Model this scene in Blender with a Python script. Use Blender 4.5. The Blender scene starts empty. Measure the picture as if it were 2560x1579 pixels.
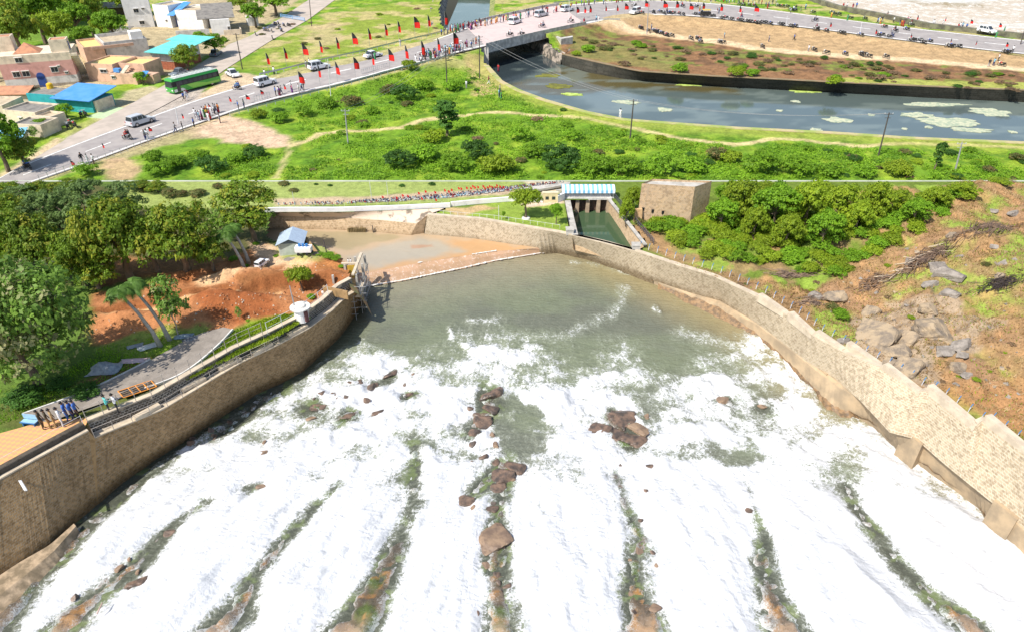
import bpy, math, random
import numpy as np
from mathutils import Vector, Matrix

# ---------------------------------------------------------------- camera, sky, sun, exposure
SC = bpy.context.scene
CAM_H = 43.0
CAM_PITCH = math.radians(32.857)
SUN_EL = math.radians(52)
SUN_DIR2 = Vector((-0.76, -0.65)).normalized()      # horizontal direction TOWARDS the sun
cam_data = bpy.data.cameras.new("camera")
cam_data.lens = 24.0
cam_data.sensor_width = 36.0
cam_data.clip_end = 3000
cam_data.clip_start = 0.5
cam = bpy.data.objects.new("camera", cam_data)
cam.location = (0, 0, CAM_H)
cam.rotation_euler = (math.pi / 2 - CAM_PITCH, 0, 0)
SC.collection.objects.link(cam)
SC.camera = cam

world = bpy.data.worlds.new("World")
SC.world = world
world.use_nodes = True
wnt = world.node_tree
bg = wnt.nodes["Background"]
sky = wnt.nodes.new("ShaderNodeTexSky")
sky.sky_type = 'NISHITA'
sky.sun_disc = False
sky.sun_elevation = SUN_EL
sky.sun_rotation = math.atan2(SUN_DIR2.x, SUN_DIR2.y)
sky.air_density = 1.0
sky.dust_density = 1.2
wnt.links.new(sky.outputs[0], bg.inputs[0])
bg.inputs[1].default_value = 0.135

sun_data = bpy.data.lights.new("sun", 'SUN')
sun_data.energy = 4.7
sun_data.angle = math.radians(0.5)
sun_data.color = (1.0, 0.95, 0.87)
sun = bpy.data.objects.new("sun", sun_data)
sd = Vector((SUN_DIR2.x * math.cos(SUN_EL), SUN_DIR2.y * math.cos(SUN_EL), math.sin(SUN_EL)))
sun.rotation_euler = sd.to_track_quat('Z', 'Y').to_euler()
sun.location = (0, 0, 120)
SC.collection.objects.link(sun)

SC.view_settings.view_transform = 'Standard'
SC.view_settings.look = 'None'
SC.view_settings.exposure = 0.36
SC.view_settings.gamma = 1.0
SC.cycles.max_bounces = 5
SC.cycles.diffuse_bounces = 3
SC.cycles.glossy_bounces = 2
SC.cycles.transparent_max_bounces = 4

C = SC.collection
RND = random.Random(7)
PI = math.pi

# ---------------------------------------------------------------- coordinates of the survey
FT = 2560 * 24 / 36.0
SP, CP = math.sin(CAM_PITCH), math.cos(CAM_PITCH)

def at(px, py, z=6.0):
    """surveyed point (measured on the photograph) -> world x, y at height z"""
    x = (px - 1280) / FT
    y = -(py - 789.5) / FT
    t = (z - CAM_H) / (-SP + y * CP)
    return Vector((x * t, (CP + y * SP) * t, z))

def zat(py, Y):
    """height at world distance Y that is seen at survey row py"""
    y = -(py - 789.5) / FT
    return CAM_H + (-SP + y * CP) / (CP + y * SP) * Y

SEAM_Y = at(1280, 453, 6.0).y

# ---------------------------------------------------------------- noise, polygons
def _h(i, j, s):
    v = np.sin(i * 127.1 + j * 311.7 + s * 74.7) * 43758.5453
    return v - np.floor(v)

def vnoise(x, y, s=0):
    x = np.asarray(x, float); y = np.asarray(y, float)
    i = np.floor(x); j = np.floor(y); u = x - i; v = y - j
    u = u * u * (3 - 2 * u); v = v * v * (3 - 2 * v)
    a = _h(i, j, s); b = _h(i + 1, j, s); c = _h(i, j + 1, s); d = _h(i + 1, j + 1, s)
    return a + (b - a) * u + (c - a) * v + (a - b - c + d) * u * v

def fbm(x, y, s=0, o=4):
    t = 0; a = 0.5; n = 0
    for k in range(o):
        t = t + a * vnoise(x * 2 ** k + k * 13.7, y * 2 ** k - k * 7.3, s + k); n += a; a *= 0.5
    return t / n

def inpoly(x, y, poly):
    r = np.zeros(np.shape(x), bool)
    n = len(poly)
    for i in range(n):
        x0, y0 = poly[i][0], poly[i][1]; x1, y1 = poly[(i + 1) % n][0], poly[(i + 1) % n][1]
        if y0 == y1: continue
        c = ((y0 > y) != (y1 > y)) & (x < (x1 - x0) * (y - y0) / (y1 - y0) + x0)
        r ^= c
    return r

def dline(x, y, pl, closed=False, vals=None):
    """distance to a polyline; with vals also the value interpolated along it"""
    best = np.full(np.shape(x), 1e9); bv = np.zeros(np.shape(x))
    n = len(pl)
    for i in range(n if closed else n - 1):
        ax, ay = pl[i][0], pl[i][1]; bx, by = pl[(i + 1) % n][0], pl[(i + 1) % n][1]
        dx, dy = bx - ax, by - ay; L = dx * dx + dy * dy + 1e-9
        t = np.clip(((x - ax) * dx + (y - ay) * dy) / L, 0, 1)
        d = np.hypot(x - ax - t * dx, y - ay - t * dy)
        if vals is not None:
            v = vals[i] + (vals[(i + 1) % n] - vals[i]) * t
            bv = np.where(d < best, v, bv)
        best = np.minimum(best, d)
    return (best, bv) if vals is not None else best

def sstep(a, b, x):
    t = np.clip((x - a) / (b - a), 0, 1)
    return t * t * (3 - 2 * t)

def PL(pts, z=6.0):
    return [at(p[0], p[1], p[2] if len(p) > 2 else z) for p in pts]

def resample(pl, step):
    out = [Vector(pl[0])]
    for a, b in zip(pl[:-1], pl[1:]):
        n = max(1, int((b - a).length / step))
        for k in range(1, n + 1): out.append(a.lerp(b, k / n))
    return out

def smooth(pl, it=2):
    pl = [Vector(p) for p in pl]
    for _ in range(it):
        o = [pl[0]]
        for a, b in zip(pl[:-1], pl[1:]):
            o.append(a.lerp(b, .25)); o.append(a.lerp(b, .75))
        o.append(pl[-1]); pl = o
    return pl

# ---------------------------------------------------------------- tagging
def tag(o, label=None, cat=None, group=None, kind=None):
    if label: o['label'] = label
    if cat: o['category'] = cat
    if group: o['group'] = group
    if kind: o['kind'] = kind
    return o

def struct(o):
    o['kind'] = 'structure'; return o

ORD1 = "first second third fourth fifth sixth seventh eighth ninth tenth eleventh twelfth thirteenth fourteenth fifteenth sixteenth seventeenth eighteenth nineteenth".split()
TENS = {2: 'twent', 3: 'thirt', 4: 'fort', 5: 'fift', 6: 'sixt', 7: 'sevent', 8: 'eight', 9: 'ninet'}
def ordinal(n):
    if n <= 19: return ORD1[n - 1]
    if n >= 100: return "one hundred and " + ordinal(n - 100) if n > 100 else "one hundredth"
    t, u = divmod(n, 10)
    return TENS[t] + "ieth" if u == 0 else TENS[t] + "y-" + ORD1[u - 1]

FAM = {}
def family(o, text, cat, group):
    """text holds {} where the ordinal 'third' goes; numbered left to right at the end"""
    FAM.setdefault(text, []).append(o)
    tag(o, None, cat, group)
    return o

def finish_families():
    for text, lst in FAM.items():
        lst.sort(key=lambda o: (o.location.x / max(1e-3, o.location.y), o.location.y))
        for i, o in enumerate(lst):
            if len(lst) == 1:
                s = text.replace("{} ", "").replace(" from the left", "")
            elif i == len(lst) - 1 and i > 0 and "{} " in text:
                s = text.format("last")
            else: s = text.format(ordinal(i + 1))
            o['label'] = s

# ---------------------------------------------------------------- mesh building
class MB:
    def __init__(s): s.v = []; s.f = []; s.m = []; s.uv = {}
    def add(s, vs, fs, mi=0):
        b = len(s.v); s.v += [tuple(v) for v in vs]
        for f in fs: s.f.append(tuple(b + i for i in f)); s.m.append(mi)
        return s
    def quad(s, a, b, c, d, mi=0): return s.add((a, b, c, d), ((0, 1, 2, 3),), mi)
    def box(s, c, d, mi=0, rz=0, top=(1, 1), M=None, shear=(0, 0)):
        cx, cy, cz = c; hx, hy, hz = d[0] / 2, d[1] / 2, d[2] / 2
        vs = []
        for z, k in ((-hz, (1, 1)), (hz, top)):
            for x, y in ((-hx, -hy), (hx, -hy), (hx, hy), (-hx, hy)):
                X = x * k[0] + (shear[0] if z > 0 else 0); Y = y * k[1] + (shear[1] if z > 0 else 0)
                X, Y = X * math.cos(rz) - Y * math.sin(rz), X * math.sin(rz) + Y * math.cos(rz)
                p = Vector((cx + X, cy + Y, cz + z))
                vs.append(M @ p if M else p)
        return s.add(vs, ((3, 2, 1, 0), (4, 5, 6, 7), (0, 1, 5, 4), (1, 2, 6, 5), (2, 3, 7, 6), (3, 0, 4, 7)), mi)
    def tube(s, p0, p1, r0, r1=None, n=6, mi=0, cap=True):
        r1 = r0 if r1 is None else r1
        p0 = Vector(p0); p1 = Vector(p1); d = (p1 - p0).normalized()
        a = d.orthogonal().normalized(); b = d.cross(a)
        vs = []
        for p, r in ((p0, r0), (p1, r1)):
            for k in range(n):
                t = 2 * PI * k / n; vs.append(p + a * (r * math.cos(t)) + b * (r * math.sin(t)))
        fs = [(k, (k + 1) % n, n + (k + 1) % n, n + k) for k in range(n)]
        if cap: fs += [tuple(reversed(range(n))), tuple(range(n, 2 * n))]
        return s.add(vs, fs, mi)
    def path(s, pts, rad, n=6, mi=0):
        pts = [Vector(p) for p in pts]; rings = []; vs = []
        for i, p in enumerate(pts):
            d = (pts[min(i + 1, len(pts) - 1)] - pts[max(i - 1, 0)]).normalized()
            a = d.cross(Vector((0.13, 0.99, 0.05)))
            if a.length < 1e-3: a = d.orthogonal()
            a.normalize(); b = d.cross(a); r = rad[i] if hasattr(rad, '__len__') else rad
            for k in range(n):
                t = 2 * PI * k / n; vs.append(p + a * (r * math.cos(t)) + b * (r * math.sin(t)))
        fs = []
        for i in range(len(pts) - 1):
            for k in range(n): fs.append((i * n + k, i * n + (k + 1) % n, (i + 1) * n + (k + 1) % n, (i + 1) * n + k))
        fs += [tuple(reversed(range(n))), tuple(range((len(pts) - 1) * n, len(pts) * n))]
        return s.add(vs, fs, mi)
    def prism(s, poly, z0, z1, mi=0, mtop=None):
        n = len(poly)
        area = sum(poly[i][0] * poly[(i + 1) % n][1] - poly[(i + 1) % n][0] * poly[i][1] for i in range(n))
        if area < 0: poly = list(reversed(poly))
        vs = [(p[0], p[1], z0) for p in poly] + [(p[0], p[1], z1) for p in poly]
        s.add(vs, [(i, (i + 1) % n, n + (i + 1) % n, n + i) for i in range(n)] + [tuple(reversed(range(n)))], mi)
        return s.add([(p[0], p[1], z1) for p in poly], [tuple(range(n))], mi if mtop is None else mtop)
    def build(s, name, mats, parent=None, smooth=False, loc=None):
        me = bpy.data.meshes.new(name)
        me.from_pydata(s.v, [], s.f)
        if not isinstance(mats, (list, tuple)): mats = [mats]
        for m in mats: me.materials.append(m)
        me.polygons.foreach_set('material_index', [min(i, len(mats) - 1) for i in s.m])
        if smooth: me.polygons.foreach_set('use_smooth', [True] * len(s.f))
        me.update()
        o = bpy.data.objects.new(name, me); C.objects.link(o)
        if parent: o.parent = parent
        if loc is not None:
            me.transform(Matrix.Translation(-Vector(loc))); o.location = loc
        return o

def npmesh(name, V, F, mat, smooth=True, col=None, attrs=None, uv=None):
    """V (n,3), F (m,4) arrays"""
    me = bpy.data.meshes.new(name)
    V = np.asarray(V, np.float32); F = np.asarray(F, np.int32)
    me.vertices.add(len(V)); me.vertices.foreach_set('co', V.ravel())
    k = F.shape[1]
    me.loops.add(F.size); me.loops.foreach_set('vertex_index', F.ravel())
    me.polygons.add(len(F)); me.polygons.foreach_set('loop_start', np.arange(0, F.size, k, dtype=np.int32))
    me.polygons.foreach_set('loop_total', np.full(len(F), k, np.int32))
    me.polygons.foreach_set('use_smooth', np.full(len(F), smooth))
    me.materials.append(mat)
    me.update(calc_edges=True)
    if col is not None:
        a = me.color_attributes.new('Col', 'FLOAT_COLOR', 'POINT')
        cc = np.ones((len(V), 4), np.float32); cc[:, :3] = col
        a.data.foreach_set('color', cc.ravel())
    for nme, arr in (attrs or {}).items():
        dom = 'POINT' if len(arr) == len(V) else 'FACE'
        a = me.attributes.new(nme, 'FLOAT', dom); a.data.foreach_set('value', np.asarray(arr, np.float32))
    if uv is not None:
        l = me.uv_layers.new(name='UVMap'); l.data.foreach_set('uv', np.asarray(uv, np.float32)[F.ravel()].ravel())
    me.validate()
    o = bpy.data.objects.new(name, me); C.objects.link(o)
    return o

def empty(name, loc, rz=0, s=1.0):
    o = bpy.data.objects.new(name, None); C.objects.link(o)
    o.location = loc; o.rotation_euler = (0, 0, rz); o.scale = (s, s, s)
    o.empty_display_size = 0.2
    return o

KIDS = {}
def kids(o):
    return [c for c in o.children]

def copy_tree(o, parent=None):
    c = o.copy(); C.objects.link(c); c.parent = parent
    for k in ('label', 'group', 'category'):
        if parent is None and k in c: del c[k]
    for ch in list(o.children): copy_tree(ch, c)
    return c

class Proto:
    """first placing moves the thing built, later ones copy it with all its parts"""
    def __init__(s, root): s.root = root; s.used = False
    def put(s, loc, rz=0, sc=1.0, rx=0, ry=0):
        o = s.root if not s.used else copy_tree(s.root)
        s.used = True
        o.location = loc; o.rotation_euler = (rx, ry, rz)
        o.scale = (sc, sc, sc) if not hasattr(sc, '__len__') else sc
        return o

# ---------------------------------------------------------------- materials
def nt_new(name):
    m = bpy.data.materials.new(name); m.use_nodes = True
    nt = m.node_tree; b = nt.nodes['Principled BSDF']
    return m, nt, b

def nd(nt, t, **kw):
    n = nt.nodes.new(t)
    for k, v in kw.items():
        if isinstance(k, str) and k.startswith('i_'): n.inputs[k[2:]].default_value = v
        else: setattr(n, k, v)
    return n

def mixc(nt, a, b, fac, mode='MIX'):
    n = nt.nodes.new('ShaderNodeMix'); n.data_type = 'RGBA'; n.blend_type = mode
    for sock, val in ((n.inputs[6], a), (n.inputs[7], b), (n.inputs[0], fac)):
        if isinstance(val, bpy.types.NodeSocket): nt.links.new(val, sock)
        elif isinstance(val, (tuple, list)): sock.default_value = (*val[:3], 1)
        else: sock.default_value = val
    return n.outputs[2]

def mth(nt, op, a, b=0.0, c=0.0, clamp=False):
    n = nt.nodes.new('ShaderNodeMath'); n.operation = op; n.use_clamp = clamp
    for i, v in enumerate((a, b, c)):
        if isinstance(v, bpy.types.NodeSocket): nt.links.new(v, n.inputs[i])
        else: n.inputs[i].default_value = v
    return n.outputs[0]

def noise(nt, vec, scale, detail=5, rough=0.6, dist=0.0):
    n = nt.nodes.new('ShaderNodeTexNoise')
    n.inputs['Scale'].default_value = scale; n.inputs['Detail'].default_value = detail
    n.inputs['Roughness'].default_value = rough; n.inputs['Distortion'].default_value = dist
    if vec is not None: nt.links.new(vec, n.inputs['Vector'])
    return n.outputs['Fac']

def ramp(nt, f, lo, hi):
    n = nt.nodes.new('ShaderNodeMapRange'); n.interpolation_type = 'SMOOTHSTEP'
    n.inputs['From Min'].default_value = lo; n.inputs['From Max'].default_value = hi
    nt.links.new(f, n.inputs['Value'])
    return n.outputs['Result']

def gpos(nt): return nt.nodes.new('ShaderNodeNewGeometry').outputs['Position']
def opos(nt): return nt.nodes.new('ShaderNodeTexCoord').outputs['Object']

def bump(nt, b, h, strength=0.4, dist=0.1):
    n = nt.nodes.new('ShaderNodeBump'); n.inputs['Strength'].default_value = strength
    n.inputs['Distance'].default_value = dist
    nt.links.new(h, n.inputs['Height']); nt.links.new(n.outputs['Normal'], b.inputs['Normal'])
    return n

def nd_sep(nt, c):
    n = nt.nodes.new('ShaderNodeSeparateColor'); nt.links.new(c, n.inputs[0]); return n.outputs[0]
MATS = {}
def M(name, base, var=None, scale=2.0, rough=0.7, bmp=0.0, bscale=None, metal=0.0, coat=0.0, spec=None, lo=0.35, hi=0.65, world_space=False):
    if name in MATS: return MATS[name]
    m, nt, b = nt_new(name)
    b.inputs['Roughness'].default_value = rough; b.inputs['Metallic'].default_value = metal
    if coat: b.inputs['Coat Weight'].default_value = coat
    if spec is not None: b.inputs['Specular IOR Level'].default_value = spec
    if var is None: var = tuple(c * 0.82 for c in base)
    v = gpos(nt) if world_space else opos(nt)
    f = noise(nt, v, scale)
    nt.links.new(mixc(nt, base, var, ramp(nt, f, lo, hi)), b.inputs['Base Color'])
    if bmp: bump(nt, b, noise(nt, v, bscale or scale * 4, 6), bmp, 0.05)
    m.diffuse_color = (*base, 1)
    MATS[name] = m
    return m

def mat_ground(name, fine=6.0, amp=0.55, bmp=0.6, rough=0.95):
    """colour comes from the surface's own attribute Col, broken up by noise"""
    m, nt, b = nt_new(name)
    b.inputs['Roughness'].default_value = rough; b.inputs['Specular IOR Level'].default_value = 0.15
    a = nd(nt, 'ShaderNodeAttribute', attribute_name='Col')
    g = gpos(nt)
    n1 = noise(nt, g, fine, 8, 0.75); n2 = noise(nt, g, fine * 0.22, 5, 0.6)
    s = mth(nt, 'ADD', mth(nt, 'MULTIPLY', ramp(nt, n1, .3, .7), amp), mth(nt, 'MULTIPLY', ramp(nt, n2, .3, .7), amp * 0.7))
    s = mth(nt, 'ADD', s, 1 - amp * 0.85)
    vm = nd(nt, 'ShaderNodeVectorMath', operation='SCALE')
    nt.links.new(a.outputs['Color'], vm.inputs[0]); nt.links.new(s, vm.inputs['Scale'])
    nt.links.new(vm.outputs[0], b.inputs['Base Color'])
    bump(nt, b, mth(nt, 'ADD', n1, n2), bmp, 0.25)
    return m

def mat_leaf(name, dark, light, warm=None):
    m, nt, b = nt_new(name)
    b.inputs['Roughness'].default_value = 0.55; b.inputs['Specular IOR Level'].default_value = 0.25
    a = nd(nt, 'ShaderNodeAttribute', attribute_name='v')
    a2 = nd(nt, 'ShaderNodeAttribute', attribute_name='w')
    oi = nt.nodes.new('ShaderNodeObjectInfo').outputs['Random']
    c = mixc(nt, dark, light, a.outputs['Fac'])
    if warm: c = mixc(nt, c, warm, ramp(nt, a2.outputs['Fac'], 0.62, 0.95))
    sc = mth(nt, 'ADD', mth(nt, 'MULTIPLY', oi, 0.35), 0.82)
    vm = nd(nt, 'ShaderNodeVectorMath', operation='SCALE')
    nt.links.new(c, vm.inputs[0]); nt.links.new(sc, vm.inputs['Scale'])
    nt.links.new(vm.outputs[0], b.inputs['Base Color'])
    tr = nt.nodes.new('ShaderNodeBsdfTranslucent'); nt.links.new(vm.outputs[0], tr.inputs['Color'])
    mx = nt.nodes.new('ShaderNodeMixShader'); mx.inputs[0].default_value = 0.38
    nt.links.new(b.outputs[0], mx.inputs[1]); nt.links.new(tr.outputs[0], mx.inputs[2])
    nt.links.new(mx.outputs[0], nt.nodes['Material Output'].inputs['Surface'])
    return m

def mat_masonry(name, c1, c2, mortar, bw=0.5, bh=0.28, stain=(0.12, 0.1, 0.07), samt=0.4, msize=0.035, patch=None):
    m, nt, b = nt_new(name)
    b.inputs['Roughness'].default_value = 0.9; b.inputs['Specular IOR Level'].default_value = 0.15
    uv = nt.nodes.new('ShaderNodeTexCoord').outputs['UV']; g = gpos(nt)
    # blocks wander a little
    wn = nt.nodes.new('ShaderNodeTexNoise'); wn.inputs['Scale'].default_value = 1.3; nt.links.new(uv, wn.inputs['Vector'])
    vs = nd(nt, 'ShaderNodeVectorMath', operation='SCALE'); nt.links.new(wn.outputs['Color'], vs.inputs[0]); vs.inputs['Scale'].default_value = 0.16
    va = nd(nt, 'ShaderNodeVectorMath', operation='ADD'); nt.links.new(uv, va.inputs[0]); nt.links.new(vs.outputs[0], va.inputs[1])
    br = nt.nodes.new('ShaderNodeTexBrick'); nt.links.new(va.outputs[0], br.inputs['Vector'])
    br.inputs['Scale'].default_value = 1.0; br.inputs['Brick Width'].default_value = bw; br.inputs['Row Height'].default_value = bh
    br.inputs['Mortar Size'].default_value = msize; br.inputs['Mortar Smooth'].default_value = 0.3; br.inputs['Bias'].default_value = 0.0
    br.inputs['Color1'].default_value = (*c1, 1); br.inputs['Color2'].default_value = (*c2, 1); br.inputs['Mortar'].default_value = (*mortar, 1)
    n1 = noise(nt, g, 0.35, 6, 0.65); n2 = noise(nt, g, 2.6, 6, 0.7)
    c = br.outputs['Color']
    if patch: c = mixc(nt, c, patch, mth(nt, 'MULTIPLY', ramp(nt, noise(nt, g, 0.16, 4), .45, .62), .7), 'MULTIPLY')
    c = mixc(nt, c, stain, mth(nt, 'MULTIPLY', ramp(nt, n1, .5, .75), samt))
    c = mixc(nt, c, (0.6, 0.55, 0.5), mth(nt, 'MULTIPLY', ramp(nt, n2, .35, .75), .35), 'MULTIPLY')
    mp = nd(nt, 'ShaderNodeMapping'); mp.inputs['Scale'].default_value = (1.1, .09, 1); nt.links.new(uv, mp.inputs[0])
    st = noise(nt, mp.outputs[0], 1.6, 6, .7)
    c = mixc(nt, c, stain, mth(nt, 'MULTIPLY', ramp(nt, st, .56, .72), samt * 1.2))
    vc = nd(nt, 'ShaderNodeTexVoronoi'); vc.inputs['Scale'].default_value = 4.2; nt.links.new(g, vc.inputs['Vector'])
    c = mixc(nt, c, (0.5, 0.46, 0.4), mth(nt, 'MULTIPLY', ramp(nt, nd_sep(nt, vc.outputs['Color']), .7, .74), .42), 'MULTIPLY')
    # damp band just above the water line
    sx = nt.nodes.new('ShaderNodeSeparateXYZ'); nt.links.new(g, sx.inputs[0])
    hw = mth(nt, 'SUBTRACT', sx.outputs[2], mth(nt, 'MULTIPLY', ramp(nt, sx.outputs[1], 42, 78), 2.6))
    c = mixc(nt, c, (.3, .25, .17), mth(nt, 'MULTIPLY', ramp(nt, mth(nt, 'ADD', hw, mth(nt, 'MULTIPLY', st, 1.6)), 2.3, 1.0), .75), 'MULTIPLY')
    nt.links.new(c, b.inputs['Base Color'])
    bump(nt, b, mth(nt, 'ADD', mth(nt, 'MULTIPLY', br.outputs['Fac'], -0.7), n2), 0.5, 0.06)
    return m

# ---------------------------------------------------------------- surfaces of the setting
def grid_land(name, xs, ys, hfun, cfun, mat, drop=None):
    X, Y = np.meshgrid(xs, ys); x = X.ravel(); y = Y.ravel()
    z = hfun(x, y)
    col = cfun(x, y, z)
    nx, ny = len(xs), len(ys)
    idx = np.arange(nx * ny).reshape(ny, nx)
    F = np.stack([idx[:-1, :-1], idx[:-1, 1:], idx[1:, 1:], idx[1:, :-1]], -1).reshape(-1, 4)
    if drop is not None:
        k = drop(x, y); F = F[~(k[F].any(1))]
    o = npmesh(name, np.stack([x, y, z], 1), F, mat, True, col)
    return struct(o)

def paint(x, y, col, poly, c, feather=1.0, wob=1.0, seed=0, amt=1.0, sc=0.5):
    d = dline(x, y, poly, True)
    ins = inpoly(x, y, poly)
    sdist = np.where(ins, d, -d) + (fbm(x * sc, y * sc, seed) - 0.5) * 2 * wob
    k = (sstep(-feather / 2, feather / 2, sdist) * amt)[:, None]
    return col * (1 - k) + np.array(c)[None, :] * k

def loft(name, rows, mat, closed_caps=False, parent=None, vflip=False):
    """rows: list of polylines of equal length, top to bottom; UV in metres"""
    n = len(rows[0]); V = []; UV = []
    s = [0]
    for a, b in zip(rows[0][:-1], rows[0][1:]): s.append(s[-1] + (b - a).length)
    h = 0
    for r, row in enumerate(rows):
        if r: h -= sum((a - b).length for a, b in zip(rows[r], rows[r - 1])) / n
        for i, p in enumerate(row): V.append(tuple(p)); UV.append((s[i], h))
    F = []
    for r in range(len(rows) - 1):
        for i in range(n - 1):
            a = r * n + i; F.append((a, a + 1, a + n + 1, a + n))
    o = npmesh(name, V, F, mat, False, uv=UV)
    if parent: o.parent = parent
    return o

def strip(name, left, right, mat, zoff=0.0, uv=True):
    """flat sheet between two polylines, resampled to the same count"""
    n = max(len(left), len(right), 2)
    def rs(pl, n):
        L = [0]
        for a, b in zip(pl[:-1], pl[1:]): L.append(L[-1] + (b - a).length)
        out = []
        for k in range(n):
            t = L[-1] * k / (n - 1); i = max(0, min(len(pl) - 2, int(np.searchsorted(L, t)) - 1))
            out.append(pl[i].lerp(pl[i + 1], (t - L[i]) / max(1e-6, L[i + 1] - L[i])))
        return out
    a = rs(left, n); b = rs(right, n)
    V = []; UV = []; s = 0
    for i in range(n):
        if i: s += (a[i] - a[i - 1]).length
        for k in range(5):
            p = a[i].lerp(b[i], k / 4); V.append((p.x, p.y, p.z + zoff)); UV.append((s, k / 4))
    F = [(i * 5 + k, i * 5 + k + 1, i * 5 + k + 6, i * 5 + k + 5) for i in range(n - 1) for k in range(4)]
    return npmesh(name, V, F, mat, False, uv=UV)
# ================================================================ THE SPILLWAY VALLEY
def WZ(y): return 2.6 * sstep(42, 78, np.asarray(y, float))
def wat(px, py):
    z = 1.5
    for _ in range(8): z = float(WZ(at(px, py, z).y))
    return at(px, py, z)

def offset(pl, d):
    out = []
    for i, p in enumerate(pl):
        a = pl[max(0, i - 1)]; b = pl[min(len(pl) - 1, i + 1)]
        t = (b - a); t.z = 0; t.normalize()
        out.append(p + Vector((-t.y * d, t.x * d, 0)))
    return out

def even(pl, n):
    L = [0]
    for a, b in zip(pl[:-1], pl[1:]): L.append(L[-1] + (b - a).length)
    out = []
    for k in range(n):
        t = L[-1] * k / (n - 1); i = max(0, min(len(pl) - 2, int(np.searchsorted(L, t)) - 1))
        out.append(pl[i].lerp(pl[i + 1], (t - L[i]) / max(1e-6, L[i + 1] - L[i])))
    return out

# wall lines
PLAZA_EDGE = PL([(-260, 1372), (0, 1199), (110, 1138), (222, 1077)])
WALK_OUT = PL([(238, 1094), (405, 1025), (518, 957), (606, 905), (685, 868), (772, 822), (830, 778), (867, 742), (896, 726)], 5.2)
WALK_IN = [Vector((p.x, p.y, 6.1)) for p in offset(WALK_OUT, .85)]
RW_TOP = PL([(1068, 538), (1200, 549), (1240, 556), (1390, 581), (1430, 589), (1586, 628), (1703, 667), (1782, 691),
             (1840, 718), (1894, 743), (1970, 789), (2032, 839), (2109, 880)]) + \
         PL([(2205, 920, 6.4), (2299, 983, 6.4), (2315, 974, 6.8), (2438, 1066, 6.8), (2457, 1051, 7.2), (2560, 1132, 7.2), (2760, 1290, 7.2)])
BANK_FAR = PL([(875, 672), (845, 632), (800, 612), (760, 598), (690, 600), (672, 588), (676, 548), (690, 531), (850, 532), (1000, 527), (1108, 522), (1068, 538)])
RIVER = [Vector((-60, 10, 6))] + offset(PLAZA_EDGE, .1) + WALK_IN + BANK_FAR + offset(RW_TOP, .05) + [Vector((70, 10, 6))]
CHAN = PL([(1412, 503), (1524, 498), (1618, 613), (1586, 628), (1430, 589)])

HILL_DIRT = [(1600, 640), (1700, 640), (1850, 690), (2000, 700), (2100, 690), (2200, 640), (2330, 560), (2420, 490), (2600, 450), (2700, 1300), (2560, 1120), (2300, 960), (2100, 860), (1900, 730), (1700, 655)]
def hL(x, y):
    z = np.full(np.shape(x), 6.0)
    # right hillside
    cx = 27 + (92 - y) * 0.1
    hill = 4.6 * sstep(0, 22, x - cx) * sstep(91, 80, y) * sstep(20, 34, y)
    z = z + hill * (0.75 + 0.5 * fbm(x * .12, y * .12, 3)) 
    edge_ = dline(x, y, RW_TOP)
    rough = sstep(20, 28, x) * sstep(91.4, 88, y) * sstep(.9, 3.5, edge_)
    z = z + rough * ((fbm(x * .35, y * .35, 9) - .5) * 1.8 - np.abs(fbm(x * .7, y * .7, 13) - .5) * 1.3)
    rockf = inpoly(x, y, PL([(2160, 800), (2300, 775), (2400, 820), (2450, 880), (2380, 935), (2290, 965), (2200, 935), (2140, 870)])); q_ = fbm(x * .55, y * .4, 15); z = z + np.where(rockf, .9 * np.floor(q_ * 7) / 7 - .1, 0) * sstep(.9, 3, edge_)
    # dug over red earth on the left bank
    for (px, py, rx, ry, h) in ((575, 770, 4.2, 2.2, 1.5), (500, 745, 3.5, 1.6, .9), (700, 765, 3.6, 1.3, .8), (640, 690, 4.5, 1.0, .9),
                                (560, 700, 3.5, .9, .8), (790, 655, 3.0, 1.2, 1.2), (820, 690, 2.2, 1.1, .8), (300, 800, 3, 1.3, .8), (420, 800, 3.4, 1.2, .8), (460, 690, 4, .8, .6)):
        p = at(px, py)
        r = ((x - p.x) / rx) ** 2 + ((y - p.y) / ry) ** 2
        z = z + h * np.exp(-r * 1.1) * (0.75 + 0.6 * fbm(x * 1.1, y * 1.1, 5))
    earth = inpoly(x, y, PL([(235, 700), (420, 680), (640, 640), (870, 650), (880, 740), (700, 800), (560, 830), (300, 860), (235, 840)]))
    z = z + np.where(earth, (fbm(x * 1.6, y * 1.6, 8) - .5) * .42 + np.abs(fbm(x * .5, y * .9, 11) - .5) * -.5, 0)
    for pts, dz in (([(600, 722), (640, 706), (735, 688), (765, 702), (820, 690), (870, 700), (880, 735), (790, 775), (700, 742), (600, 752)], .8), ([(240, 772), (330, 752), (480, 730), (560, 714), (598, 722), (590, 745), (480, 760), (300, 800)], .65), ([(450, 700), (560, 682), (640, 672), (700, 668), (700, 676), (600, 690), (470, 712)], .45)):
        pl = PL(pts); sd_ = np.where(inpoly(x, y, pl), dline(x, y, pl, True), 0) + 0; z = z - dz * sstep(0, .55, sd_ + (fbm(x * 1.5, y * 1.5, 16) - .5) * .3 * (sd_ > 0))
    z = z + np.where(earth, (fbm(x * 4, y * 4, 17) - .5) * .16, 0)
    z = z + (fbm(x * .25, y * .25, 21) - .5) * .12
    return z

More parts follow.
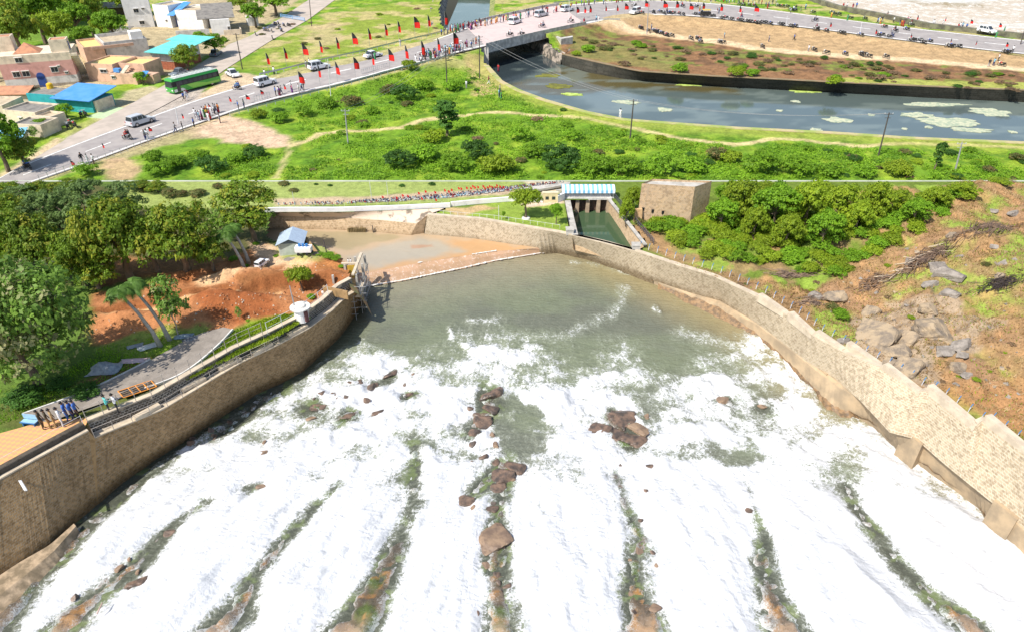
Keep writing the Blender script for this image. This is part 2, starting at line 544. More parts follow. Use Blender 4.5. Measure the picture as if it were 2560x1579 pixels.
def cL(x, y, z):
    col = np.tile(np.array([[.11, .18, .03]]), (len(x), 1))
    def P_(pts, c, f=1.0, w=1.0, s=0, amt=1.0, sc=.5):
        nonlocal col
        col = paint(x, y, col, PL(pts), c, f, w, s, amt, sc)
    # under the left trees
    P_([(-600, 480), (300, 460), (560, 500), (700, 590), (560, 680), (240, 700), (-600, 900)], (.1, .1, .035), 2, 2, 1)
    P_([(230, 640), (420, 650), (560, 640), (640, 660), (560, 700), (240, 720)], (.3, .15, .06), 1, 1, 2)
    P_([(215, 725), (330, 700), (560, 690), (560, 700), (300, 740)], (.12, .2, .03), 1, .8, 3)
    # red earth
    P_([(235, 735), (400, 700), (560, 655), (660, 610), (760, 655), (820, 600), (880, 650), (885, 740), (800, 770), (720, 800), (600, 820), (440, 870), (300, 880), (235, 860)], (.42, .18, .075), 1, 1, 4)
    P_([(480, 700), (620, 668), (700, 650), (860, 640), (860, 655), (700, 680), (560, 712), (500, 720)], (.62, .4, .22), .8, .6, 5)
    P_([(250, 790), (330, 760), (480, 740), (620, 720), (700, 715), (700, 728), (560, 740), (450, 765), (300, 800)], (.6, .36, .17), .8, .6, 6)
    P_([(640, 640), (620, 600), (700, 620), (780, 650), (700, 665)], (.6, .42, .27), 1, .7, 7)
    P_([(500, 760), (600, 740), (690, 760), (700, 790), (600, 810), (520, 810)], (.3, .1, .035), 1, 1, 8)
    P_([(600, 705), (720, 685), (725, 700), (620, 735)], (.3, .13, .05), .6, .5, 9)
    P_([(780, 645), (870, 655), (868, 690), (790, 680)], (.4, .17, .06), .6, .5, 10)
    for pts in ([(600, 722), (640, 706), (735, 688), (765, 702), (820, 690), (870, 700)], [(240, 772), (330, 752), (480, 730), (560, 714), (598, 722)], [(450, 700), (560, 682), (640, 672), (700, 668)]):
        kk = (sstep(.75, .3, dline(x, y, offset(PL(pts), -.35)) + (fbm(x * 1.5, y * 1.5, 18) - .5) * .5) * .85)[:, None]; col = col * (1 - kk) + np.array([[.27, .1, .035]]) * kk
    # grass beside the walkway and lawn
    P_([(465, 950), (520, 885), (580, 830), (660, 800), (760, 785), (775, 805), (690, 852), (600, 892), (500, 945)], (.2, .34, .025), .8, .6, 11)
    P_([(0, 1010), (120, 985), (260, 1000), (400, 960), (470, 930), (500, 940), (400, 1010), (240, 1060), (0, 1070)], (.12, .14, .035), .8, .6, 12)  # grass by the people, shade put into its colour
    P_([(250, 870), (330, 835), (440, 820), (520, 820), (500, 850), (420, 880), (330, 900)], (.24, .3, .06), .8, .8, 13)
    P_([(300, 905), (420, 880), (440, 900), (330, 950), (240, 985), (200, 960)], (.2, .12, .05), .8, .8, 14)
    P_([(690, 625), (830, 610), (850, 650), (760, 665), (700, 650)], (.3, .33, .1), .8, .8, 15)
    # far fields under the seam
    P_([(300, 440), (700, 440), (1420, 440), (1420, 500), (700, 520), (560, 520), (330, 520)], (.3, .36, .1), 1, .8, 16)
    P_([(680, 498), (900, 492), (1250, 470), (1400, 455), (1400, 470), (1250, 488), (900, 506), (690, 516)], (.5, .38, .25), .8, .5, 17)
    P_([(1300, 440), (1420, 440), (1420, 480), (1330, 490)], (.5, .42, .28), .8, .5, 18)
    P_([(1080, 533), (1250, 505), (1405, 498), (1428, 588), (1240, 556)], (.24, .33, .05), .5, .3, 19)
    P_([(1110, 525), (1190, 515), (1240, 520), (1150, 540)], (.5, .36, .18), .8, .8, 20)
    P_([(1300, 510), (1400, 495), (1410, 508), (1320, 518)], (.66, .48, .36), .6, .4, 21)
    # right bank
    P_([(1527, 440), (1527, 500), (1620, 612), (1586, 628), (1840, 718), (2109, 872), (2560, 1132), (2900, 1300), (2900, 440)], (.14, .2, .03), 1, .3, 22)
    P_([(1560, 560), (1640, 560), (1660, 600), (1850, 690), (2050, 720), (2200, 640), (2300, 570), (2400, 500), (2700, 440), (2900, 1300), (2560, 1130), (2100, 868), (1840, 716), (1640, 640)], (.34, .21, .1), 1.5, 1.8, 23, sc=.4)
    k = sstep(.45, .62, fbm(x * .28, y * .28, 31))
    hillm = inpoly(x, y, PL([(1640, 620), (2700, 440), (2900, 1300), (2560, 1130), (2100, 868)]))
    kk = (k * hillm * .9)[:, None]; col = col * (1 - kk) + np.array([[.24, .34, .05]]) * kk
    k = sstep(.52, .66, fbm(x * .4 + 9, y * .4, 37)); kk = (k * hillm * .8)[:, None]; col = col * (1 - kk) + np.array([[.3, .18, .1]]) * kk
    k = sstep(.6, .72, fbm(x * .5 + 3, y * .5, 41)); kk = (k * hillm * .7)[:, None]; col = col * (1 - kk) + np.array([[.46, .26, .12]]) * kk
    P_([(2160, 800), (2300, 775), (2400, 820), (2450, 880), (2380, 935), (2290, 965), (2200, 935), (2140, 870)], (.36, .27, .18), 1.2, 4.5, 42)
    kk = (inpoly(x, y, PL([(2140, 790), (2310, 770), (2450, 870), (2380, 945), (2200, 945)])) * sstep(.035, .0, np.abs(fbm(x * .9, y * .7, 43, 2) - .5)) * .85)[:, None]; col = col * (1 - kk) + np.array([[.12, .085, .06]]) * kk
    P_([(2190, 1000), (2330, 980), (2700, 1000), (2700, 1250), (2560, 1130), (2300, 975)], (.4, .21, .09), 1.5, 1.5, 24, .75)
    return col

GROUND_MAT = mat_ground('earth_and_grass', 4.5, .5)
xs = np.concatenate([np.arange(-130, -75, 1.2), np.arange(-75, 75, .36), np.arange(75, 131, 1.2)])
ys = np.concatenate([np.arange(12, 30, .8), np.arange(30, SEAM_Y - .15, .36), [SEAM_Y - .1]])
def lower_drop(x, y): return inpoly(x, y, RIVER) | inpoly(x, y, CHAN)
def hLd(x, y):
    z = hL(x, y)
    z = np.where(y > SEAM_Y - .8, 5.93, z)
    k = lower_drop(x, y)
    return z
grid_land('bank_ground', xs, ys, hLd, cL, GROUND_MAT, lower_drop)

# ---- masonry walls
MAS_L = mat_masonry('shade_browned_granite_blocks', (.42, .27, .13), (.25, .16, .075), (.33, .25, .16), .3, .2, (.13, .085, .045), .45)  # left wall's shade is put into the brown of the blocks
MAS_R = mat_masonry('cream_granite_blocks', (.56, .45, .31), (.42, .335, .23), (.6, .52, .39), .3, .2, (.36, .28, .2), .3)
MAS_FAR = mat_masonry('pale_granite_blocks', (.58, .42, .26), (.5, .36, .22), (.6, .47, .32), .45, .25, (.3, .24, .18), .3)
CONC_R = M('weathered_concrete', (.46, .34, .21), (.3, .23, .15), .6, .9, .4, 3, world_space=True)
CONC_CAP = M('pale_concrete_cap', (.6, .5, .37), (.46, .38, .28), 1.2, .9, .3, 4, world_space=True)
CONC_G = M('grey_concrete', (.5, .47, .42), (.34, .32, .28), 1.0, .9, .3, 4, world_space=True)
DARK_STONE = mat_masonry('dark_rubble', (.12, .10, .08), (.06, .055, .045), (.3, .28, .25), .32, .22, (.08, .07, .06), .3, .05)

N = 110
lw_bot = [wat(*p) for p in [(-320, 1720), (-60, 1505), (60, 1425), (124, 1377), (193, 1303), (240, 1262), (304, 1205), (384, 1147), (476, 1088), (577, 1022), (640, 982), (700, 955), (756, 928), (800, 885), (851, 838), (878, 800), (912, 745)]]
lwb1 = [p for p in lw_bot[:6]]; lwb2 = [p for p in lw_bot[5:]]
for p in lw_bot: p.z -= 0.6
plz = [Vector(p) for p in PLAZA_EDGE] 
wall = empty('river_wall', (plz[2].x, plz[2].y, 6))
tag(wall, 'long granite block retaining wall coloured brown as in shade along the left river bank', 'retaining wall')
def child(o, par):
    o.parent = par; o.matrix_parent_inverse = Matrix.Translation(-Vector(par.location)); return o
def sheared(top, bot, n): return [even(top, n), even([t for t in bot], n)]
top1 = even(plz, 50); bot1 = even(lwb1, 50)
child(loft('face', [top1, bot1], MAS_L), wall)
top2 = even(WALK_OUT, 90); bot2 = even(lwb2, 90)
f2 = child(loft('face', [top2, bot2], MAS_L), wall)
# butt end between plaza wall and the lower walkway
e = MB(); e.quad(plz[-1], bot1[-1], bot2[0], top2[0]); e.quad(plz[-1], top2[0], WALK_IN[0], plz[-1] + Vector((-.6, .6, 0)))
child(e.build('end_face', MAS_L), wall)
child(strip('walkway', even([Vector((p.x, p.y, 5.2)) for p in WALK_IN], 90), even(WALK_OUT, 90), CONC_CAP, 0), wall)
for p in child(loft('inner_parapet', [[p + Vector((0, 0, .25)) for p in even(WALK_IN, 90)], [Vector((p.x, p.y, 4.6)) for p in even(WALK_IN, 90)]], DARK_STONE), wall).data.polygons: pass
cap = MB()
def capstone(mb, pl, w, h, mi=0):
    """coping of square section laid along a polyline, w to its left side"""
    o = offset(pl, w)
    for a, b, c, d in zip(pl[:-1], pl[1:], o[1:], o[:-1]):
        up = Vector((0, 0, h))
        mb.add((a, b, c, d, a + up, b + up, c + up, d + up), ((4, 5, 6, 7), (0, 1, 5, 4), (2, 3, 7, 6), (1, 2, 6, 5), (3, 0, 4, 7)), mi)
capstone(cap, even(plz, 30), .5, .12); child(cap.build('coping', CONC_CAP), wall); cap = MB()
capstone(cap, even(WALK_OUT, 60), .3, .08); child(cap.build('coping', CONC_CAP), wall); cap = MB()
capstone(cap, [p + Vector((0, 0, .0)) for p in even(WALK_IN, 60)], .5, .34)
child(cap.build('coping', CONC_CAP), wall)
# stepped blocks on the outer edge of the walkway
for (px, py) in ((405, 1020), (518, 952), (606, 902), (685, 865), (772, 820)):
    p = at(px, py, 5.2); q = at(px - 22, py + 12, 5.2); d = (p - q).normalized()
    b = MB(); L = 2.2
    nrm = Vector((-d.y, d.x, 0))
    a0 = p - d * L + nrm * .02; a1 = p + nrm * .02
    b.prism([a0, a1, a1 + nrm * .5, a0 + nrm * .5], 5.28, 5.6)
    child(b.build('step_block', CONC_CAP), wall)
# low black and white rubble parapet round the paved terrace
t = MB(); inner = offset(plz, .35)
capstone(t, even([p + Vector((0, 0, .12)) for p in inner], 30), .5, .45)
tw = t.build('parapet', DARK_STONE); tag(tw, 'low rubble parapet wall edging the orange paved terrace', 'parapet')

# ---- right river wall: masonry batter above, concrete apron below
rw = empty('river_wall', (RW_TOP[8].x, RW_TOP[8].y, 6)); tag(rw, 'long curved cream granite wall in full sun along the right river bank', 'retaining wall')
rb = [at(1058, 590, 3.2), at(1155, 597, 3.2), at(1240, 609, 3.2), at(1293, 620, 3.0)] + [wat(*p) for p in [(1356, 634), (1396, 629), (1465, 645), (1539, 670), (1600, 695), (1636, 708), (1729, 752), (1808, 790), (1850, 812), (1894, 840), (1941, 882), (1976, 915), (2020, 958), (2076, 1022),
      (2146, 1043), (2193, 1066), (2234, 1108), (2275, 1140), (2359, 1202), (2460, 1275), (2482, 1330), (2560, 1402), (2760, 1570)]]
for p in rb: p.z -= .7
mid_t = [(1600, 684), (1636, 702), (1729, 733), (1800, 752), (1894, 808), (1960, 858), (2020, 905), (2092, 950), (2150, 1000), (2224, 1080), (2290, 1097), (2365, 1163), (2460, 1240), (2560, 1318), (2760, 1480)]
# correspondence by distance along the river
nR = 150
T = even(RW_TOP, nR); B = even(rb, nR)
i0 = min(range(nR), key=lambda i: (B[i] - wat(1636, 708)).length)
child(loft('masonry_face', [T[:i0 + 1], B[:i0 + 1]], MAS_R), rw)
mid = even([at(px, py, 2.6 if px < 2300 else 2.3) for px, py in mid_t[1:]], nR - i0)
mid[0] = T[i0].lerp(B[i0], .75)
Tm = T[i0:]; Bm = B[i0:]
child(loft('masonry_face', [Tm, mid], MAS_R), rw)
led = [p + Vector((0, 0, 0)) + (b - t_).normalized() * .0 for p, b, t_ in zip(mid, Bm, Tm)]
out = []
for m_, b in zip(mid, Bm):
    d = Vector((b.x - m_.x, b.y - m_.y, 0)); L = d.length; d.normalize()
    out.append(m_ + d * min(.55, L * .5) - Vector((0, 0, .12)))
child(loft('apron', [mid, out, Bm], CONC_R), rw)
# irregular rocky skirt where apron meets water
rng = np.random.RandomState(3)
sk = []
for p, o_ in zip(Bm, out):
    d = Vector((p.x - o_.x, p.y - o_.y, 0)).normalized()
    sk.append((p + Vector((0, 0, 1.05 + .25 * rng.rand())) - d * .5, p + d * (.25 + .5 * rng.rand()) + Vector((0, 0, .55)), p + d * (.6 + .5 * rng.rand()) - Vector((0, 0, .4))))
child(loft('rock_skirt', [[s[0] for s in sk], [s[1] for s in sk], [s[2] for s in sk]], M('wet_brown_rock', (.28, .17, .08), (.12, .08, .045), 2.5, .6, .8, 5, world_space=True)), rw)
cap = MB(); capstone(cap, T, .55, .1)
child(cap.build('coping', CONC_CAP), rw)
# raised steps along the crest, each falling to the start of the next
for (a_, b_, z0, h0) in (((1894, 743), (1960, 783), 6.0, .4), ((1970, 789), (2030, 836), 6.0, .45), ((2036, 838), (2106, 876), 6.05, .5), ((2114, 866), (2196, 914), 6.25, .5), ((2205, 920), (2299, 983), 6.4, .5), ((2315, 974), (2438, 1066), 6.8, .55), ((2457, 1051), (2700, 1240), 7.2, .6)):
    A0, B0 = at(*a_, z0), at(*b_, z0); d_ = (B0 - A0).normalized(); n_ = Vector((-d_.y, d_.x, 0)) * .6; o_ = -n_ * .06
    m_ = MB(); z1 = Vector((0, 0, h0)); z2 = Vector((0, 0, .12)); dn = Vector((0, 0, -.5))
    m_.add([A0 + o_ + dn, B0 + o_ + dn, B0 + n_ + dn, A0 + n_ + dn, A0 + o_ + z1, B0 + o_ + z2, B0 + n_ + z2, A0 + n_ + z1], ((4, 5, 6, 7), (0, 1, 5, 4), (2, 3, 7, 6), (1, 2, 6, 5), (3, 0, 4, 7)))
    child(m_.build('crest_step', CONC_CAP), rw)
# buttress notches on the apron
for (px, py, w) in ((2255, 1085, 1.0), (2040, 925, .7), (2478, 1262, 1.0)):
    p = at(px, py, 2.2); b = MB()
    b.prism([(p.x, p.y), (p.x + 1.0 * w, p.y + .7 * w), (p.x + 1.9 * w, p.y - 1.0 * w), (p.x + .6 * w, p.y - 1.9 * w)], -.5, 2.75)
    child(b.build('buttress', CONC_R), rw)

# ---- far masonry band and paved slope
fw = empty('embankment_wall', tuple(at(900, 545, 5))); tag(fw, 'pale masonry wall with stained sloping pitching above, across the head of the brown pool', 'retaining wall')
ft = PL([(600, 541), (700, 541), (841, 543), (960, 551), (1042, 559)], 5.0)
fb = PL([(600, 575), (700, 576), (841, 579), (930, 584), (1022, 592)], 3.2)
for p in fb: p.z -= .3
child(loft('masonry_band', [even(ft, 40), even(fb, 40)], MAS_FAR), fw)
st = PL([(600, 530), (700, 531), (850, 531), (1000, 526), (1110, 521)], 6.05)
slope = strip('pitched_slope', even(st, 60), even(ft, 60), M('stained_stone_pitching', (.66, .52, .4), (.2, .16, .12), .7, .95, .4, 3, lo=.5, hi=.62, world_space=True), 0)
child(slope, fw)
cr = MB(); cr.add((st[-1], ft[-1], fb[-1], at(1058, 590, 3.0), RW_TOP[0]), ((0, 1, 4), (1, 2, 3, 4)))
child(cr.build('corner_face', MAS_FAR), fw)

# ---- water of the pool and the chutes
RIBS = [  # survey points, half width m: the gaps between the falling sheets of water
    ([(-80, 1640, 1.6), (30, 1520, 1.1), (120, 1420, .9), (190, 1345, .7), (250, 1285, .5), (330, 1215, .45), (440, 1140, .3)], 'edge'),
    ([(130, 1600, 1.3), (210, 1510, 1.0), (280, 1455, 1.0), (350, 1400, 1.2), (400, 1340, 1.0), (440, 1300, .6), (510, 1250, .35)], 'rib'),
    ([(500, 1620, 1.3), (590, 1530, 1.1), (640, 1440, .55), (700, 1360, .45), (770, 1290, .4), (850, 1200, .35)], 'rib'),
    ([(850, 1620, 2.0), (900, 1540, 1.8), (950, 1450, 1.5), (990, 1370, 1.1), (1015, 1300, .7), (1030, 1240, .7), (1040, 1150, .5), (1030, 1100, .3)], 'rib'),
    ([(1250, 1640, 1.5), (1250, 1560, 1.3), (1250, 1480, 1.1), (1245, 1420, 1.1), (1245, 1340, 1.6), (1250, 1270, 1.3), (1270, 1200, 1.6), (1260, 1160, 1.8), (1180, 1230, 1.0)], 'rib'),
    ([(1600, 1640, 2.0), (1620, 1560, 1.5), (1590, 1480, 1.2), (1590, 1400, .9), (1605, 1350, .9), (1565, 1260, 1.0), (1540, 1190, .9)], 'rib'),
    ([(2000, 1640, 1.8), (1960, 1560, 1.5), (1925, 1480, .9), (1905, 1410, .7), (1915, 1340, .8), (1890, 1280, .6), (1870, 1210, .4)], 'rib'),
    ([(2520, 1640, 1.3), (2430, 1570, 1.3), (2330, 1490, .9), (2250, 1410, .5), (2195, 1340, .7), (2145, 1270, .7), (2115, 1215, .4)], 'rib'),
    ([(1175, 1090, .6), (1190, 1050, .9), (1220, 1010, 1.0), (1225, 975, 1.1)], 'cluster'),
    ([(1530, 1040, 1.3), (1560, 1070, 1.6), (1570, 1100, 1.3)], 'cluster'),
    ([(845, 1055, .6), (880, 1035, .8)], 'cluster'), ([(770, 1020, .7), (800, 1015, .7)], 'cluster'), ([(940, 960, .3), (980, 935, .7)], 'cluster'),
    ([(1790, 1000, .3), (1815, 1003, .6)], 'cluster'), ([(1900, 1015, .3), (1925, 1018, .4)], 'cluster'), ([(620, 1215, .3), (640, 1210, .3)], 'cluster'),
    ([(1010, 990, .3), (1040, 985, .4)], 'cluster'),
    ([(560, 1075, .9), (640, 1010, 1.1), (700, 975, .8)], 'ledge'),
]
RIBW = [([wat(p[0], p[1]) for p in pts], [p[2] * (min(.78, max(.4, .5 + (p[1] - 1330) / 620)) if k == 'rib' else .8) for p in pts], k) for pts, k in RIBS]
FOAM_EDGE = [wat(*p) for p in [(-400, 1700), (200, 1290), (420, 1130), (560, 1065), (640, 1015), (700, 965), (745, 925), (830, 905), (905, 880), (960, 905), (1040, 905), (1110, 895), (1160, 885), (1170, 850), (1215, 845), (1290, 850), (1325, 880), (1315, 925),
    (1380, 930), (1440, 930), (1490, 905), (1540, 880), (1580, 910), (1600, 935), (1570, 965), (1640, 970), (1700, 955), (1735, 930), (1760, 905), (1800, 920), (1840, 900), (1870, 860), (1905, 850), (1960, 890), (2100, 1030), (2300, 1150), (2700, 1500), (2700, 1800), (-400, 1800)]]
DARKS = [  # darker green openings in the foam
    ([(1240, 1000), (1330, 985), (1370, 1030), (1350, 1130), (1280, 1150), (1230, 1090)], .9), ([(1810, 1130), (1870, 1080), (1910, 1110), (1890, 1160), (1830, 1170)], .8),
    ([(1870, 960), (1930, 945), (1990, 985), (1970, 1010), (1900, 1000)], .75), ([(1600, 1040), (1650, 1030), (1650, 1090), (1600, 1100)], .7),
    ([(1010, 1090), (1050, 1090), (1070, 1180), (1040, 1240), (1015, 1180)], .75), ([(1140, 1060), (1200, 1030), (1200, 1130), (1140, 1160), (1100, 1130)], .6),
    ([(470, 1110), (560, 1065), (640, 1040), (600, 1075), (500, 1120)], .6), ([(930, 1110), (860, 1140), (820, 1150), (880, 1110)], .5), ([(660, 1090), (760, 1065), (740, 1090), (670, 1110)], .5),
    ([(1380, 1180), (1460, 1150), (1450, 1230), (1390, 1240)], .35), ([(1150, 1170), (1210, 1150), (1200, 1230), (1150, 1220)], .6),
    ([(2140, 1090), (2160, 1200), (2110, 1210), (2040, 1130)], .35), ([(1500, 960), (1560, 950), (1620, 970), (1580, 1000), (1520, 1000)], .45)]
gx = np.arange(-62, 62, .2); gy = np.concatenate([np.arange(13, 60, .2), np.arange(60, 89, .33)])
X, Y = np.meshgrid(gx, gy); x = X.ravel(); y = Y.ravel()
ribd = np.full(len(x), 99.0)
for pl, w, k in RIBW:
    d, ww = dline(x, y, pl, vals=w); ribd = np.minimum(ribd, d - ww * (1.0 if k != 'ledge' else .8))
ed = dline(x, y, FOAM_EDGE, True); fin = inpoly(x, y, FOAM_EDGE)
wob = (fbm(x * .3, y * .3, 51) - .5) * 6 + (fbm(x * 1.1, y * 1.1, 52) - .5) * 3
foam = sstep(-4.6, 3.2, np.where(fin, ed, -ed) + wob)
foam = np.where(foam > 0, np.maximum(foam, 0), 0)
foam = foam * .97 + .03
for pts, a in DARKS:
    pl = [wat(*p) for p in pts]; d = dline(x, y, pl, True); s = np.where(inpoly(x, y, pl), d, -d) + (fbm(x * .55, y * .55, 55, 5) - .5) * 5.5
    foam = foam * (1 - a * .85 * sstep(-.9, 1.4, s))
_th = np.arctan2(x - 1.0, 88.0 - y) * 40; _r = np.hypot(x - 1.0, 88.0 - y)
rn = ribd + (fbm(_th * .9, _r * .22, 57, 5) - .5) * 1.5
foam = foam * (.12 + .88 * sstep(-.5, .8 + .9 * sstep(44, 26, y), rn) ** .75)
broke = sstep(30, 48, y) * sstep(.42, .68, fbm(x * .3, y * .45, 58)); foam = foam * (1 - .46 * broke)
midr = sstep(34, 44, y) * sstep(66, 58, y) * sstep(.45, .62, fbm(x * .22 + 3, y * .5, 59, 5)); foam = foam * (1 - .3 * midr)
# streaks drifting on the pool
for (pts, w, a) in (([(1560, 715), (1555, 750), (1530, 785), (1500, 790)], 1.3, .34), ([(1440, 655), (1480, 655), (1540, 672), (1590, 685)], .8, .34), ([(1640, 770), (1655, 790)], .5, .4), ([(1120, 815), (1135, 850), (1160, 860)], .5, .6),
                    ([(1180, 800), (1240, 795)], 1.2, .45), ([(1250, 830), (1400, 840), (1500, 800)], 1.6, .3), ([(1700, 830), (1800, 850), (1900, 880)], 1.6, .38), ([(900, 860), (940, 870)], .6, .35), ([(1560, 860), (1600, 900)], .5, .5), ([(1930, 860), (1960, 900), (2010, 960)], 1.0, .6)):
    d = dline(x, y, [wat(*p) for p in pts]) + (fbm(x * .8, y * .8, 60) - .5) * 1.6
    foam = np.maximum(foam, a * sstep(w * 1.4, 0, d))
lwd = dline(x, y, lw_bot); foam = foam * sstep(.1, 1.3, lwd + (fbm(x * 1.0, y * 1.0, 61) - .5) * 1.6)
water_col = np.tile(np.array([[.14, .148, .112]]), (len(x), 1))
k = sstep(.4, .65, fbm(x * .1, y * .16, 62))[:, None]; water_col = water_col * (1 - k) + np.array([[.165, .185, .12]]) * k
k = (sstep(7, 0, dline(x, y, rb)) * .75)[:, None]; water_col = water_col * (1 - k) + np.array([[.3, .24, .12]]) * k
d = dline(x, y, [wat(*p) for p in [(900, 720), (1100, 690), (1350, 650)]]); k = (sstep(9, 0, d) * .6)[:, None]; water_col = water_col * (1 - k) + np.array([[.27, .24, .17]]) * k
k = (sstep(2.5, 0, lwd) * .8)[:, None]; water_col = water_col * (1 - k) + np.array([[.055, .055, .03]]) * k  # wall's shade painted into the water along its foot
k = (sstep(1.6, .2, ribd) * .9)[:, None]; gg = fbm(x * .9, y * .9, 63)[:, None]
rc = np.where(gg > .6, np.array([[.14, .175, .07]]), np.array([[.075, .08, .06]])); water_col = water_col * (1 - k) + rc * k
_th = np.arctan2(x - 1.0, 88.0 - y) * 40; _r = np.hypot(x - 1.0, 88.0 - y)
strk = fbm(_th * .75, _r * .16, 68, 5) - .5; strk2 = fbm(_th * 2.4, _r * .5, 69, 4) - .5
chaos = sstep(36, 50, y)
turb = foam * (strk * 1.0 + strk2 * .45) * (1 - chaos * .5) + foam * chaos * ((fbm(x * .8, y * .8, 64, 5) - .5) * 1.3 + (fbm(x * 2.4, y * 2.4, 66, 3) - .5) * .5)
turb = turb + (fbm(x * .5, y * 1.1, 67, 4) - .5) * .16
bulge = .45 * sstep(0, 3, ribd) * sstep(46, 30, y)
z = WZ(y) + turb + bulge - .12 * (1 - foam)
nx, ny = len(gx), len(gy); idx = np.arange(nx * ny).reshape(ny, nx)
F = np.stack([idx[:-1, :-1], idx[:-1, 1:], idx[1:, 1:], idx[1:, :-1]], -1).reshape(-1, 4)
# flow coordinates: along and across the fan of falling water
cxx, cyy = 1.0, 88.0
th = np.arctan2(x - cxx, cyy - y); rr = np.hypot(x - cxx, cyy - y)
m, nt, b = nt_new('rushing_water')
at_f = nd(nt, 'ShaderNodeAttribute', attribute_name='foam').outputs['Fac']
at_c = nd(nt, 'ShaderNodeAttribute', attribute_name='Col').outputs['Color']
at_u = nd(nt, 'ShaderNodeAttribute', attribute_name='fu').outputs['Fac']; at_v = nd(nt, 'ShaderNodeAttribute', attribute_name='fv').outputs['Fac']
cb = nt.nodes.new('ShaderNodeCombineXYZ'); nt.links.new(mth(nt, 'MULTIPLY', at_u, .45), cb.inputs[0]); nt.links.new(at_v, cb.inputs[1])
g = gpos(nt)
n_st = noise(nt, cb.outputs[0], 1.9, 8, .75, .5); n_f = noise(nt, g, 1.15, 10, .78, 2.2); n_w = noise(nt, g, .7, 5, .6, .8); n_h = noise(nt, g, 8.0, 5, .8, .6); wvt = nt.nodes.new('ShaderNodeTexWave'); wvt.inputs['Scale'].default_value = .55; wvt.inputs['Distortion'].default_value = 9; wvt.inputs['Detail'].default_value = 4; wvt.inputs['Detail Scale'].default_value = 1.6; wvt.bands_direction = 'Y'; nt.links.new(g, wvt.inputs['Vector'])
cb2 = nt.nodes.new('ShaderNodeCombineXYZ'); nt.links.new(mth(nt, 'MULTIPLY', at_u, .16), cb2.inputs[0]); nt.links.new(at_v, cb2.inputs[1])
n_l = noise(nt, cb2.outputs[0], 1.1, 6, .65, .4)
vor = nd(nt, 'ShaderNodeTexVoronoi', feature='DISTANCE_TO_EDGE'); vor.inputs['Scale'].default_value = 1.7
vs = nd(nt, 'ShaderNodeVectorMath', operation='ADD'); wn = nt.nodes.new('ShaderNodeTexNoise'); wn.inputs['Scale'].default_value = 1.4; wn.inputs['Detail'].default_value = 6; nt.links.new(g, wn.inputs['Vector'])
vsc = nd(nt, 'ShaderNodeVectorMath', operation='SCALE'); nt.links.new(wn.outputs['Color'], vsc.inputs[0]); vsc.inputs['Scale'].default_value = 2.0
nt.links.new(g, vs.inputs[0]); nt.links.new(vsc.outputs[0], vs.inputs[1]); nt.links.new(vs.outputs[0], vor.inputs['Vector'])
lace = ramp(nt, vor.outputs['Distance'], .11, 0.0)
s = mth(nt, 'ADD', mth(nt, 'MULTIPLY', at_f, 1.12), mth(nt, 'MULTIPLY', mth(nt, 'SUBTRACT', n_st, .5), 1.0))
s = mth(nt, 'ADD', s, mth(nt, 'MULTIPLY', mth(nt, 'SUBTRACT', n_f, .5), 1.35))
s = mth(nt, 'ADD', s, mth(nt, 'MULTIPLY', mth(nt, 'SUBTRACT', n_h, .5), .55))
s = mth(nt, 'ADD', s, mth(nt, 'MULTIPLY', lace, mth(nt, 'ADD', mth(nt, 'MULTIPLY', at_f, .5), .03)))
fm = ramp(nt, s, .4, .82)
wc = mixc(nt, at_c, (.33, .35, .27), mth(nt, 'MULTIPLY', ramp(nt, s, .1, .5), .4))
wc = mixc(nt, wc, (.6, .62, .6), mth(nt, 'MULTIPLY', ramp(nt, n_w, .3, .8), .35), 'MULTIPLY')
white = mixc(nt, (.68, .685, .69), (.4, .42, .44), mth(nt, 'MULTIPLY', ramp(nt, mth(nt, 'ADD', mth(nt, 'MULTIPLY', n_st, .6), mth(nt, 'MULTIPLY', n_l, .5)), .6, .34), .9))
nt.links.new(mixc(nt, wc, white, fm), b.inputs['Base Color'])
nt.links.new(mth(nt, 'ADD', mth(nt, 'MULTIPLY', fm, .65), .2), b.inputs['Roughness'])
b.inputs['IOR'].default_value = 1.33
hh = mth(nt, 'ADD', mth(nt, 'MULTIPLY', mth(nt, 'ADD', n_f, mth(nt, 'MULTIPLY', wvt.outputs['Fac'], .45)), .5), mth(nt, 'ADD', mth(nt, 'MULTIPLY', noise(nt, g, 2.6, 5, .6, .4), .7), mth(nt, 'MULTIPLY', mth(nt, 'MULTIPLY', n_st, at_f), .9)))
bump(nt, b, mth(nt, 'ADD', mth(nt, 'MULTIPLY', hh, .8), mth(nt, 'MULTIPLY', mth(nt, 'MULTIPLY', n_l, at_f), 1.2)), .6, .25)
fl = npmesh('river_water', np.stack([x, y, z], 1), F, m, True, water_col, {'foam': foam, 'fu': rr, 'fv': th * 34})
struct(fl)

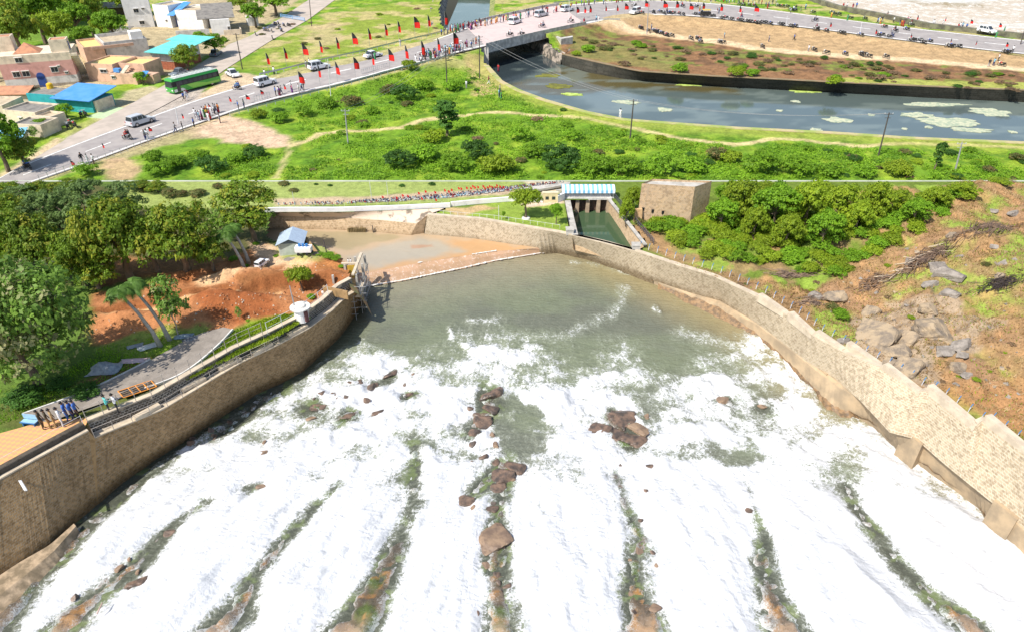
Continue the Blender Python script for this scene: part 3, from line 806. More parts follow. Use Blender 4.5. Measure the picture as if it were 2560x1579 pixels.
# ---- rock bed rising between the sheets of water
x = x.copy(); y = y.copy()
n1 = fbm(x * .7, y * .7, 71, 5); n2 = fbm(x * 2.2, y * 2.2, 72, 4)
zb = WZ(y) - .5 + (.5 + .3 * sstep(33, 25, y)) * sstep(.7, -.8, ribd + (n1 - .5) * 2.0) + (n2 - .5) * .8 * sstep(1.5, -.5, ribd)
keep = (ribd < 1.9).reshape(ny, nx); kf = (keep[:-1, :-1] | keep[1:, 1:]).reshape(-1)
bc = np.tile(np.array([[.13, .10, .065]]), (len(x), 1))
k = sstep(.45, .6, fbm(x * .9, y * .9, 73))[:, None]; bc = bc * (1 - k) + np.array([[.19, .135, .085]]) * k
k = (sstep(.46, .58, fbm(x * .5 + 7, y * .5, 74)) * .9)[:, None]; bc = bc * (1 - k) + np.array([[.085, .14, .018]]) * k
k = (sstep(.55, .66, fbm(x * 1.4 + 7, y * 1.4, 75)) * sstep(40, 30, y) * .8)[:, None]; bc = bc * (1 - k) + np.array([[.5, .24, .06]]) * k
k = (sstep(-.25, -.8, ribd) * sstep(29, 26.5, y) * .85)[:, None]; bc = bc * (1 - k) + np.array([[.6, .42, .28]]) * k
mm, nt, b = nt_new('wet_rock_and_algae')
a = nd(nt, 'ShaderNodeAttribute', attribute_name='Col'); g = gpos(nt)
n1_ = noise(nt, g, 2.4, 8, .75); n2_ = noise(nt, g, 7.5, 8, .85, 1.0)
c = mixc(nt, a.outputs['Color'], (.05, .05, .035), ramp(nt, n1_, .5, .7))
ea = nd(nt, 'ShaderNodeAttribute', attribute_name='edge').outputs['Fac']
c = mixc(nt, c, (.7, .72, .7), mth(nt, 'MULTIPLY', ramp(nt, mth(nt, 'ADD', n2_, mth(nt, 'MULTIPLY', ea, .3)), .54, .7), .95))
nt.links.new(c, b.inputs['Base Color']); b.inputs['Roughness'].default_value = .35
bump(nt, b, mth(nt, 'ADD', n1_, n2_), .8, .2)
rbm = npmesh('river_bed', np.stack([x, y, zb], 1), F[kf], mm, True, bc, {'edge': sstep(-1.1, .7, ribd + (n1 - .5) * 1.2)}); struct(rbm)

# left shelf of rock under the wall
sh1 = [wat(*p) + Vector((0, 0, .5)) for p in [(-300, 1700), (-60, 1490), (60, 1412), (130, 1372), (190, 1318)]]
sh2 = [wat(*p) + Vector((0, 0, -.3)) for p in [(-260, 1760), (-20, 1570), (90, 1470), (150, 1400), (200, 1330)]]
shm = [a.lerp(b, .55) + Vector((0, 0, .45)) for a, b in zip(sh1, sh2)]
ss = loft('rock_shelf', [even(sh1, 30), even(shm, 30), even(sh2, 30)], M('tan_bedrock', (.46, .34, .22), (.2, .15, .09), 1.2, .8, .9, 3, world_space=True)); struct(ss)

# ---- upstream pool, weir
toe = [wat(*p) for p in [(860, 728), (885, 722), (1000, 703), (1156, 671), (1240, 652), (1375, 630), (1400, 626)]]
crest = PL([(868, 690), (905, 684), (1062, 655), (1240, 628), (1330, 622), (1350, 618)], 3.4)
back = PL([(640, 600), (640, 560), (841, 560), (960, 566), (1058, 566), (1200, 585), (1330, 600)], 3.4)
nU = 160
A_, B_ = even(crest, nU), even(back, nU)
nv = 60
V = []; 
for j in range(nv + 1):
    for i in range(nU):
        p = A_[i].lerp(B_[i], (j / nv)); V.append((p.x, p.y, 3.4))
V = np.array(V); x = V[:, 0]; y = V[:, 1]
V[:, 2] += (fbm(x * .6, y * 1.2, 80) - .5) * .05
pc = np.tile(np.array([[.46, .34, .22]]), (len(x), 1))
pc = paint(x, y, pc, PL([(1100, 600), (1250, 600), (1400, 640), (1240, 660), (900, 720), (900, 690), (1000, 650), (1120, 640)], 3.4), (.52, .31, .15), 3, 2, 81)
pc = paint(x, y, pc, PL([(860, 640), (1000, 600), (1050, 592), (1120, 600), (1150, 630), (1000, 655), (900, 670)], 3.4), (.4, .35, .27), 2, 1.5, 82)
pc = paint(x, y, pc, PL([(680, 570), (900, 580), (1020, 592), (860, 625), (800, 610)], 3.4), (.36, .29, .17), 1, 1, 83)
pc = paint(x, y, pc, PL([(1030, 614), (1080, 610), (1085, 618), (1030, 622)], 3.4), (.42, .27, .18), .5, .5, 84)
F2 = [(j * nU + i, (j + 1) * nU + i, (j + 1) * nU + i + 1, j * nU + i + 1) for j in range(nv) for i in range(nU - 1)]
def mat_water(name, rough=.12, scale=1.4, bmp=.25, fine=.3, streak=None, dist=.1):
    m, nt, b = nt_new(name)
    a = nd(nt, 'ShaderNodeAttribute', attribute_name='Col'); g = gpos(nt)
    n = noise(nt, g, scale, 5, .6, .5); n2 = noise(nt, g, scale * 4, 5, .6)
    c = mixc(nt, a.outputs['Color'], (.62, .62, .6), mth(nt, 'MULTIPLY', n, fine), 'MULTIPLY')
    if streak: c = mixc(nt, c, streak, mth(nt, 'MULTIPLY', ramp(nt, mth(nt, 'MULTIPLY', n, mth(nt, 'ADD', n2, .5)), .5, .62), .8))
    nt.links.new(c, b.inputs['Base Color']); b.inputs['Roughness'].default_value = rough; b.inputs['IOR'].default_value = 1.33
    bump(nt, b, mth(nt, 'ADD', n, mth(nt, 'MULTIPLY', n2, .4)), bmp, dist)
    return m
WATER_BROWN = mat_water('silty_water', .2, .9, .2, .35)
struct(npmesh('upstream_pool', V, F2, WATER_BROWN, True, pc))
# weir glacis
te = even(toe, nU)
rows = [[p + Vector((0, 0, 0)) for p in A_], [a.lerp(b, .5) + Vector((0, 0, .12)) for a, b in zip(A_, te)], [p - Vector((0, 0, .25)) for p in te]]
m, nt, b = nt_new('shallow_brown_rapid'); g = gpos(nt)
n = noise(nt, g, 2.2, 8, .75, .8); n2 = noise(nt, g, .5, 4)
c = mixc(nt, (.5, .31, .19), (.4, .25, .14), ramp(nt, n2, .35, .65)); c = mixc(nt, c, (.85, .78, .7), mth(nt, 'MULTIPLY', ramp(nt, n, .52, .68), .75))
nt.links.new(c, b.inputs['Base Color']); b.inputs['Roughness'].default_value = .35; bump(nt, b, n, .6, .12)
gl = loft('weir_water', rows, m); struct(gl)
fo = MB()
WF = M('bright_foam', (.7, .68, .64), (.6, .55, .48), 2, .8, .5, 5, world_space=True)
for line, wd in ((te, .12), (A_, .09)):
    pts = [p + Vector((0, 0, .03)) for p in line[3:-2]]
    wds = [wd * (.3 + 1.4 * RND.random() ** 2) for _ in pts]
    for i in range(len(pts) - 1):
        if line is A_ and fbm(pts[i].x * .3, 3.3, 5) < .45: continue
        z_ = .04
        a, b_ = pts[i], pts[i + 1]
        fo.add((a + Vector((0, -wds[i], z_)), b_ + Vector((0, -wds[i + 1], z_)), b_ + Vector((0, wds[i + 1], z_ + .05)), a + Vector((0, wds[i], z_ + .05))), ((0, 1, 2, 3),))
of = fo.build('weir_foam', WF); of['kind'] = 'stuff'; tag(of, 'white foam lines along the crest and toe of the weir', 'foam')

# ---- orange terrace paving
def poly_sheet(name, pts, z, mat):
    n = len(pts); c = [(p[0], p[1], z) for p in pts]
    me = bpy.data.meshes.new(name); me.from_pydata(c, [], [tuple(range(n))]); me.materials.append(mat)
    uv = me.uv_layers.new(name='UVMap')
    for l in me.loops: uv.data[l.index].uv = (c[l.vertex_index][0], c[l.vertex_index][1])
    me.update()
    o = bpy.data.objects.new(name, me); C.objects.link(o); return o
m, nt, b = nt_new('orange_and_pink_pavers')
tc = nt.nodes.new('ShaderNodeTexCoord'); mp = nd(nt, 'ShaderNodeMapping'); nt.links.new(tc.outputs['UV'], mp.inputs[0]); mp.inputs['Rotation'].default_value = (0, 0, .95)
ck = nt.nodes.new('ShaderNodeTexChecker'); nt.links.new(mp.outputs[0], ck.inputs[0]); ck.inputs['Scale'].default_value = 3.4
ck.inputs[1].default_value = (.68, .4, .14, 1); ck.inputs[2].default_value = (.62, .3, .17, 1)
g = gpos(nt); nt.links.new(mixc(nt, ck.outputs[0], (.5, .28, .12), mth(nt, 'MULTIPLY', noise(nt, g, 1.5, 6), .5)), b.inputs['Base Color']); b.inputs['Roughness'].default_value = .85
tp = [p for p in offset(plz, .5)] + PL([(222, 1045), (120, 1052), (0, 1085), (-300, 1170)])
struct(poly_sheet('terrace_paving', tp, 6.12, m))

# ---- asphalt lane on the left bank
ASPH_OLD = M('old_asphalt', (.3, .26, .22), (.22, .19, .16), 1.0, .9, .3, 8, world_space=True)
lane_l = smooth(PL([(60, 1040), (215, 985), (330, 930), (430, 875), (490, 840), (560, 822)]), 2)
lane_r = smooth(PL([(120, 1060), (262, 1010), (400, 965), (470, 935), (545, 872), (585, 828)]), 2)
struct(strip('lane', even([p + Vector((0, 0, .22)) for p in lane_l], 40), even([p + Vector((0, 0, .22)) for p in lane_r], 40), ASPH_OLD))
kb = MB(); WHITE_CONC = M('whitewashed_concrete', (.72, .7, .66), (.5, .48, .44), 1.5, .85, .2, world_space=True)
capstone(kb, [p + Vector((0, 0, .1)) for p in even(lane_r, 40)][16:], .14, .22)
capstone(kb, [p + Vector((0, 0, .1)) for p in even(lane_l, 40)][:24], .14, .2)
struct(kb.build('kerb', WHITE_CONC))

# ---- canal mouth beside the gate house
chw = empty('canal_channel', tuple(at(1500, 560, 6))); tag(chw, 'straight green canal between granite walls below the gated head works', 'canal')
cwp = PL([(1405, 520), (1530, 515), (1625, 640), (1430, 592)], 4.0)
WATER_GREEN = mat_water('still_green_water', .05, .8, .05, .3)
cx_ = np.array([[p.x, p.y, 4.0] for p in cwp])
co = npmesh('water', cx_, [(0, 1, 2, 3)], WATER_GREEN, False, np.tile([[.06, .1, .05]], (4, 1))); child(co, chw)
r_t = PL([(1524, 496), (1560, 540), (1618, 613)]); r_b = PL([(1522, 533), (1550, 575), (1584, 630)], 3.9)
child(loft('right_wall', [even(r_t, 20), even(r_b, 20)], MAS_FAR), chw)
l_t = PL([(1412, 503), (1420, 545), (1430, 589)]); l_b = [Vector((p.x + .3, p.y, 3.9)) for p in l_t]
child(loft('left_wall', [even(l_t, 20), even(l_b, 20)], MAS_FAR), chw)
cb_ = MB(); capstone(cb_, even(l_t, 12), .75, .12); child(cb_.build('coping', CONC_G), chw); cb_ = MB(); capstone(cb_, list(reversed(even(r_t, 12))), .45, .12)
child(cb_.build('coping', CONC_G), chw)
# thin wall top between river and canal mouth
th_ = MB(); seg = PL([(1430, 589), (1510, 607), (1586, 628)]); capstone(th_, even(seg, 10), .5, .1)
child(th_.build('cross_wall_cap', CONC_CAP), chw)
bk = MB(); bseg = [p - Vector((0, 0, .0)) for p in even(offset(seg, .5), 10)]
for a, c_ in zip(bseg[:-1], bseg[1:]): bk.quad(a, c_, Vector((c_.x, c_.y, 3.8)), Vector((a.x, a.y, 3.8)))
child(bk.build('cross_wall_back', MAS_FAR), chw)
for px, py in ((1424, 583), (1589, 622)):
    p = at(px, py, 6.0); b = MB(); b.box((p.x, p.y, 6.25), (.9, .9, .6)); b.box((p.x, p.y, 6.6), (1.0, 1.0, .12)); child(b.build('end_pillar', CONC_G), chw)

# earthen bank falling to the brown pool
bt = [Vector(p) for p in PL([(896, 724), (875, 672), (845, 632), (800, 612), (760, 598), (690, 600), (660, 590)])]
eb = loft('river_bank', [even([p + Vector((0, 0, .02)) for p in offset(bt, .7)], 50), even([p - Vector((0, 0, .6)) for p in bt], 50), even([Vector((p.x, p.y, 2.4)) for p in offset(bt, -1.1)], 50)], M('bank_soil', (.42, .22, .1), (.2, .2, .07), 1.1, .9, .8, 4, world_space=True)); struct(eb)
# ================================================================ THE UPPER PLAIN
ROAD_Z = [(0, 6.06), (480, 6.08), (580, 6.2), (655, 6.4), (760, 6.8), (880, 7.4), (1000, 8.0), (1140, 8.5), (1200, 8.6), (1440, 8.6), (1569, 8.2), (1750, 7.7), (1900, 7.3), (2080, 7.0), (2560, 6.6), (3000, 6.5)]
def rz(px): return float(np.interp(px, [a for a, b in ROAD_Z], [b for a, b in ROAD_Z]))
RN = [at(px, py, rz(px)) for px, py in [(-120, 527), (0, 482), (105, 445), (255, 393), (369, 350), (480, 312), (580, 277), (655, 253), (760, 228), (880, 200), (992, 169), (1100, 140), (1181, 121), (1300, 92), (1440, 62), (1569, 39), (1660, 36), (1750, 40), (1900, 57), (2035, 70), (2272, 102), (2434, 121), (2560, 134), (2750, 156)]]
RF = [at(px, py, rz(px)) for px, py in [(-120, 492), (0, 448), (40, 422), (180, 366), (318, 315), (400, 285), (480, 256), (568, 228), (751, 177), (800, 163), (880, 149), (1000, 121), (1100, 98), (1200, 57), (1280, 40), (1380, 18), (1449, 11), (1569, 3), (1675, 3), (1810, 12), (1930, 27), (2080, 47), (2272, 71), (2350, 80), (2560, 103), (2750, 122)]]
nS = 260
RNs = even(smooth(RN, 2), nS); RFs = even(smooth(RF, 2), nS)
CEN = [a.lerp(b, .5) for a, b in zip(RNs, RFs)]
CENz = [p.z for p in CEN]
_hw = []
for i_ in range(nS):
    t_ = CEN[min(nS - 1, i_ + 1)] - CEN[max(0, i_ - 1)]; n_ = Vector((-t_.y, t_.x, 0)).normalized(); _hw.append(abs((RFs[i_] - RNs[i_]).dot(n_)) / 2)
CANAL_N = PL([(1221, 164), (1257, 204), (1300, 226), (1365, 250), (1470, 280), (1560, 298), (1620, 303), (1840, 319), (2080, 331), (2272, 344), (2560, 356), (2800, 367)])
CANAL_FT = PL([(1405, 137), (1470, 152), (1560, 172), (1600, 180), (1780, 192), (1930, 199), (2080, 207), (2350, 219), (2560, 227), (2800, 235)])
CANAL_FB = PL([(1405, 163), (1470, 182), (1560, 198), (1600, 202), (1840, 219), (2080, 231), (2320, 245), (2560, 256), (2800, 266)], 3.5)
CANAL = CANAL_N + list(reversed(CANAL_FT)) + PL([(1340, 100), (1290, 70), (1240, 45), (1232, 20), (1236, -25), (1112, -25), (1100, 22), (1105, 62), (1150, 92), (1192, 128)])
RIVER_UP = PL([(1990, -40), (2050, 8), (2085, 20), (2200, 44), (2320, 70), (2560, 98), (2900, 128), (2900, -100)])
SIDE_L = PL([(165, 347), (294, 280), (417, 211), (490, 166), (526, 143), (571, 112), (622, 92), (700, 47), (772, 0), (800, -20)], 6.05)
SIDE_R = PL([(250, 345), (400, 270), (520, 205), (562, 175), (676, 103), (769, 51), (835, 2), (860, -16)], 6.05)
RARC = sum((a - b).length for a, b in zip(CEN[:-1], CEN[1:]))

def hU(x, y):
    d, v = dline(x, y, CEN[::4], vals=CENz[::4])
    z = 6.0 + (fbm(x * .12, y * .12, 101) - .5) * .5 * sstep(SEAM_Y + .2, SEAM_Y + 4, y)
    hw = dline(x, y, CEN[::4], vals=_hw[::4])[1]; d = d - hw + 5.0
    k = sstep(14, 6.2, d) ** 1.2
    z = z * (1 - k) + (v - .1) * k
    z = np.where(d < 6.8, v - .13, z)
    ds = dline(x, y, [a.lerp(b, .5) for a, b in zip(even(SIDE_L, 30), even(SIDE_R, 30))])
    ks = sstep(9, 5, ds) * sstep(4, 8, d); z = z * (1 - ks) + 5.97 * ks
    dc = dline(x, y, CANAL_FT); kc = sstep(2.5, .3, dc) * sstep(5, 8, d); z = z * (1 - kc) + 6.0 * kc
    dc = dline(x, y, CANAL_N); kc = sstep(3, .3, dc) * sstep(5, 8, d); z = z * (1 - kc) + 6.0 * kc
    z = z + (fbm(x * .45, y * .45, 102) - .5) * .5 * sstep(7, 11, d) * sstep(7, 10, ds) * sstep(2, 4, dc) * sstep(SEAM_Y + .2, SEAM_Y + 2, y)
    return z

def gu(px, py):
    """point of the upper plain seen at a survey position"""
    z = 6.0
    for _ in range(7):
        p = at(px, py, z); z = float(hU(np.array([p.x]), np.array([p.y]))[0])
    return Vector((p.x, p.y, z))
def gl_(px, py):
    z = 6.0
    for _ in range(7):
        p = at(px, py, z); z = float(hL(np.array([p.x]), np.array([p.y]))[0])
    return Vector((p.x, p.y, z))
def groad(px, py):
    p = at(px, py, rz(px)); return p

FOOT = PL([(690, 445), (702, 420), (727, 366), (765, 355), (800, 336), (860, 327), (940, 325), (1000, 320), (1050, 302), (1085, 296), (1160, 291), (1200, 284), (1250, 281), (1330, 290), (1400, 292), (1470, 297), (1540, 312), (1600, 323), (1700, 345), (1830, 363), (1880, 358), (1920, 348), (2000, 349), (2080, 358), (2150, 365), (2250, 358), (2400, 362), (2560, 372), (2800, 380)])
TRACK = PL([(1450, 75), (1520, 68), (1600, 75), (1780, 97), (1900, 115), (2080, 133), (2260, 143), (2560, 168), (2800, 185)], 6.6)
def cU(x, y, z):
    g1 = fbm(x * .18, y * .18, 110); g2 = fbm(x * .6, y * .6, 111)
    col = np.tile(np.array([[.15, .27, .02]]), (len(x), 1))
    k = sstep(.45, .62, g1)[:, None]; col = col * (1 - k) + np.array([[.24, .34, .03]]) * k
    k = (sstep(.5, .68, g2) * .8)[:, None]; col = col * (1 - k) + np.array([[.08, .18, .015]]) * k
    def P_(pts, c, f=1.5, w=1.5, s=0, amt=1.0, sc=.3, zz=6.0):
        nonlocal col
        col = paint(x, y, col, PL(pts, zz), c, f, w, s, amt, sc)
    # grass beyond the road with dry spots
    P_([(880, 20), (1100, 0), (1100, 90), (900, 130), (640, 180), (600, 170), (700, 100)], (.24, .29, .045), 3, 3, 112, .8)
    k = (sstep(.47, .6, fbm(x * .16 + 5, y * .2, 113)) * sstep(150, 165, y) * .75)[:, None]; col = col * (1 - k) + np.array([[.48, .38, .18]]) * k
    # rubble and bare soil
    P_([(460, 330), (500, 300), (560, 292), (640, 312), (724, 345), (740, 366), (690, 372), (610, 362), (520, 348)], (.56, .4, .27), 1.5, 2, 114)
    P_([(280, 385), (400, 340), (480, 318), (520, 345), (400, 365), (300, 410), (260, 453), (250, 420)], (.42, .33, .19), 1.5, 2, 115, .8)
    P_([(250, 400), (330, 390), (350, 453), (250, 460)], (.55, .36, .22), 1.5, 2, 116, .8)
    P_([(760, 65), (860, 60), (850, 115), (780, 120)], (.5, .37, .22), 3, 5, 117, .6)
    P_([(1160, 150), (1225, 165), (1260, 205), (1250, 240), (1190, 240), (1170, 200)], (.5, .34, .18), 1.5, 2, 118, .75)
    # right of the bridge: bare bank, verge and track
    P_([(1420, 62), (1600, 38), (1900, 60), (2560, 140), (2800, 160), (2800, 236), (2560, 228), (2080, 208), (1600, 181), (1400, 138)], (.25, .135, .065), 1, 1.5, 119, sc=.25)
    k = (inpoly(x, y, PL([(1400, 80), (2800, 150), (2800, 238), (1400, 140)])) * sstep(.5, .62, fbm(x * .22, y * .3, 120)) * .85)[:, None]
    col = col * (1 - k) + np.array([[.17, .22, .04]]) * k
    k = (inpoly(x, y, PL([(1400, 80), (2800, 150), (2800, 238), (1400, 140)])) * sstep(.5, .62, fbm(x * .5, y * .6, 140)) * .7)[:, None]; col = col * (1 - k) + np.array([[.12, .07, .04]]) * k
    P_([(1440, 90), (1560, 100), (1700, 150), (1680, 182), (1420, 140)], (.2, .22, .06), 2, 3, 121, .6)
    P_([(2100, 195), (2560, 208), (2800, 216), (2800, 236), (2100, 210)], (.34, .38, .08), 1, 1, 122, .8)
    P_([(1450, 48), (1620, 40), (1900, 62), (2560, 140), (2800, 160), (2800, 190), (2560, 165), (1900, 112), (1600, 85), (1450, 75)], (.43, .29, .15), 1.2, 1.0, 123, sc=.3, zz=6.6)
    d = dline(x, y, TRACK); k = sstep(3.4, 2.0, d + (g2 - .5) * 1.5)[:, None]; col = col * (1 - k) + np.array([[.66, .48, .29]]) * k
    # verges of the big road
    dr, hw_ = dline(x, y, CEN[::4], vals=_hw[::4]); dr = dr - hw_ + 4.6; k = (sstep(7.2, 5.4, dr + (g2 - .5) * 2) * .75)[:, None]; col = col * (1 - k) + np.array([[.46, .37, .2]]) * k
    # village
    P_([(-200, 330), (0, 300), (60, 250), (200, 220), (300, 215), (420, 195), (520, 140), (600, 100), (700, 40), (760, -10), (520, -20), (260, 90), (0, 130), (-300, 200)], (.42, .34, .2), 2, 2, 124)
    P_([(-200, 200), (0, 110), (140, 100), (260, 90), (330, 40), (280, -30), (-400, -30)], (.14, .24, .03), 2, 2, 125)
    P_([(330, 200), (410, 190), (400, 215), (350, 222)], (.25, .42, .05), 1, 1, 126); P_([(130, 330), (260, 285), (320, 250), (330, 262), (180, 345)], (.34, .36, .1), 1, 1, 127)
    P_([(60, 400), (140, 345), (165, 350), (90, 400)], (.6, .46, .28), 1, 1, 128); P_([(0, 440), (60, 400), (80, 405), (20, 440)], (.55, .42, .26), 1, 1, 129)
    P_([(250, 245), (320, 250), (260, 283), (235, 285)], (.5, .56, .24), .6, .4, 130)
    P_([(400, 290), (470, 250), (540, 215), (560, 178), (620, 185), (660, 195), (600, 232), (480, 268)], (.52, .4, .26), 1, 1, 131)
    P_([(40, 440), (165, 346), (420, 210), (500, 170), (520, 205), (490, 262), (318, 318), (180, 370), (60, 432)], (.42, .36, .3), .8, .3, 132)
    P_([(235, 290), (330, 225), (380, 215), (400, 225), (300, 275), (250, 305)], (.5, .4, .26), 1, 1, 133, .8)
    d = dline(x, y, FOOT[2:]); k = sstep(.95, .45, d + (g2 - .5) * .5)[:, None]; col = col * (1 - k) + np.array([[.55, .45, .22]]) * k
    d = dline(x, y, FOOT[:3]); k = (sstep(.6, .25, d + (g2 - .5) * .5) * .8)[:, None]; col = col * (1 - k) + np.array([[.5, .42, .2]]) * k
    dn = dline(x, y, CANAL_N); k = (sstep(7, 2, dn + (g2 - .5) * 2) * .6)[:, None]; col = col * (1 - k) + np.array([[.34, .36, .07]]) * k
    return col

UG = mat_ground('grass_and_scrub_ground', 2.2, .6, .7)
xs = np.concatenate([np.arange(-330, -190, 4), np.arange(-190, 190, .7), np.arange(190, 331, 4)])
ys = np.concatenate([np.arange(SEAM_Y, 150, .6), np.arange(150, 270, 1.0), np.arange(270, 420, 6)])
def updrop(x, y): return inpoly(x, y, CANAL) | inpoly(x, y, RIVER_UP)
grid_land('upper_ground', xs, ys, hU, cU, UG, updrop)
kb = MB(); kb.box((0, SEAM_Y - .02, 5.55), (700, .22, 1.04)); struct(kb.build('boundary_kerb', M('pale_kerb', (.55, .56, .5), (.42, .45, .36), .3, .9, world_space=True)))

# ---- road
ASPH = M('grey_asphalt', (.36, .325, .30), (.29, .26, .245), .5, .85, .15, 6, world_space=True)
ASPH2 = M('worn_side_road', (.5, .42, .35), (.4, .34, .28), .4, .9, .15, 6, world_space=True)
DECK = M('pinkish_concrete_deck', (.6, .47, .43), (.52, .42, .39), .5, .85, .15, 6, world_space=True)
LINE = M('road_paint', (.8, .78, .74), (.6, .58, .54), 2, .8, world_space=True)
def off2(t):  # across the carriageway 0 near .. 1 far
    return [a.lerp(b, t) for a, b in zip(RNs, RFs)]
outn, outf = off2(-.05), off2(1.05)
struct(strip('road', outn, outf, ASPH, .0))
struct(strip('side_road', even(SIDE_L, 60), even(SIDE_R, 60), ASPH2, .02))
# apron where the lanes meet
struct(strip('road_junction', PL([(60, 412), (165, 346), (294, 279), (417, 210)], 6.055), PL([(60, 424), (200, 357), (318, 313), (500, 215)], 6.055), ASPH2))
def stations(p):  # parameter nearest to a survey x
    return min(range(nS), key=lambda i: (CEN[i] - groad(*p)).length)
lm = MB()
def painted(t, w, i0=0, i1=nS - 1, dash=None, z=.02):
    hw = w / 2
    on = True; acc = 0
    l = off2(t)
    for i in range(i0, i1):
        a, b = l[i], l[i + 1]; s = (b - a).length
        n = (RFs[i] - RNs[i]) * (w * .085); n2 = (RFs[i + 1] - RNs[i + 1]) * (w * .085)
        acc += s
        if dash:
            ph = acc % (dash[0] + dash[1])
            if ph > dash[0]: continue
        up = Vector((0, 0, z)); lm.quad(a - n + up, b - n2 + up, b + n2 + up, a + n + up)
nS_f = nS
painted(.0, .28); painted(1.0, .28); painted(.5, .22, dash=(4.6, 6.5))
struct(lm.build('road_markings', LINE))

# ---- bridge deck over the canal
bi0, bi1 = stations((1187, 90)), stations((1436, 38))
br = empty('road_bridge', tuple(CEN[(bi0 + bi1) // 2])); tag(br, 'grey concrete road bridge with pale parapets crossing the canal', 'bridge')
dN = [a + (a - b).normalized() * 1.5 for a, b in zip(RNs, RFs)][bi0:bi1 + 1]
dF = [b + (b - a).normalized() * 1.5 for a, b in zip(RNs, RFs)][bi0:bi1 + 1]
ds_ = strip('deck', dN, dF, DECK, .03); child(ds_, br)
PARA = M('stained_pale_concrete', (.6, .57, .52), (.36, .34, .31), .9, .9, .3, 4, world_space=True)
g_ = MB()
for pl in (dN, dF):
    s_ = 1 if pl is dN else -1
    for a, b in zip(pl[:-1], pl[1:]):
        o_ = Vector((0, -.35 * s_, 0))
        g_.add((a + Vector((0, 0, -1.5)), b + Vector((0, 0, -1.5)), b + o_ + Vector((0, 0, -1.5)), a + o_ + Vector((0, 0, -1.5)),
                a + Vector((0, 0, .75)), b + Vector((0, 0, .75)), b + o_ + Vector((0, 0, .75)), a + o_ + Vector((0, 0, .75))), ((0, 1, 5, 4), (4, 5, 6, 7), (2, 3, 7, 6), (3, 2, 1, 0)))
    child(g_.build('parapet', PARA), br); g_ = MB()
so = strip('soffit', dN, dF, PARA, -.9); child(so, br)
def slabwall(a, b, w, z0, z1, mat, name, par):
    d = (b - a); d.z = 0; n = Vector((-d.y, d.x, 0)).normalized() * w
    m_ = MB(); m_.prism([a, b, b + n, a + n], z0, z1); o = m_.build(name, mat); child(o, par); return o
aL, bL = dN[0], dF[0]; slabwall(Vector(aL) + Vector((.3, 0, 0)), Vector(bL) + Vector((.3, 0, 0)), 2.2, 2.5, 7.65, PARA, 'abutment', br)
aR, bR = dN[-1], dF[-1]; slabwall(Vector(aR) + Vector((-2.6, 0, 0)), Vector(bR) + Vector((-2.6, 0, 0)), -.9, 2.5, 7.65, PARA, 'abutment', br)
# wing wall
A_b = at(1403, 140, 3.5); w1 = MB(); w1.prism([(A_b.x - .2, A_b.y - .6), (A_b.x + 3.0, A_b.y + 2.0), (A_b.x + 3.0, A_b.y + 3.6), (A_b.x - .2, A_b.y + 1.2)], 3.0, 7.75); child(w1.build('abutment_face', PARA), br)
A_c = at(1335, 108, 3.5); w1 = MB(); w1.prism([(A_b.x - .2, A_b.y - .5), (A_b.x + .4, A_b.y), (A_c.x + .6, A_c.y), (A_c.x - .2, A_c.y)], 3.0, 7.7); child(w1.build('abutment_side', PARA), br)
w1 = MB(); p = dN[-1]; w1.prism([(p.x - 2.6, p.y), (p.x - .2, p.y - .2), (p.x + 3.5, p.y + 3), (p.x + 3.5, p.y + 4.2), (p.x - 2.6, p.y + 1)], 2.5, 8.3); child(w1.build('wing_wall', PARA), br)
p = dN[0]; w1 = MB(); w1.prism([(p.x - 2.5, p.y), (p.x + .6, p.y - .2), (p.x + .6, p.y + 1), (p.x - 2.5, p.y + 1)], 2.5, 8.3); child(w1.build('wing_wall', PARA), br)
for i in range(6):  # black and white chevron boards on the far parapet
    k = int(3 + i * 5.2)
    if k >= len(dF): break
    q = dF[k]; b = MB()
    for c in range(2): b.box((q.x + c * .55, q.y - .45, q.z + .62), (.28, .05, .5), 0, shear=(.2, 0))
    child(b.build('chevron', M('black_paint', (.02, .02, .02))), br)

# ---- canal water, walls
cw = CANAL + []
wc = np.array([.1, .14, .13])
gx = np.arange(-20, 175, 1.2); gy = np.arange(98, 300, 1.2); X, Y = np.meshgrid(gx, gy); x = X.ravel(); y = Y.ravel()
canw = PL([(1215, 185), (1365, 262), (1620, 318), (2272, 360), (2800, 385)], 6.0) + PL([(2800, 225), (1600, 170), (1420, 128), (1260, 40), (1260, -40), (1090, -40), (1085, 30), (1100, 70), (1150, 120)], 6.0)
ins = inpoly(x, y, canw)
col = np.tile(np.array([[.1, .13, .12]]), (len(x), 1))
def Pw(pts, c, f=3, w=2, s=0, amt=1.0, sc=.2):
    global col
    col = paint(x, y, col, PL(pts, 3.5), c, f, w, s, amt, sc)
Pw([(1260, 215), (1420, 168), (1600, 205), (1840, 222), (1850, 235), (1560, 220), (1440, 240), (1340, 235)], (.11, .09, .035), 3, 2, 201)
Pw([(1440, 240), (1560, 230), (1640, 260), (1560, 285), (1480, 275)], (.16, .2, .19), 4, 3, 202)
Pw([(1230, 60), (1100, 70), (1090, -30), (1240, -30)], (.12, .16, .13), 3, 3, 203)
Pw([(1220, 190), (1230, 150), (1350, 110), (1400, 160), (1300, 200), (1260, 210)], (.02, .03, .04), 3, 1, 204, .8)  # shade under the bridge painted into the water
k = (sstep(.55, .66, fbm(x * .13, y * .3, 205)) * .6)[:, None]; col = col * (1 - k) + np.array([[.2, .24, .21]]) * k
F = []
nx = len(gx); idx = np.arange(len(x)).reshape(len(gy), nx)
F = np.stack([idx[:-1, :-1], idx[:-1, 1:], idx[1:, 1:], idx[1:, :-1]], -1).reshape(-1, 4)
F = F[ins[F].all(1)]
WC = mat_water('canal_water_surface', .09, .35, .03, .3)
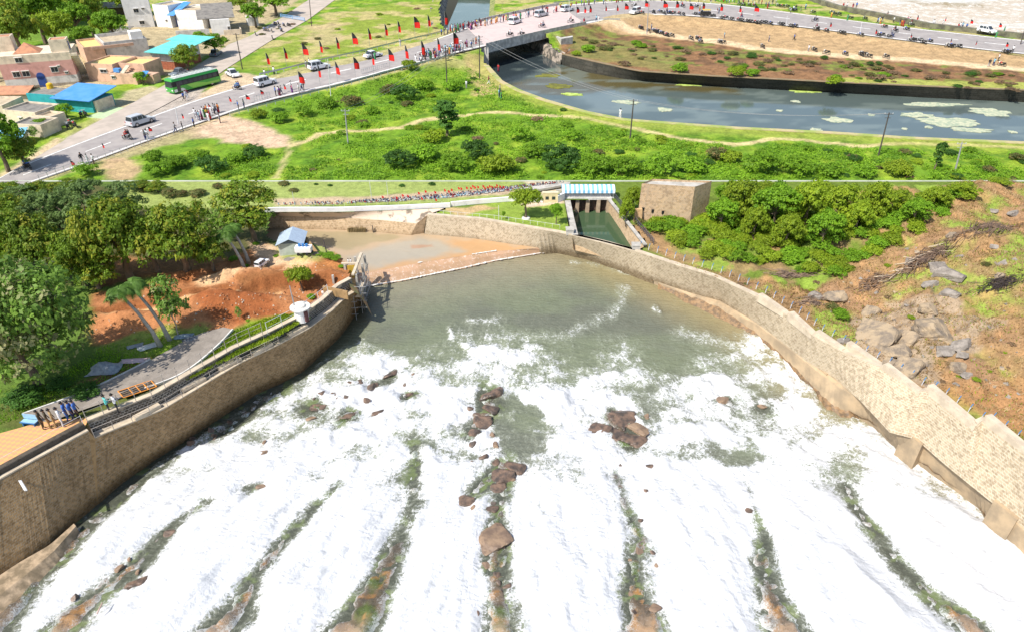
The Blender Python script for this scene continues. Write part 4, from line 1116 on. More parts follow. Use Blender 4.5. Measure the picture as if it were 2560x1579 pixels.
struct(npmesh('canal_water', np.stack([x, y, np.full(len(x), 3.5)], 1), F, WC, True, col))
DARKW = mat_masonry('shade_dark_lining', (.08, .075, .06), (.05, .05, .04), (.1, .09, .07), 3.0, .5, (.02, .02, .02), .6, .02)  # near-black colour holds the shade on the far canal wall
cwall = empty('canal_wall', tuple(CANAL_FT[3])); tag(cwall, 'stone retaining wall coloured dark as in shade along the far side of the canal', 'retaining wall')
child(loft('face', [even(CANAL_FT, 80), even([Vector((p.x, p.y, 3.3)) for p in CANAL_FB], 80)], DARKW), cwall)
cp_ = MB(); capstone(cp_, even(CANAL_FT, 60), .9, .1); child(cp_.build('coping', M('brown_capping', (.3, .2, .11), (.2, .16, .08), .5, world_space=True)), cwall)
nb_ = MB(); capstone(nb_, list(reversed(even(CANAL_N, 90))), 1.15, .14)
ck_ = nb_.build('canal_kerb', M('sandy_canal_lip', (.5, .4, .22), (.3, .36, .08), .4, world_space=True)); struct(ck_)
nbw = loft('canal_lining', [even(CANAL_N, 80), even([Vector((p.x - 0.0, p.y + .5, 3.2)) for p in CANAL_N], 80)], DARKW); struct(nbw)
cb2 = PL([(1437, 122), (1405, 137), (1340, 100), (1290, 70), (1262, 52)])
struct(loft('rocky_bank', [even([p + Vector((0, 0, .1)) for p in offset(cb2, -1.4)], 24), even([p + Vector((0, 0, -.3)) for p in cb2], 24), even([Vector((p.x - .6, p.y, 3)) for p in cb2], 24)], M('broken_rock_bank', (.4, .33, .26), (.1, .09, .07), .6, .9, 1, 2, lo=.45, hi=.55, world_space=True)))
lb = PL([(1100, 75), (1104, 50), (1098, 20), (1110, -25)]); 
struct(loft('rocky_bank', [even(offset(lb, 3), 20), even([p - Vector((0, 0, .5)) for p in lb], 20), even([Vector((p.x + 1.5, p.y, 3)) for p in lb], 20)], M('broken_rock_bank', (.5, .42, .34), (.14, .12, .1), .6, .9, 1, 2, lo=.45, hi=.55, world_space=True)))
rbk = PL([(1238, 55), (1234, 20), (1236, -25)]); struct(loft('grassy_bank', [even(offset(rbk, -3), 20), even([Vector((p.x - 2.5, p.y, 3)) for p in rbk], 20)], M('olive_tan_scrub', (.12, .16, .04), (.3, .3, .1), .6, .9, 1, 2, world_space=True)))  # bank scrub, olive and tan mixed by noise

# floating weed
WEED = {'w': M('pale_scum', (.5, .5, .34), (.3, .36, .25), 1.5, .9, .5, 4, lo=.4, hi=.6, world_space=True), 'g': M('bright_duckweed', (.5, .62, .16), (.3, .4, .06), 1.2, .9, .5, 4, world_space=True),
        'o': M('olive_weed', (.2, .2, .02), (.1, .1, .02), 1.0, .9, .5, 4, world_space=True)}
def weed(name, px, py, rx, ry, k, label, rot=0, seed=0):
    c = at(px, py, 3.55); W = rx / 13.0; H = ry / 13.0 * 2.3; n = 40; pts = []
    for i in range(n):
        t = 2 * PI * i / n; r = 1 + .5 * (vnoise(math.cos(t) * 2.6 + 9, math.sin(t) * 2.6 + seed) - .5) * 1.6
        r *= 1 + .25 * (vnoise(math.cos(t) * 8 + 9, math.sin(t) * 8 + seed * 3) - .5)
        X_, Y_ = W * math.cos(t) * r, H * math.sin(t) * r
        pts.append((c.x + X_ * math.cos(rot) - Y_ * math.sin(rot), c.y + X_ * math.sin(rot) + Y_ * math.cos(rot)))
    m_ = MB(); m_.prism(pts, 3.46, 3.54 + .02 * (seed % 3)); o = m_.build(name, WEED[k], loc=(c.x, c.y, 3.5)); tag(o, label, 'weed mat', 'weed floating on the canal')
for i, a in enumerate([(1370, 190, 32, 9, 'o', 'round olive weed island just below the bridge'), (1395, 215, 35, 10, 'o', 'long olive weed patch nearest the near bank below the bridge'), (1428, 236, 30, 6, 'g', 'pale green weed streak near the grassy bank'),
    (1722, 213, 34, 4, 'g', 'bright green weed strip lying against the far canal wall'), (2010, 228, 45, 7, 'g', 'largest bright green weed mat against the far canal wall'), (1660, 274, 20, 9, 'w', 'round yellowish weed mat beside the near bank'),
    (1990, 254, 12, 5, 'w', 'small pale scum patch in the middle of the canal'), (1950, 277, 8, 4, 'w', 'tiny pale scum patch nearest mid canal'), (2095, 300, 28, 11, 'w', 'pale scum patch with a ragged tail left of the large rafts'), (2040, 325, 14, 5, 'w', 'pale scum at the near bank'),
    (2335, 262, 75, 9, 'w', 'long pale scum raft nearest the far wall'), (2290, 288, 40, 9, 'w', 'left end of the broad near scum raft'), (2380, 306, 75, 16, 'w', 'broad pale scum raft, largest on the canal'), (2480, 280, 48, 15, 'w', 'ragged pale scum raft at the right edge'), (2425, 325, 45, 7, 'w', 'pale scum raft closest to the near bank at right'),
    (2178, 287, 8, 4, 'w', 'small pale scum spot behind the leaning pole'), (2320, 318, 9, 4, 'w', 'small pale scum spot below the broad raft'), (2260, 322, 7, 4, 'w', 'tiny pale scum spot near the near bank'), (2530, 330, 10, 4, 'w', 'pale scum speck at far right bank'), (1560, 255, 40, 8, 'w', 'faint scum veil in mid canal')]):
    weed('floating_weed', *a[:5], a[5], -.05 * (i % 5), i * 1.7 + 2)

# ---- broad river beyond the road
gx = np.arange(75, 330, 1.5); gy = np.arange(165, 420, 1.5); X, Y = np.meshgrid(gx, gy); x = X.ravel(); y = Y.ravel()
F = None; nx = len(gx); idx = np.arange(len(x)).reshape(len(gy), nx)
F = np.stack([idx[:-1, :-1], idx[:-1, 1:], idx[1:, 1:], idx[1:, :-1]], -1).reshape(-1, 4)
rv = PL([(1980, -60), (2040, 12), (2085, 28), (2200, 52), (2320, 78), (2560, 108), (2950, 140), (2950, -120)])
F = F[inpoly(x, y, rv)[F].all(1)]
col = np.tile(np.array([[.56, .45, .32]]), (len(x), 1)); col = paint(x, y, col, PL([(2200, -30), (2500, -30), (2440, 20), (2300, 12)], 5), (.34, .24, .1), 8, 8, 210)
k = sstep(.5, .7, fbm(x * .06, y * .09, 211))[:, None]; col = col * (1 - k) + np.array([[.62, .58, .5]]) * k
struct(npmesh('river_beyond', np.stack([x, y, np.full(len(x), 5.0)], 1), F, mat_water('churned_brown_water', .35, .5, .5, .3, (.85, .8, .72), .5), True, col))
rw2 = empty('low_wall', tuple(at(2200, 42, 6))); tag(rw2, 'low dark flood wall between the right hand road and the brown river', 'wall')
lw_ = PL([(1990, -8), (2050, 12), (2085, 24), (2200, 46), (2320, 72), (2560, 99), (2850, 128)])
m_ = MB(); capstone(m_, [p + Vector((0, 0, -1)) for p in even(lw_, 40)], 1.6, 2.3); child(m_.build('masonry', M('dark_wall_stone', (.09, .08, .06), (.2, .19, .12), .5, .9, world_space=True)), rw2)
# ================================================================ VEGETATION
BARK = M('grey_brown_bark', (.2, .15, .1), (.1, .075, .05), 3, .9, .6)
PALEBARK = M('pale_palm_bark', (.5, .46, .4), (.36, .33, .28), 4, .9, .3)
LEAF = {
    'mango': mat_leaf('mango_leaves', (.06, .125, .012), (.22, .34, .025), (.36, .37, .04)),
    'broad': mat_leaf('broad_leaves', (.07, .16, .025), (.28, .46, .07), (.44, .42, .2)),
    'rain': mat_leaf('fine_grey_green_leaves', (.09, .15, .045), (.22, .33, .09)),
    'bright': mat_leaf('bright_leaves', (.08, .2, .012), (.29, .5, .03)),
    'lime': mat_leaf('lime_leaves', (.13, .24, .012), (.36, .46, .03)),
    'dark': mat_leaf('dark_leaves', (.03, .09, .012), (.1, .22, .035)),
    'dull': mat_leaf('dull_leaves', (.06, .09, .03), (.2, .22, .06), (.3, .2, .08)),
    'dry': mat_leaf('dry_brush_leaves', (.16, .1, .06), (.38, .26, .15)),
    'palm': mat_leaf('palm_leaflets', (.05, .13, .02), (.2, .36, .06)),
}
def leaf_mesh(name, blobs, n, size, mat, seed=1, clump=.34, flat=.0, per=26):
    """crown of separate leaf faces gathered in clumps over the blobs; blobs = (x,y,z,rx,ry,rz)"""
    r = np.random.RandomState(seed)
    B = np.array(blobs, float); area = (B[:, 3] * B[:, 4] + B[:, 3] * B[:, 5] + B[:, 4] * B[:, 5]); area /= area.sum()
    nc = max(4, n // per)
    bi = r.choice(len(B), nc, p=area)
    d = r.normal(size=(nc, 3)); d /= np.linalg.norm(d, axis=1)[:, None]; d[:, 2] = np.where(d[:, 2] < -.35, -d[:, 2], d[:, 2])
    rad = .55 + .5 * r.rand(nc) ** .5
    cc = B[bi, :3] + d * B[bi, 3:] * rad[:, None]
    cr = clump * B[bi, 3:].mean(1) * (.6 + .8 * r.rand(nc))
    cv = r.rand(nc)
    k = r.randint(0, nc, n)
    e = r.normal(size=(n, 3)); e /= np.linalg.norm(e, axis=1)[:, None]; e[:, 2] = np.where(e[:, 2] < -.2, -e[:, 2], e[:, 2])
    P = cc[k] + e * cr[k][:, None] * (.7 + .4 * r.rand(n))[:, None] * np.array([1, 1, .72])
    nrm = e * .8 + d[k] * .5 + r.normal(size=(n, 3)) * .55 + np.array([0, 0, .35]); nrm /= np.linalg.norm(nrm, axis=1)[:, None]
    t = np.cross(nrm, r.normal(size=(n, 3))); t /= np.linalg.norm(t, axis=1)[:, None] + 1e-9; u = np.cross(nrm, t)
    s = size * (.6 + .8 * r.rand(n))[:, None]
    V = np.stack([P - t * s, P - u * s * .55, P + t * s, P + u * s * .55], 1).reshape(-1, 3)
    V[:, 2] = np.maximum(V[:, 2], .02)
    F = np.arange(4 * n).reshape(n, 4)
    o = npmesh(name, V, F, mat, False, attrs={'v': np.clip(.25 + .5 * cv[k] + .4 * (r.rand(n) - .3), 0, 1), 'w': np.clip(cv[(k * 7) % nc] * .8 + .3 * r.rand(n), 0, 1)})
    return o

def trunk_mesh(h, r, limbs, mat=BARK, seed=1, lean=(0, 0), name='trunk'):
    rr = random.Random(seed); m = MB()
    top = Vector((lean[0], lean[1], h))
    m.path([(0, 0, -.3), (lean[0] * .2 + .05, lean[1] * .2, h * .35), (lean[0] * .6, lean[1] * .6 - .04, h * .7), top], [r * 1.5, r, r * .8, r * .6], 7)
    for L in limbs:
        L = Vector(L); mid = top.lerp(L, .5) + Vector((rr.uniform(-.2, .2), rr.uniform(-.2, .2), rr.uniform(-.1, .25)))
        m.path([top - Vector((0, 0, h * .25 * rr.random())), mid, L], [r * .55, r * .35, r * .12], 5)
    return m.build(name, mat)

def tree_proto(name, blobs, n, size, leaf, th, tr, seed=1, bark=BARK, clump=.34, per=26, lean=(0, 0)):
    root = empty(name, (0, 0, 0))
    c = leaf_mesh('crown', blobs, n, size, LEAF[leaf], seed, clump, per=per); c.parent = root
    t = trunk_mesh(th, tr, [(b[0] * .85, b[1] * .85, b[2]) for b in blobs[:7]], bark, seed, lean); t.parent = root
    return Proto(root)

def round_blobs(R, H, k, seed, base=.35):
    r = random.Random(seed); out = [(0, 0, H * .62, R * .6, R * .6, H * .3)]
    for i in range(k):
        a = 2 * PI * i / k + r.uniform(-.3, .3); q = R * r.uniform(.45, .68); s = R * r.uniform(.34, .5)
        out.append((q * math.cos(a), q * math.sin(a), H * r.uniform(base, .75), s, s, s * .8))
    return out
# every prototype is one unit of crown width 2 R = 2, scaled on placing
PT = {}
PT['mango'] = [tree_proto('mango_tree', round_blobs(1, 1.5, 9, s), 9000, .042, 'mango', .55, .09, s, per=34, clump=.34) for s in (1, 2, 3)]
PT['broad'] = [tree_proto('broadleaf_tree', round_blobs(1, 1.35, 12, 5, .2), 15000, .034, 'broad', .5, .06, 5, per=30, clump=.3)]
PT['rain'] = [tree_proto('rain_tree', [(math.cos(a) * q, math.sin(a) * q, .85 + .14 * math.sin(3 * a + q * 4) - .16 * q, .36, .36, .09) for a, q in [(i * .9, .2 + .75 * ((i * .37) % 1)) for i in range(18)]], 7000, .03, 'rain', .55, .05, s, per=40, clump=.3) for s in (7,)]
PT['round'] = [tree_proto('shade_tree', round_blobs(1, 1.7, 8, s, .45), 6500, .05, lf, .8, .08, s, per=26, clump=.34) for s, lf in ((11, 'lime'), (12, 'bright'), (13, 'bright'))]
PT['scrub'] = [tree_proto('scrub_tree', round_blobs(1, 1.5, 10, s, .18), 8000, .045, lf, .5, .06, s, per=26, clump=.3) for s, lf in ((51, 'bright'), (52, 'lime'), (53, 'lime'))]
PT['tall'] = [tree_proto('tall_tree', [(0, 0, 2.1, .6, .6, .5), (.5, .1, 1.7, .5, .5, .45), (-.55, 0, 1.8, .5, .5, .4), (.2, -.4, 1.3, .5, .5, .4), (-.35, -.3, 1.2, .45, .45, .4), (.4, .3, 1.0, .4, .4, .35), (0, 0, .8, .5, .5, .3)], 7000, .05, 'mango', 1.0, .09, 15, per=24)]
PT['airy'] = [tree_proto('young_tree', [(0, 0, 1.5, .55, .55, .5), (.5, 0, 1.1, .45, .45, .4), (-.4, .2, 1.0, .4, .4, .4), (.1, -.4, .9, .4, .4, .4)], 1800, .07, 'broad', .6, .035, 17, per=14, clump=.42, bark=M('slim_bark', (.4, .33, .26)))]
PT['column'] = [tree_proto('slender_tree', [(0, 0, 2.6, .8, .8, .7), (.3, 0, 1.7, .7, .7, .6), (-.2, 0, 1.0, .45, .45, .5)], 1700, .13, 'dark', 1.0, .12, 19, per=16)]
def bush_proto(name, leaf, n, size, seed, h=.8, k=7, clump=.4, per=16):
    b = [(0, 0, h * .45, .62, .62, h * .45)] + [(math.cos(i * 2.4 + seed) * (.35 + .25 * ((i * .7) % 1)), math.sin(i * 2.4 + seed) * (.35 + .25 * ((i * .7) % 1)), h * (.3 + .3 * ((i * .31) % 1)), .36, .36, h * .36) for i in range(k)]
    o = leaf_mesh(name, b, n, size, LEAF[leaf], seed, clump, per=per); return Proto(o)
BU = {'bright': [bush_proto('bush', 'bright', 3000, .06, s) for s in (21, 22, 23)], 'lime': [bush_proto('bush', 'lime', 3000, .055, s) for s in (24, 25)],
      'dark': [bush_proto('bush', 'dark', 3000, .05, s) for s in (26, 27)], 'feather': [bush_proto('thorn_bush', 'bright', 3600, .045, s, .9, 11, .34, 34) for s in (28, 29)],
      'darkfeather': [bush_proto('thorn_bush', 'dark', 4200, .045, s, 1.0, 9, .3, 40) for s in (30,)], 'dull': [bush_proto('bush', 'dull', 2200, .06, s) for s in (31, 32)], 'dry': [bush_proto('dry_bush', 'dry', 800, .075, 33, .6)]}

def hpx(p, dpx):
    """world length of dpx survey pixels, seen upright, at point p"""
    dist = CP * p.y + SP * (CAM_H - p.z)
    return dpx * dist / FT
_cnt = [0]
def bush(px, py, rpx, kind, lab, cat='bush', group='bushes', low=False, hs=1.0, scatter=False):
    p = (gl_ if low else gu)(px, py)
    R = hpx(p, rpx); k = _cnt[0]; _cnt[0] += 1
    if p.y - R * .9 < SEAM_Y + .05 and not low: p = Vector((p.x * (SEAM_Y + R * .95) / p.y, SEAM_Y + .95 * R, p.z))
    o = BU[kind][k % len(BU[kind])].put((p.x, p.y, p.z - .05), k * 1.3, (R, R, R * hs))
    if '{}' in lab: family(o, lab, cat, group)
    else: tag(o, lab, cat, group)
    return o
def tree(px, base, top, halfw, kind, lab, group=None, low=True, cat='tree', hmul=1.0, i=None):
    p = (gl_ if low else gu)(px, base)
    R = hpx(p, halfw); H = zat(top, p.y) - p.z
    pr = PT[kind]; k = _cnt[0] if i is None else i; _cnt[0] += 1
    pr = pr[k % len(pr)]
    nat = {'mango': 1.3, 'broad': 1.2, 'rain': 1.05, 'round': 1.55, 'tall': 2.6, 'airy': 2.0, 'scrub': 1.35, 'column': 3.3}[kind]
    o = pr.put(p, (k * 1.1) % 6.28 if kind != 'tall' else 0, (R, R, max(.5, H / nat)))
    if '{}' in lab: family(o, lab, cat, group)
    else: tag(o, lab, cat, group)
    return o

# ---- trees of the left bank (survey x, base row, top row, half width)
L_ = 'trees on the left bank'
tree(90, 960, 715, 165, 'broad', 'huge broadleaf tree with pale flower tufts leaning over the people by the terrace', L_)
for i, a in enumerate([(45, 690, 575, 75, 'low mango tree at the left edge behind the huge flowering tree'), (130, 700, 560, 80, 'wide mango tree second from left in the dark row'), (215, 715, 590, 70, 'mango tree with a low crown between two wider ones'),
        (330, 695, 515, 90, 'tallest domed mango tree in the middle of the dark row'), (250, 720, 640, 60, 'low spreading mango tree in front of the tall domed one'), (395, 680, 570, 70, 'mango tree hanging low over the red soil track'),
        (470, 690, 530, 88, 'broad mango tree at the right end of the dark row'), (535, 680, 600, 45, 'small mango tree nearest the palms'), (20, 620, 520, 70, 'mango tree far left behind the front row'), (100, 605, 545, 60, 'dim mango tree behind the front row at left'), (300, 590, 520, 60, 'mango crown filling the gap behind the tall domed tree')]):
    tree(*a[:4], 'mango', a[4], 'mango trees in the dark row', i=i)
for i, a in enumerate([(130, 585, 500, 95, 'flat topped rain tree at the left, grey green'), (235, 590, 468, 110, 'large umbrella shaped rain tree rising behind the mango row'), (310, 570, 490, 70, 'right hand flat topped rain tree beyond the mango row'), (170, 610, 540, 70, 'low spreading rain tree with bare limbs showing')]):
    tree(*a[:4], 'rain', a[4], 'rain trees behind the mango row')
for px, b_, t_, w in [(-30, 560, 480, 60), (20, 500, 462, 40), (60, 520, 470, 45), (110, 500, 460, 40), (175, 485, 458, 35), (90, 540, 490, 45), (0, 545, 500, 45), (350, 475, 456, 30), (395, 480, 457, 25), (300, 478, 457, 30)]:
    tree(px, b_, t_, w, 'mango' if px % 3 else 'rain', 'hazy tree, {} from the left in the far wood under the picture seam', 'far wood trees')
for px, b_, w, hs, l in [(425, 492, 24, 1.1, 'round pale green bush beside the far road at left'), (455, 490, 20, .9, 'pale green bush right of the round one by the far road'), (495, 490, 26, .8, 'wide low bush beside the far field'), (370, 478, 18, .8, 'pale bush under the far wood'), (340, 500, 16, .7, 'small bush at the bend of the far road'), (545, 470, 18, .8, 'bush left of the tall brown tree'),
                         (560, 500, 14, .6, 'low scrub left of the tall brown tree'), (710, 462, 18, .6, 'dark bush at the seam right of the tall tree'), (735, 478, 16, .5, 'dark low bush in the far field'), (790, 462, 7, .8, 'small bush in the far field, left'), (825, 465, 8, .8, 'small bush in the far field, middle'), (1005, 466, 10, .7, 'small dark bush above the crowd'), (1080, 462, 12, .6, 'dark hedge clump above the red flags')]:
    bush(px, b_, w, 'dull' if w > 12 else 'dark', l, 'bush', 'bushes in the far field', True, hs)
tree(635, 605, 458, 72, 'tall', 'tall brownish green tree rising to the seam beside the tin roofed shed')
tree(560, 600, 520, 34, 'airy', 'light green feathery tree left of the tall brown tree')
tree(755, 728, 668, 31, 'round', 'round lime green tree standing alone in the red earth cutting', i=0)
tree(447, 840, 700, 52, 'airy', 'loose young tree with pale leaves beside the leaning palms')
tree(1313, 545, 470, 37, 'round', 'round lawn tree with whitewashed trunk and white ring', 'trees on the lawn', i=0)
tree(1390, 560, 512, 17, 'round', 'small tree on the lawn beside the canal wall', 'trees on the lawn', i=1)
tree(1259, 549, 530, 5, 'round', 'tiny sapling on the lawn left of the round tree', 'trees on the lawn', i=2)
tree(600, 800, 768, 10, 'airy', 'bare sapling on the red earth heap')
bush(778, 745, 14, 'bright', 'leafy weed clump below the round lime green tree', low=True)
bush(60, 1000, 60, 'dark', 'dark hedge in shade under the huge flowering tree', low=True, hs=.5); bush(215, 985, 45, 'dark', 'dark shrub in shade right of the blue clad people', low=True, hs=.7); bush(150, 965, 40, 'dark', 'dark shrub hidden behind the people under the tree', low=True, hs=.6)
for px, py, w in [(820, 640, 20), (840, 655, 18), (855, 668, 12), (800, 650, 14), (615, 665, 10), (690, 640, 9), (585, 648, 16), (640, 610, 12), (620, 800, 8), (770, 795, 8)]:
    bush(px, py, w, 'bright', 'low green shrub, {} from the left along the left bank edge', 'shrub', 'small shrubs on the left bank', True, .5)

# lawn tree ring and shadows come from the light; the ring is real
p = gl_(1315, 546); m_ = MB(); m_.tube((p.x, p.y, p.z), (p.x, p.y, p.z + .12), .55, .5, 20); o = m_.build('tree_ring', WHITE_CONC); tag(o, 'white masonry ring round the trunk of the lawn tree', 'tree ring')

# ---- palms
def palm(px, base, topx, topy, r, lab, seed):
    p = gl_(px, base); H = zat(topy, p.y) - p.z
    x_ = (topx - px) * hpx(p, 1); root = empty('palm_tree', p)
    t = MB(); t.path([(0, 0, -.2), (x_ * .15, 0, H * .3), (x_ * .5, 0, H * .65), (x_, 0, H)], [.26, .17, .14, .11], 8)
    t.build('trunk', PALEBARK, root, True)
    s2 = MB(); s2.path([(x_ * .98, 0, H - .05), (x_, 0, H + .5)], [.12, .08], 6); s2.build('crownshaft', M('green_crownshaft', (.2, .3, .08)), root)
    rr = random.Random(seed); V = []; F = []; vv = []
    R = hpx(p, r)
    for i in range(15):
        a = 2 * PI * i / 15 + rr.uniform(-.15, .15); up = rr.uniform(.1, 1.0); L = R * rr.uniform(.85, 1.1)
        pts = []
        for j in range(13):
            t_ = j / 12; pts.append(Vector((x_ + math.cos(a) * L * t_ * (.9 - .25 * up * t_), math.sin(a) * L * t_ * (.9 - .25 * up * t_), H + .45 + L * (up * .75 * t_ - (.55 + .35 * up) * t_ * t_))))
        for j in range(1, 13):
            d = (pts[j] - pts[j - 1]).normalized(); s = d.cross(Vector((0, 0, 1))).normalized()
            w = R * .3 * math.sin(PI * (.12 + .85 * j / 12))
            for sg in (1, -1):
                for q in (0, .33, .66):
                    c0 = pts[j - 1].lerp(pts[j], q)
                    tip = c0 + s * sg * w + d * w * .55 - Vector((0, 0, w * .5)); c1 = c0 + d * R * .035
                    b = len(V); V += [tuple(c0), tuple(c1), tuple(tip + d * .01), tuple(tip)]; F.append((b, b + 1, b + 2, b + 3)); vv.append(rr.random() * .7 + .2)
    o = npmesh('crown', V, F, LEAF['palm'], False, attrs={'v': vv, 'w': [0] * len(vv)}); o.parent = root
    tag(root, lab, 'palm tree', 'palms on the left bank')
palm(402, 866, 348, 735, 52, 'left of the two leaning palms by the rocks, pale trunk nearest the lane', 1)
palm(425, 851, 378, 720, 52, 'right of the two leaning palms, growing just behind the other', 2)
palm(612, 673, 585, 590, 40, 'front palm with a long pale trunk beside the tall brown tree', 3)
palm(622, 656, 600, 575, 36, 'rear palm close to the tall brown tree', 4)
palm(150, 745, 140, 708, 30, 'palm top showing between the huge tree and the mango row', 5)

# ---- right hillside jungle
rr = random.Random(5)
HR = 'trees on the right hillside'
for i, a in enumerate([(1580, 530, 470, 30), (1565, 555, 500, 22), (1850, 560, 458, 55), (1930, 570, 465, 60), (2010, 560, 458, 60), (2100, 570, 470, 55), (1800, 570, 500, 40), (1880, 600, 520, 40), (1960, 620, 540, 45), (2050, 620, 530, 45), (2130, 600, 510, 40), (2180, 560, 462, 40), (1900, 520, 457, 45), (2040, 515, 457, 50), (2240, 540, 480, 38), (2280, 560, 500, 35), (2330, 520, 470, 40), (2410, 495, 460, 35), (1820, 520, 458, 38), (2490, 480, 457, 30)]):
    tree(*a, 'scrub', 'bushy bright green tree, {} from the left on the right hillside', HR, i=i % 3 if i % 4 else 1)
tree(2175, 545, 475, 34, 'mango', 'dark grey green tree at the top of the hill beside the bare gully')
hill = PL([(1600, 570), (1660, 560), (1790, 545), (1840, 520), (2140, 560), (2190, 560), (2360, 470), (2440, 470), (2330, 560), (2230, 610), (2140, 680), (2080, 700), (1960, 670), (1860, 660), (1760, 650), (1700, 620)])
n = 0; tries = 0; spots = []
while n < 120 and tries < 5000:
    tries += 1; px = rr.uniform(1600, 2440); py = rr.uniform(470, 700); q = at(px, py)
    if not inpoly(np.array([q.x]), np.array([q.y]), hill)[0]: continue
    if any(abs(px - s[0]) < 17 and abs(py - s[1]) < 8 for s in spots): continue
    spots.append((px, py)); n += 1
spots.sort(key=lambda s: s[1])
for px, py in spots:
    row = 'uphill' if py < 560 else ('middle' if py < 620 else 'lowest')
    bush(px, py, rr.uniform(22, 34), rr.choice(['bright', 'feather', 'lime', 'lime', 'lime', 'feather']), '{} bush from the left, %s band of the hillside thicket' % row, 'bush', 'bushes of the hillside thicket', True, 1.0)
for i, (px, py, w, k, l) in enumerate([(2100, 790, 26, 'bright', 'lone green bush between the rocks right of the wall'), (2080, 770, 18, 'dull', 'dull bush beside the lone green bush'), (1600, 560, 18, 'dull', 'dull bush at the foot of the stone tower'), (1640, 545, 18, 'bright', 'green bush in front of the stone tower openings'),
        (1700, 560, 25, 'lime', 'yellow green bush below the stone tower'), (1760, 565, 28, 'bright', 'green bush right of the stone tower'), (2560, 560, 18, 'dry', 'dry brush at the right edge')]):
    bush(px, py, w, k, l, 'bush', 'bushes on the slope', True, .9)
for i in range(60):
    px = rr.uniform(1640, 2560); py = rr.uniform(600, 980); lim = np.interp(px, [1590, 1840, 2032, 2200, 2560], [650, 735, 860, 935, 1110])
    top = np.interp(px, [1640, 2000, 2150, 2330, 2560], [640, 690, 690, 580, 500])
    if py > lim - 20 or py < top: continue
    bush(px, py, rr.uniform(7, 14), rr.choice(['dry', 'dry', 'dull', 'lime', 'dry']), 'low dry tuft, {} from the left on the cleared hillside', 'tuft', 'tufts on the cleared hillside', True, .5)

# ---- upper plain bushes
U = 'bushes on the upper plain'
big = [(215, 440, 38, 'feather', 'big green bush at the seam beside the railing'), (400, 440, 42, 'feather', 'bright thorn bush at the seam left of the dirt heap'), (440, 420, 40, 'bright', 'green bush in the clump left of the dirt heap'), (385, 400, 30, 'bright', 'green bush on the slope just below the road railing, left'), (530, 430, 45, 'darkfeather', 'dark bush at the seam below the bare soil patch'),
    (500, 400, 32, 'bright', 'green bush at the lower left of the bare soil patch'), (590, 405, 30, 'bright', 'green bush right of the dark one at left seam'), (640, 395, 34, 'darkfeather', 'small dark thorn bush at the right end of the left clump'), (620, 375, 20, 'lime', 'yellow green bush at the edge of the bare soil patch'),
    (1010, 250, 42, 'darkfeather', 'dark bush below the road in the middle of the slope'), (975, 235, 28, 'dull', 'greyish bush on the slope under the white lamp post'), (1060, 225, 32, 'bright', 'green bush left of the first tall dark pole'), (1130, 225, 30, 'bright', 'green bush between the two tall dark poles'), (1025, 185, 26, 'lime', 'yellow green bush at the roadside under the red flags'),
    (1000, 420, 50, 'darkfeather', 'dark thorn bush left of centre at the seam'), (1085, 355, 40, 'lime', 'yellow green bush left of the slender dark tree'), (1060, 400, 48, 'bright', 'bright bush left of the slender dark tree, lower'), (1140, 425, 52, 'feather', 'wide bright thorn bush at the seam near the centre'), (1190, 395, 48, 'darkfeather', 'dark thorn bush right of centre'), (1240, 440, 58, 'lime', 'yellow green thorn bush at the seam near the centre'),
    (1300, 350, 40, 'feather', 'feathery green bush below the footpath near the canal'), (1340, 390, 42, 'bright', 'green bush above the largest dark thorn bush'), (1405, 420, 62, 'darkfeather', 'largest dark thorn bush at the seam below the canal'), (1485, 440, 55, 'feather', 'bright feathery bush right of the largest dark thorn bush'), (1430, 350, 34, 'feather', 'soft green bush just below the footpath'), (1560, 440, 50, 'feather', 'bright feathery bush left of the leaning black pole foot'),
    (1650, 440, 55, 'feather', 'bright green thorn bush right of the black pole'), (1730, 430, 45, 'bright', 'green bush left of the dark bushy pair'), (1790, 395, 34, 'dull', 'dark brownish bush with a yellow top, left of the pair'), (1825, 405, 36, 'lime', 'yellowish bush, right of the dark brownish one'), (1900, 440, 60, 'feather', 'wide bright thorn bush right of the dark pair'), (1990, 445, 55, 'feather', 'bright thorn bush at the seam, lower right'),
    (2070, 445, 40, 'bright', 'green bush at the seam left of the leaning pole'), (2160, 440, 36, 'bright', 'dark green bush behind the foot of the leaning pole'), (2240, 445, 46, 'lime', 'yellow green bush at the seam right of the leaning pole'), (2390, 450, 18, 'dark', 'small dark bush at the foot of the thin right pole'), (2470, 430, 20, 'dull', 'low dull bush far right near the seam'), (2540, 400, 22, 'dull', 'dull bush at the right edge'),
    (820, 270, 30, 'bright', 'green bush on the slope left of the white lamp post'), (760, 290, 30, 'feather', 'green bush on the slope above the bare soil patch'), (700, 305, 32, 'bright', 'green bush right of the bare soil patch'), (650, 295, 26, 'lime', 'lime bush below the railing above the bare soil patch'), (880, 265, 32, 'dull', 'dull bush mid slope'), (930, 285, 24, 'bright', 'green bush just above the footpath'),
    (1440, 140, 16, 'lime', 'yellow green bush on the bank by the bridge'), (1470, 130, 22, 'bright', 'green bush on the bank right of the bridge'), (1560, 165, 20, 'dry', 'brown bush on the far bank'), (1700, 180, 26, 'bright', 'bright bush hanging over the far canal wall'), (1840, 190, 30, 'lime', 'yellow green bush on the far canal bank'), (1880, 190, 22, 'bright', 'green bush right of it on the far canal bank'), (2085, 212, 26, 'lime', 'lime bush spilling over the far canal wall'), (1960, 185, 10, 'dry', 'small brown bush on the far bank'),
    (2060, 150, 12, 'dark', 'small dark bush below the dirt track'), (2175, 165, 12, 'dark', 'dark bush on the red brown bank, left one'), (2196, 163, 12, 'dark', 'dark bush on the red brown bank, right one'), (2200, 200, 20, 'dry', 'burnt brush on the red brown bank'), (2440, 214, 12, 'dry', 'dry bush at the canal edge, right')]
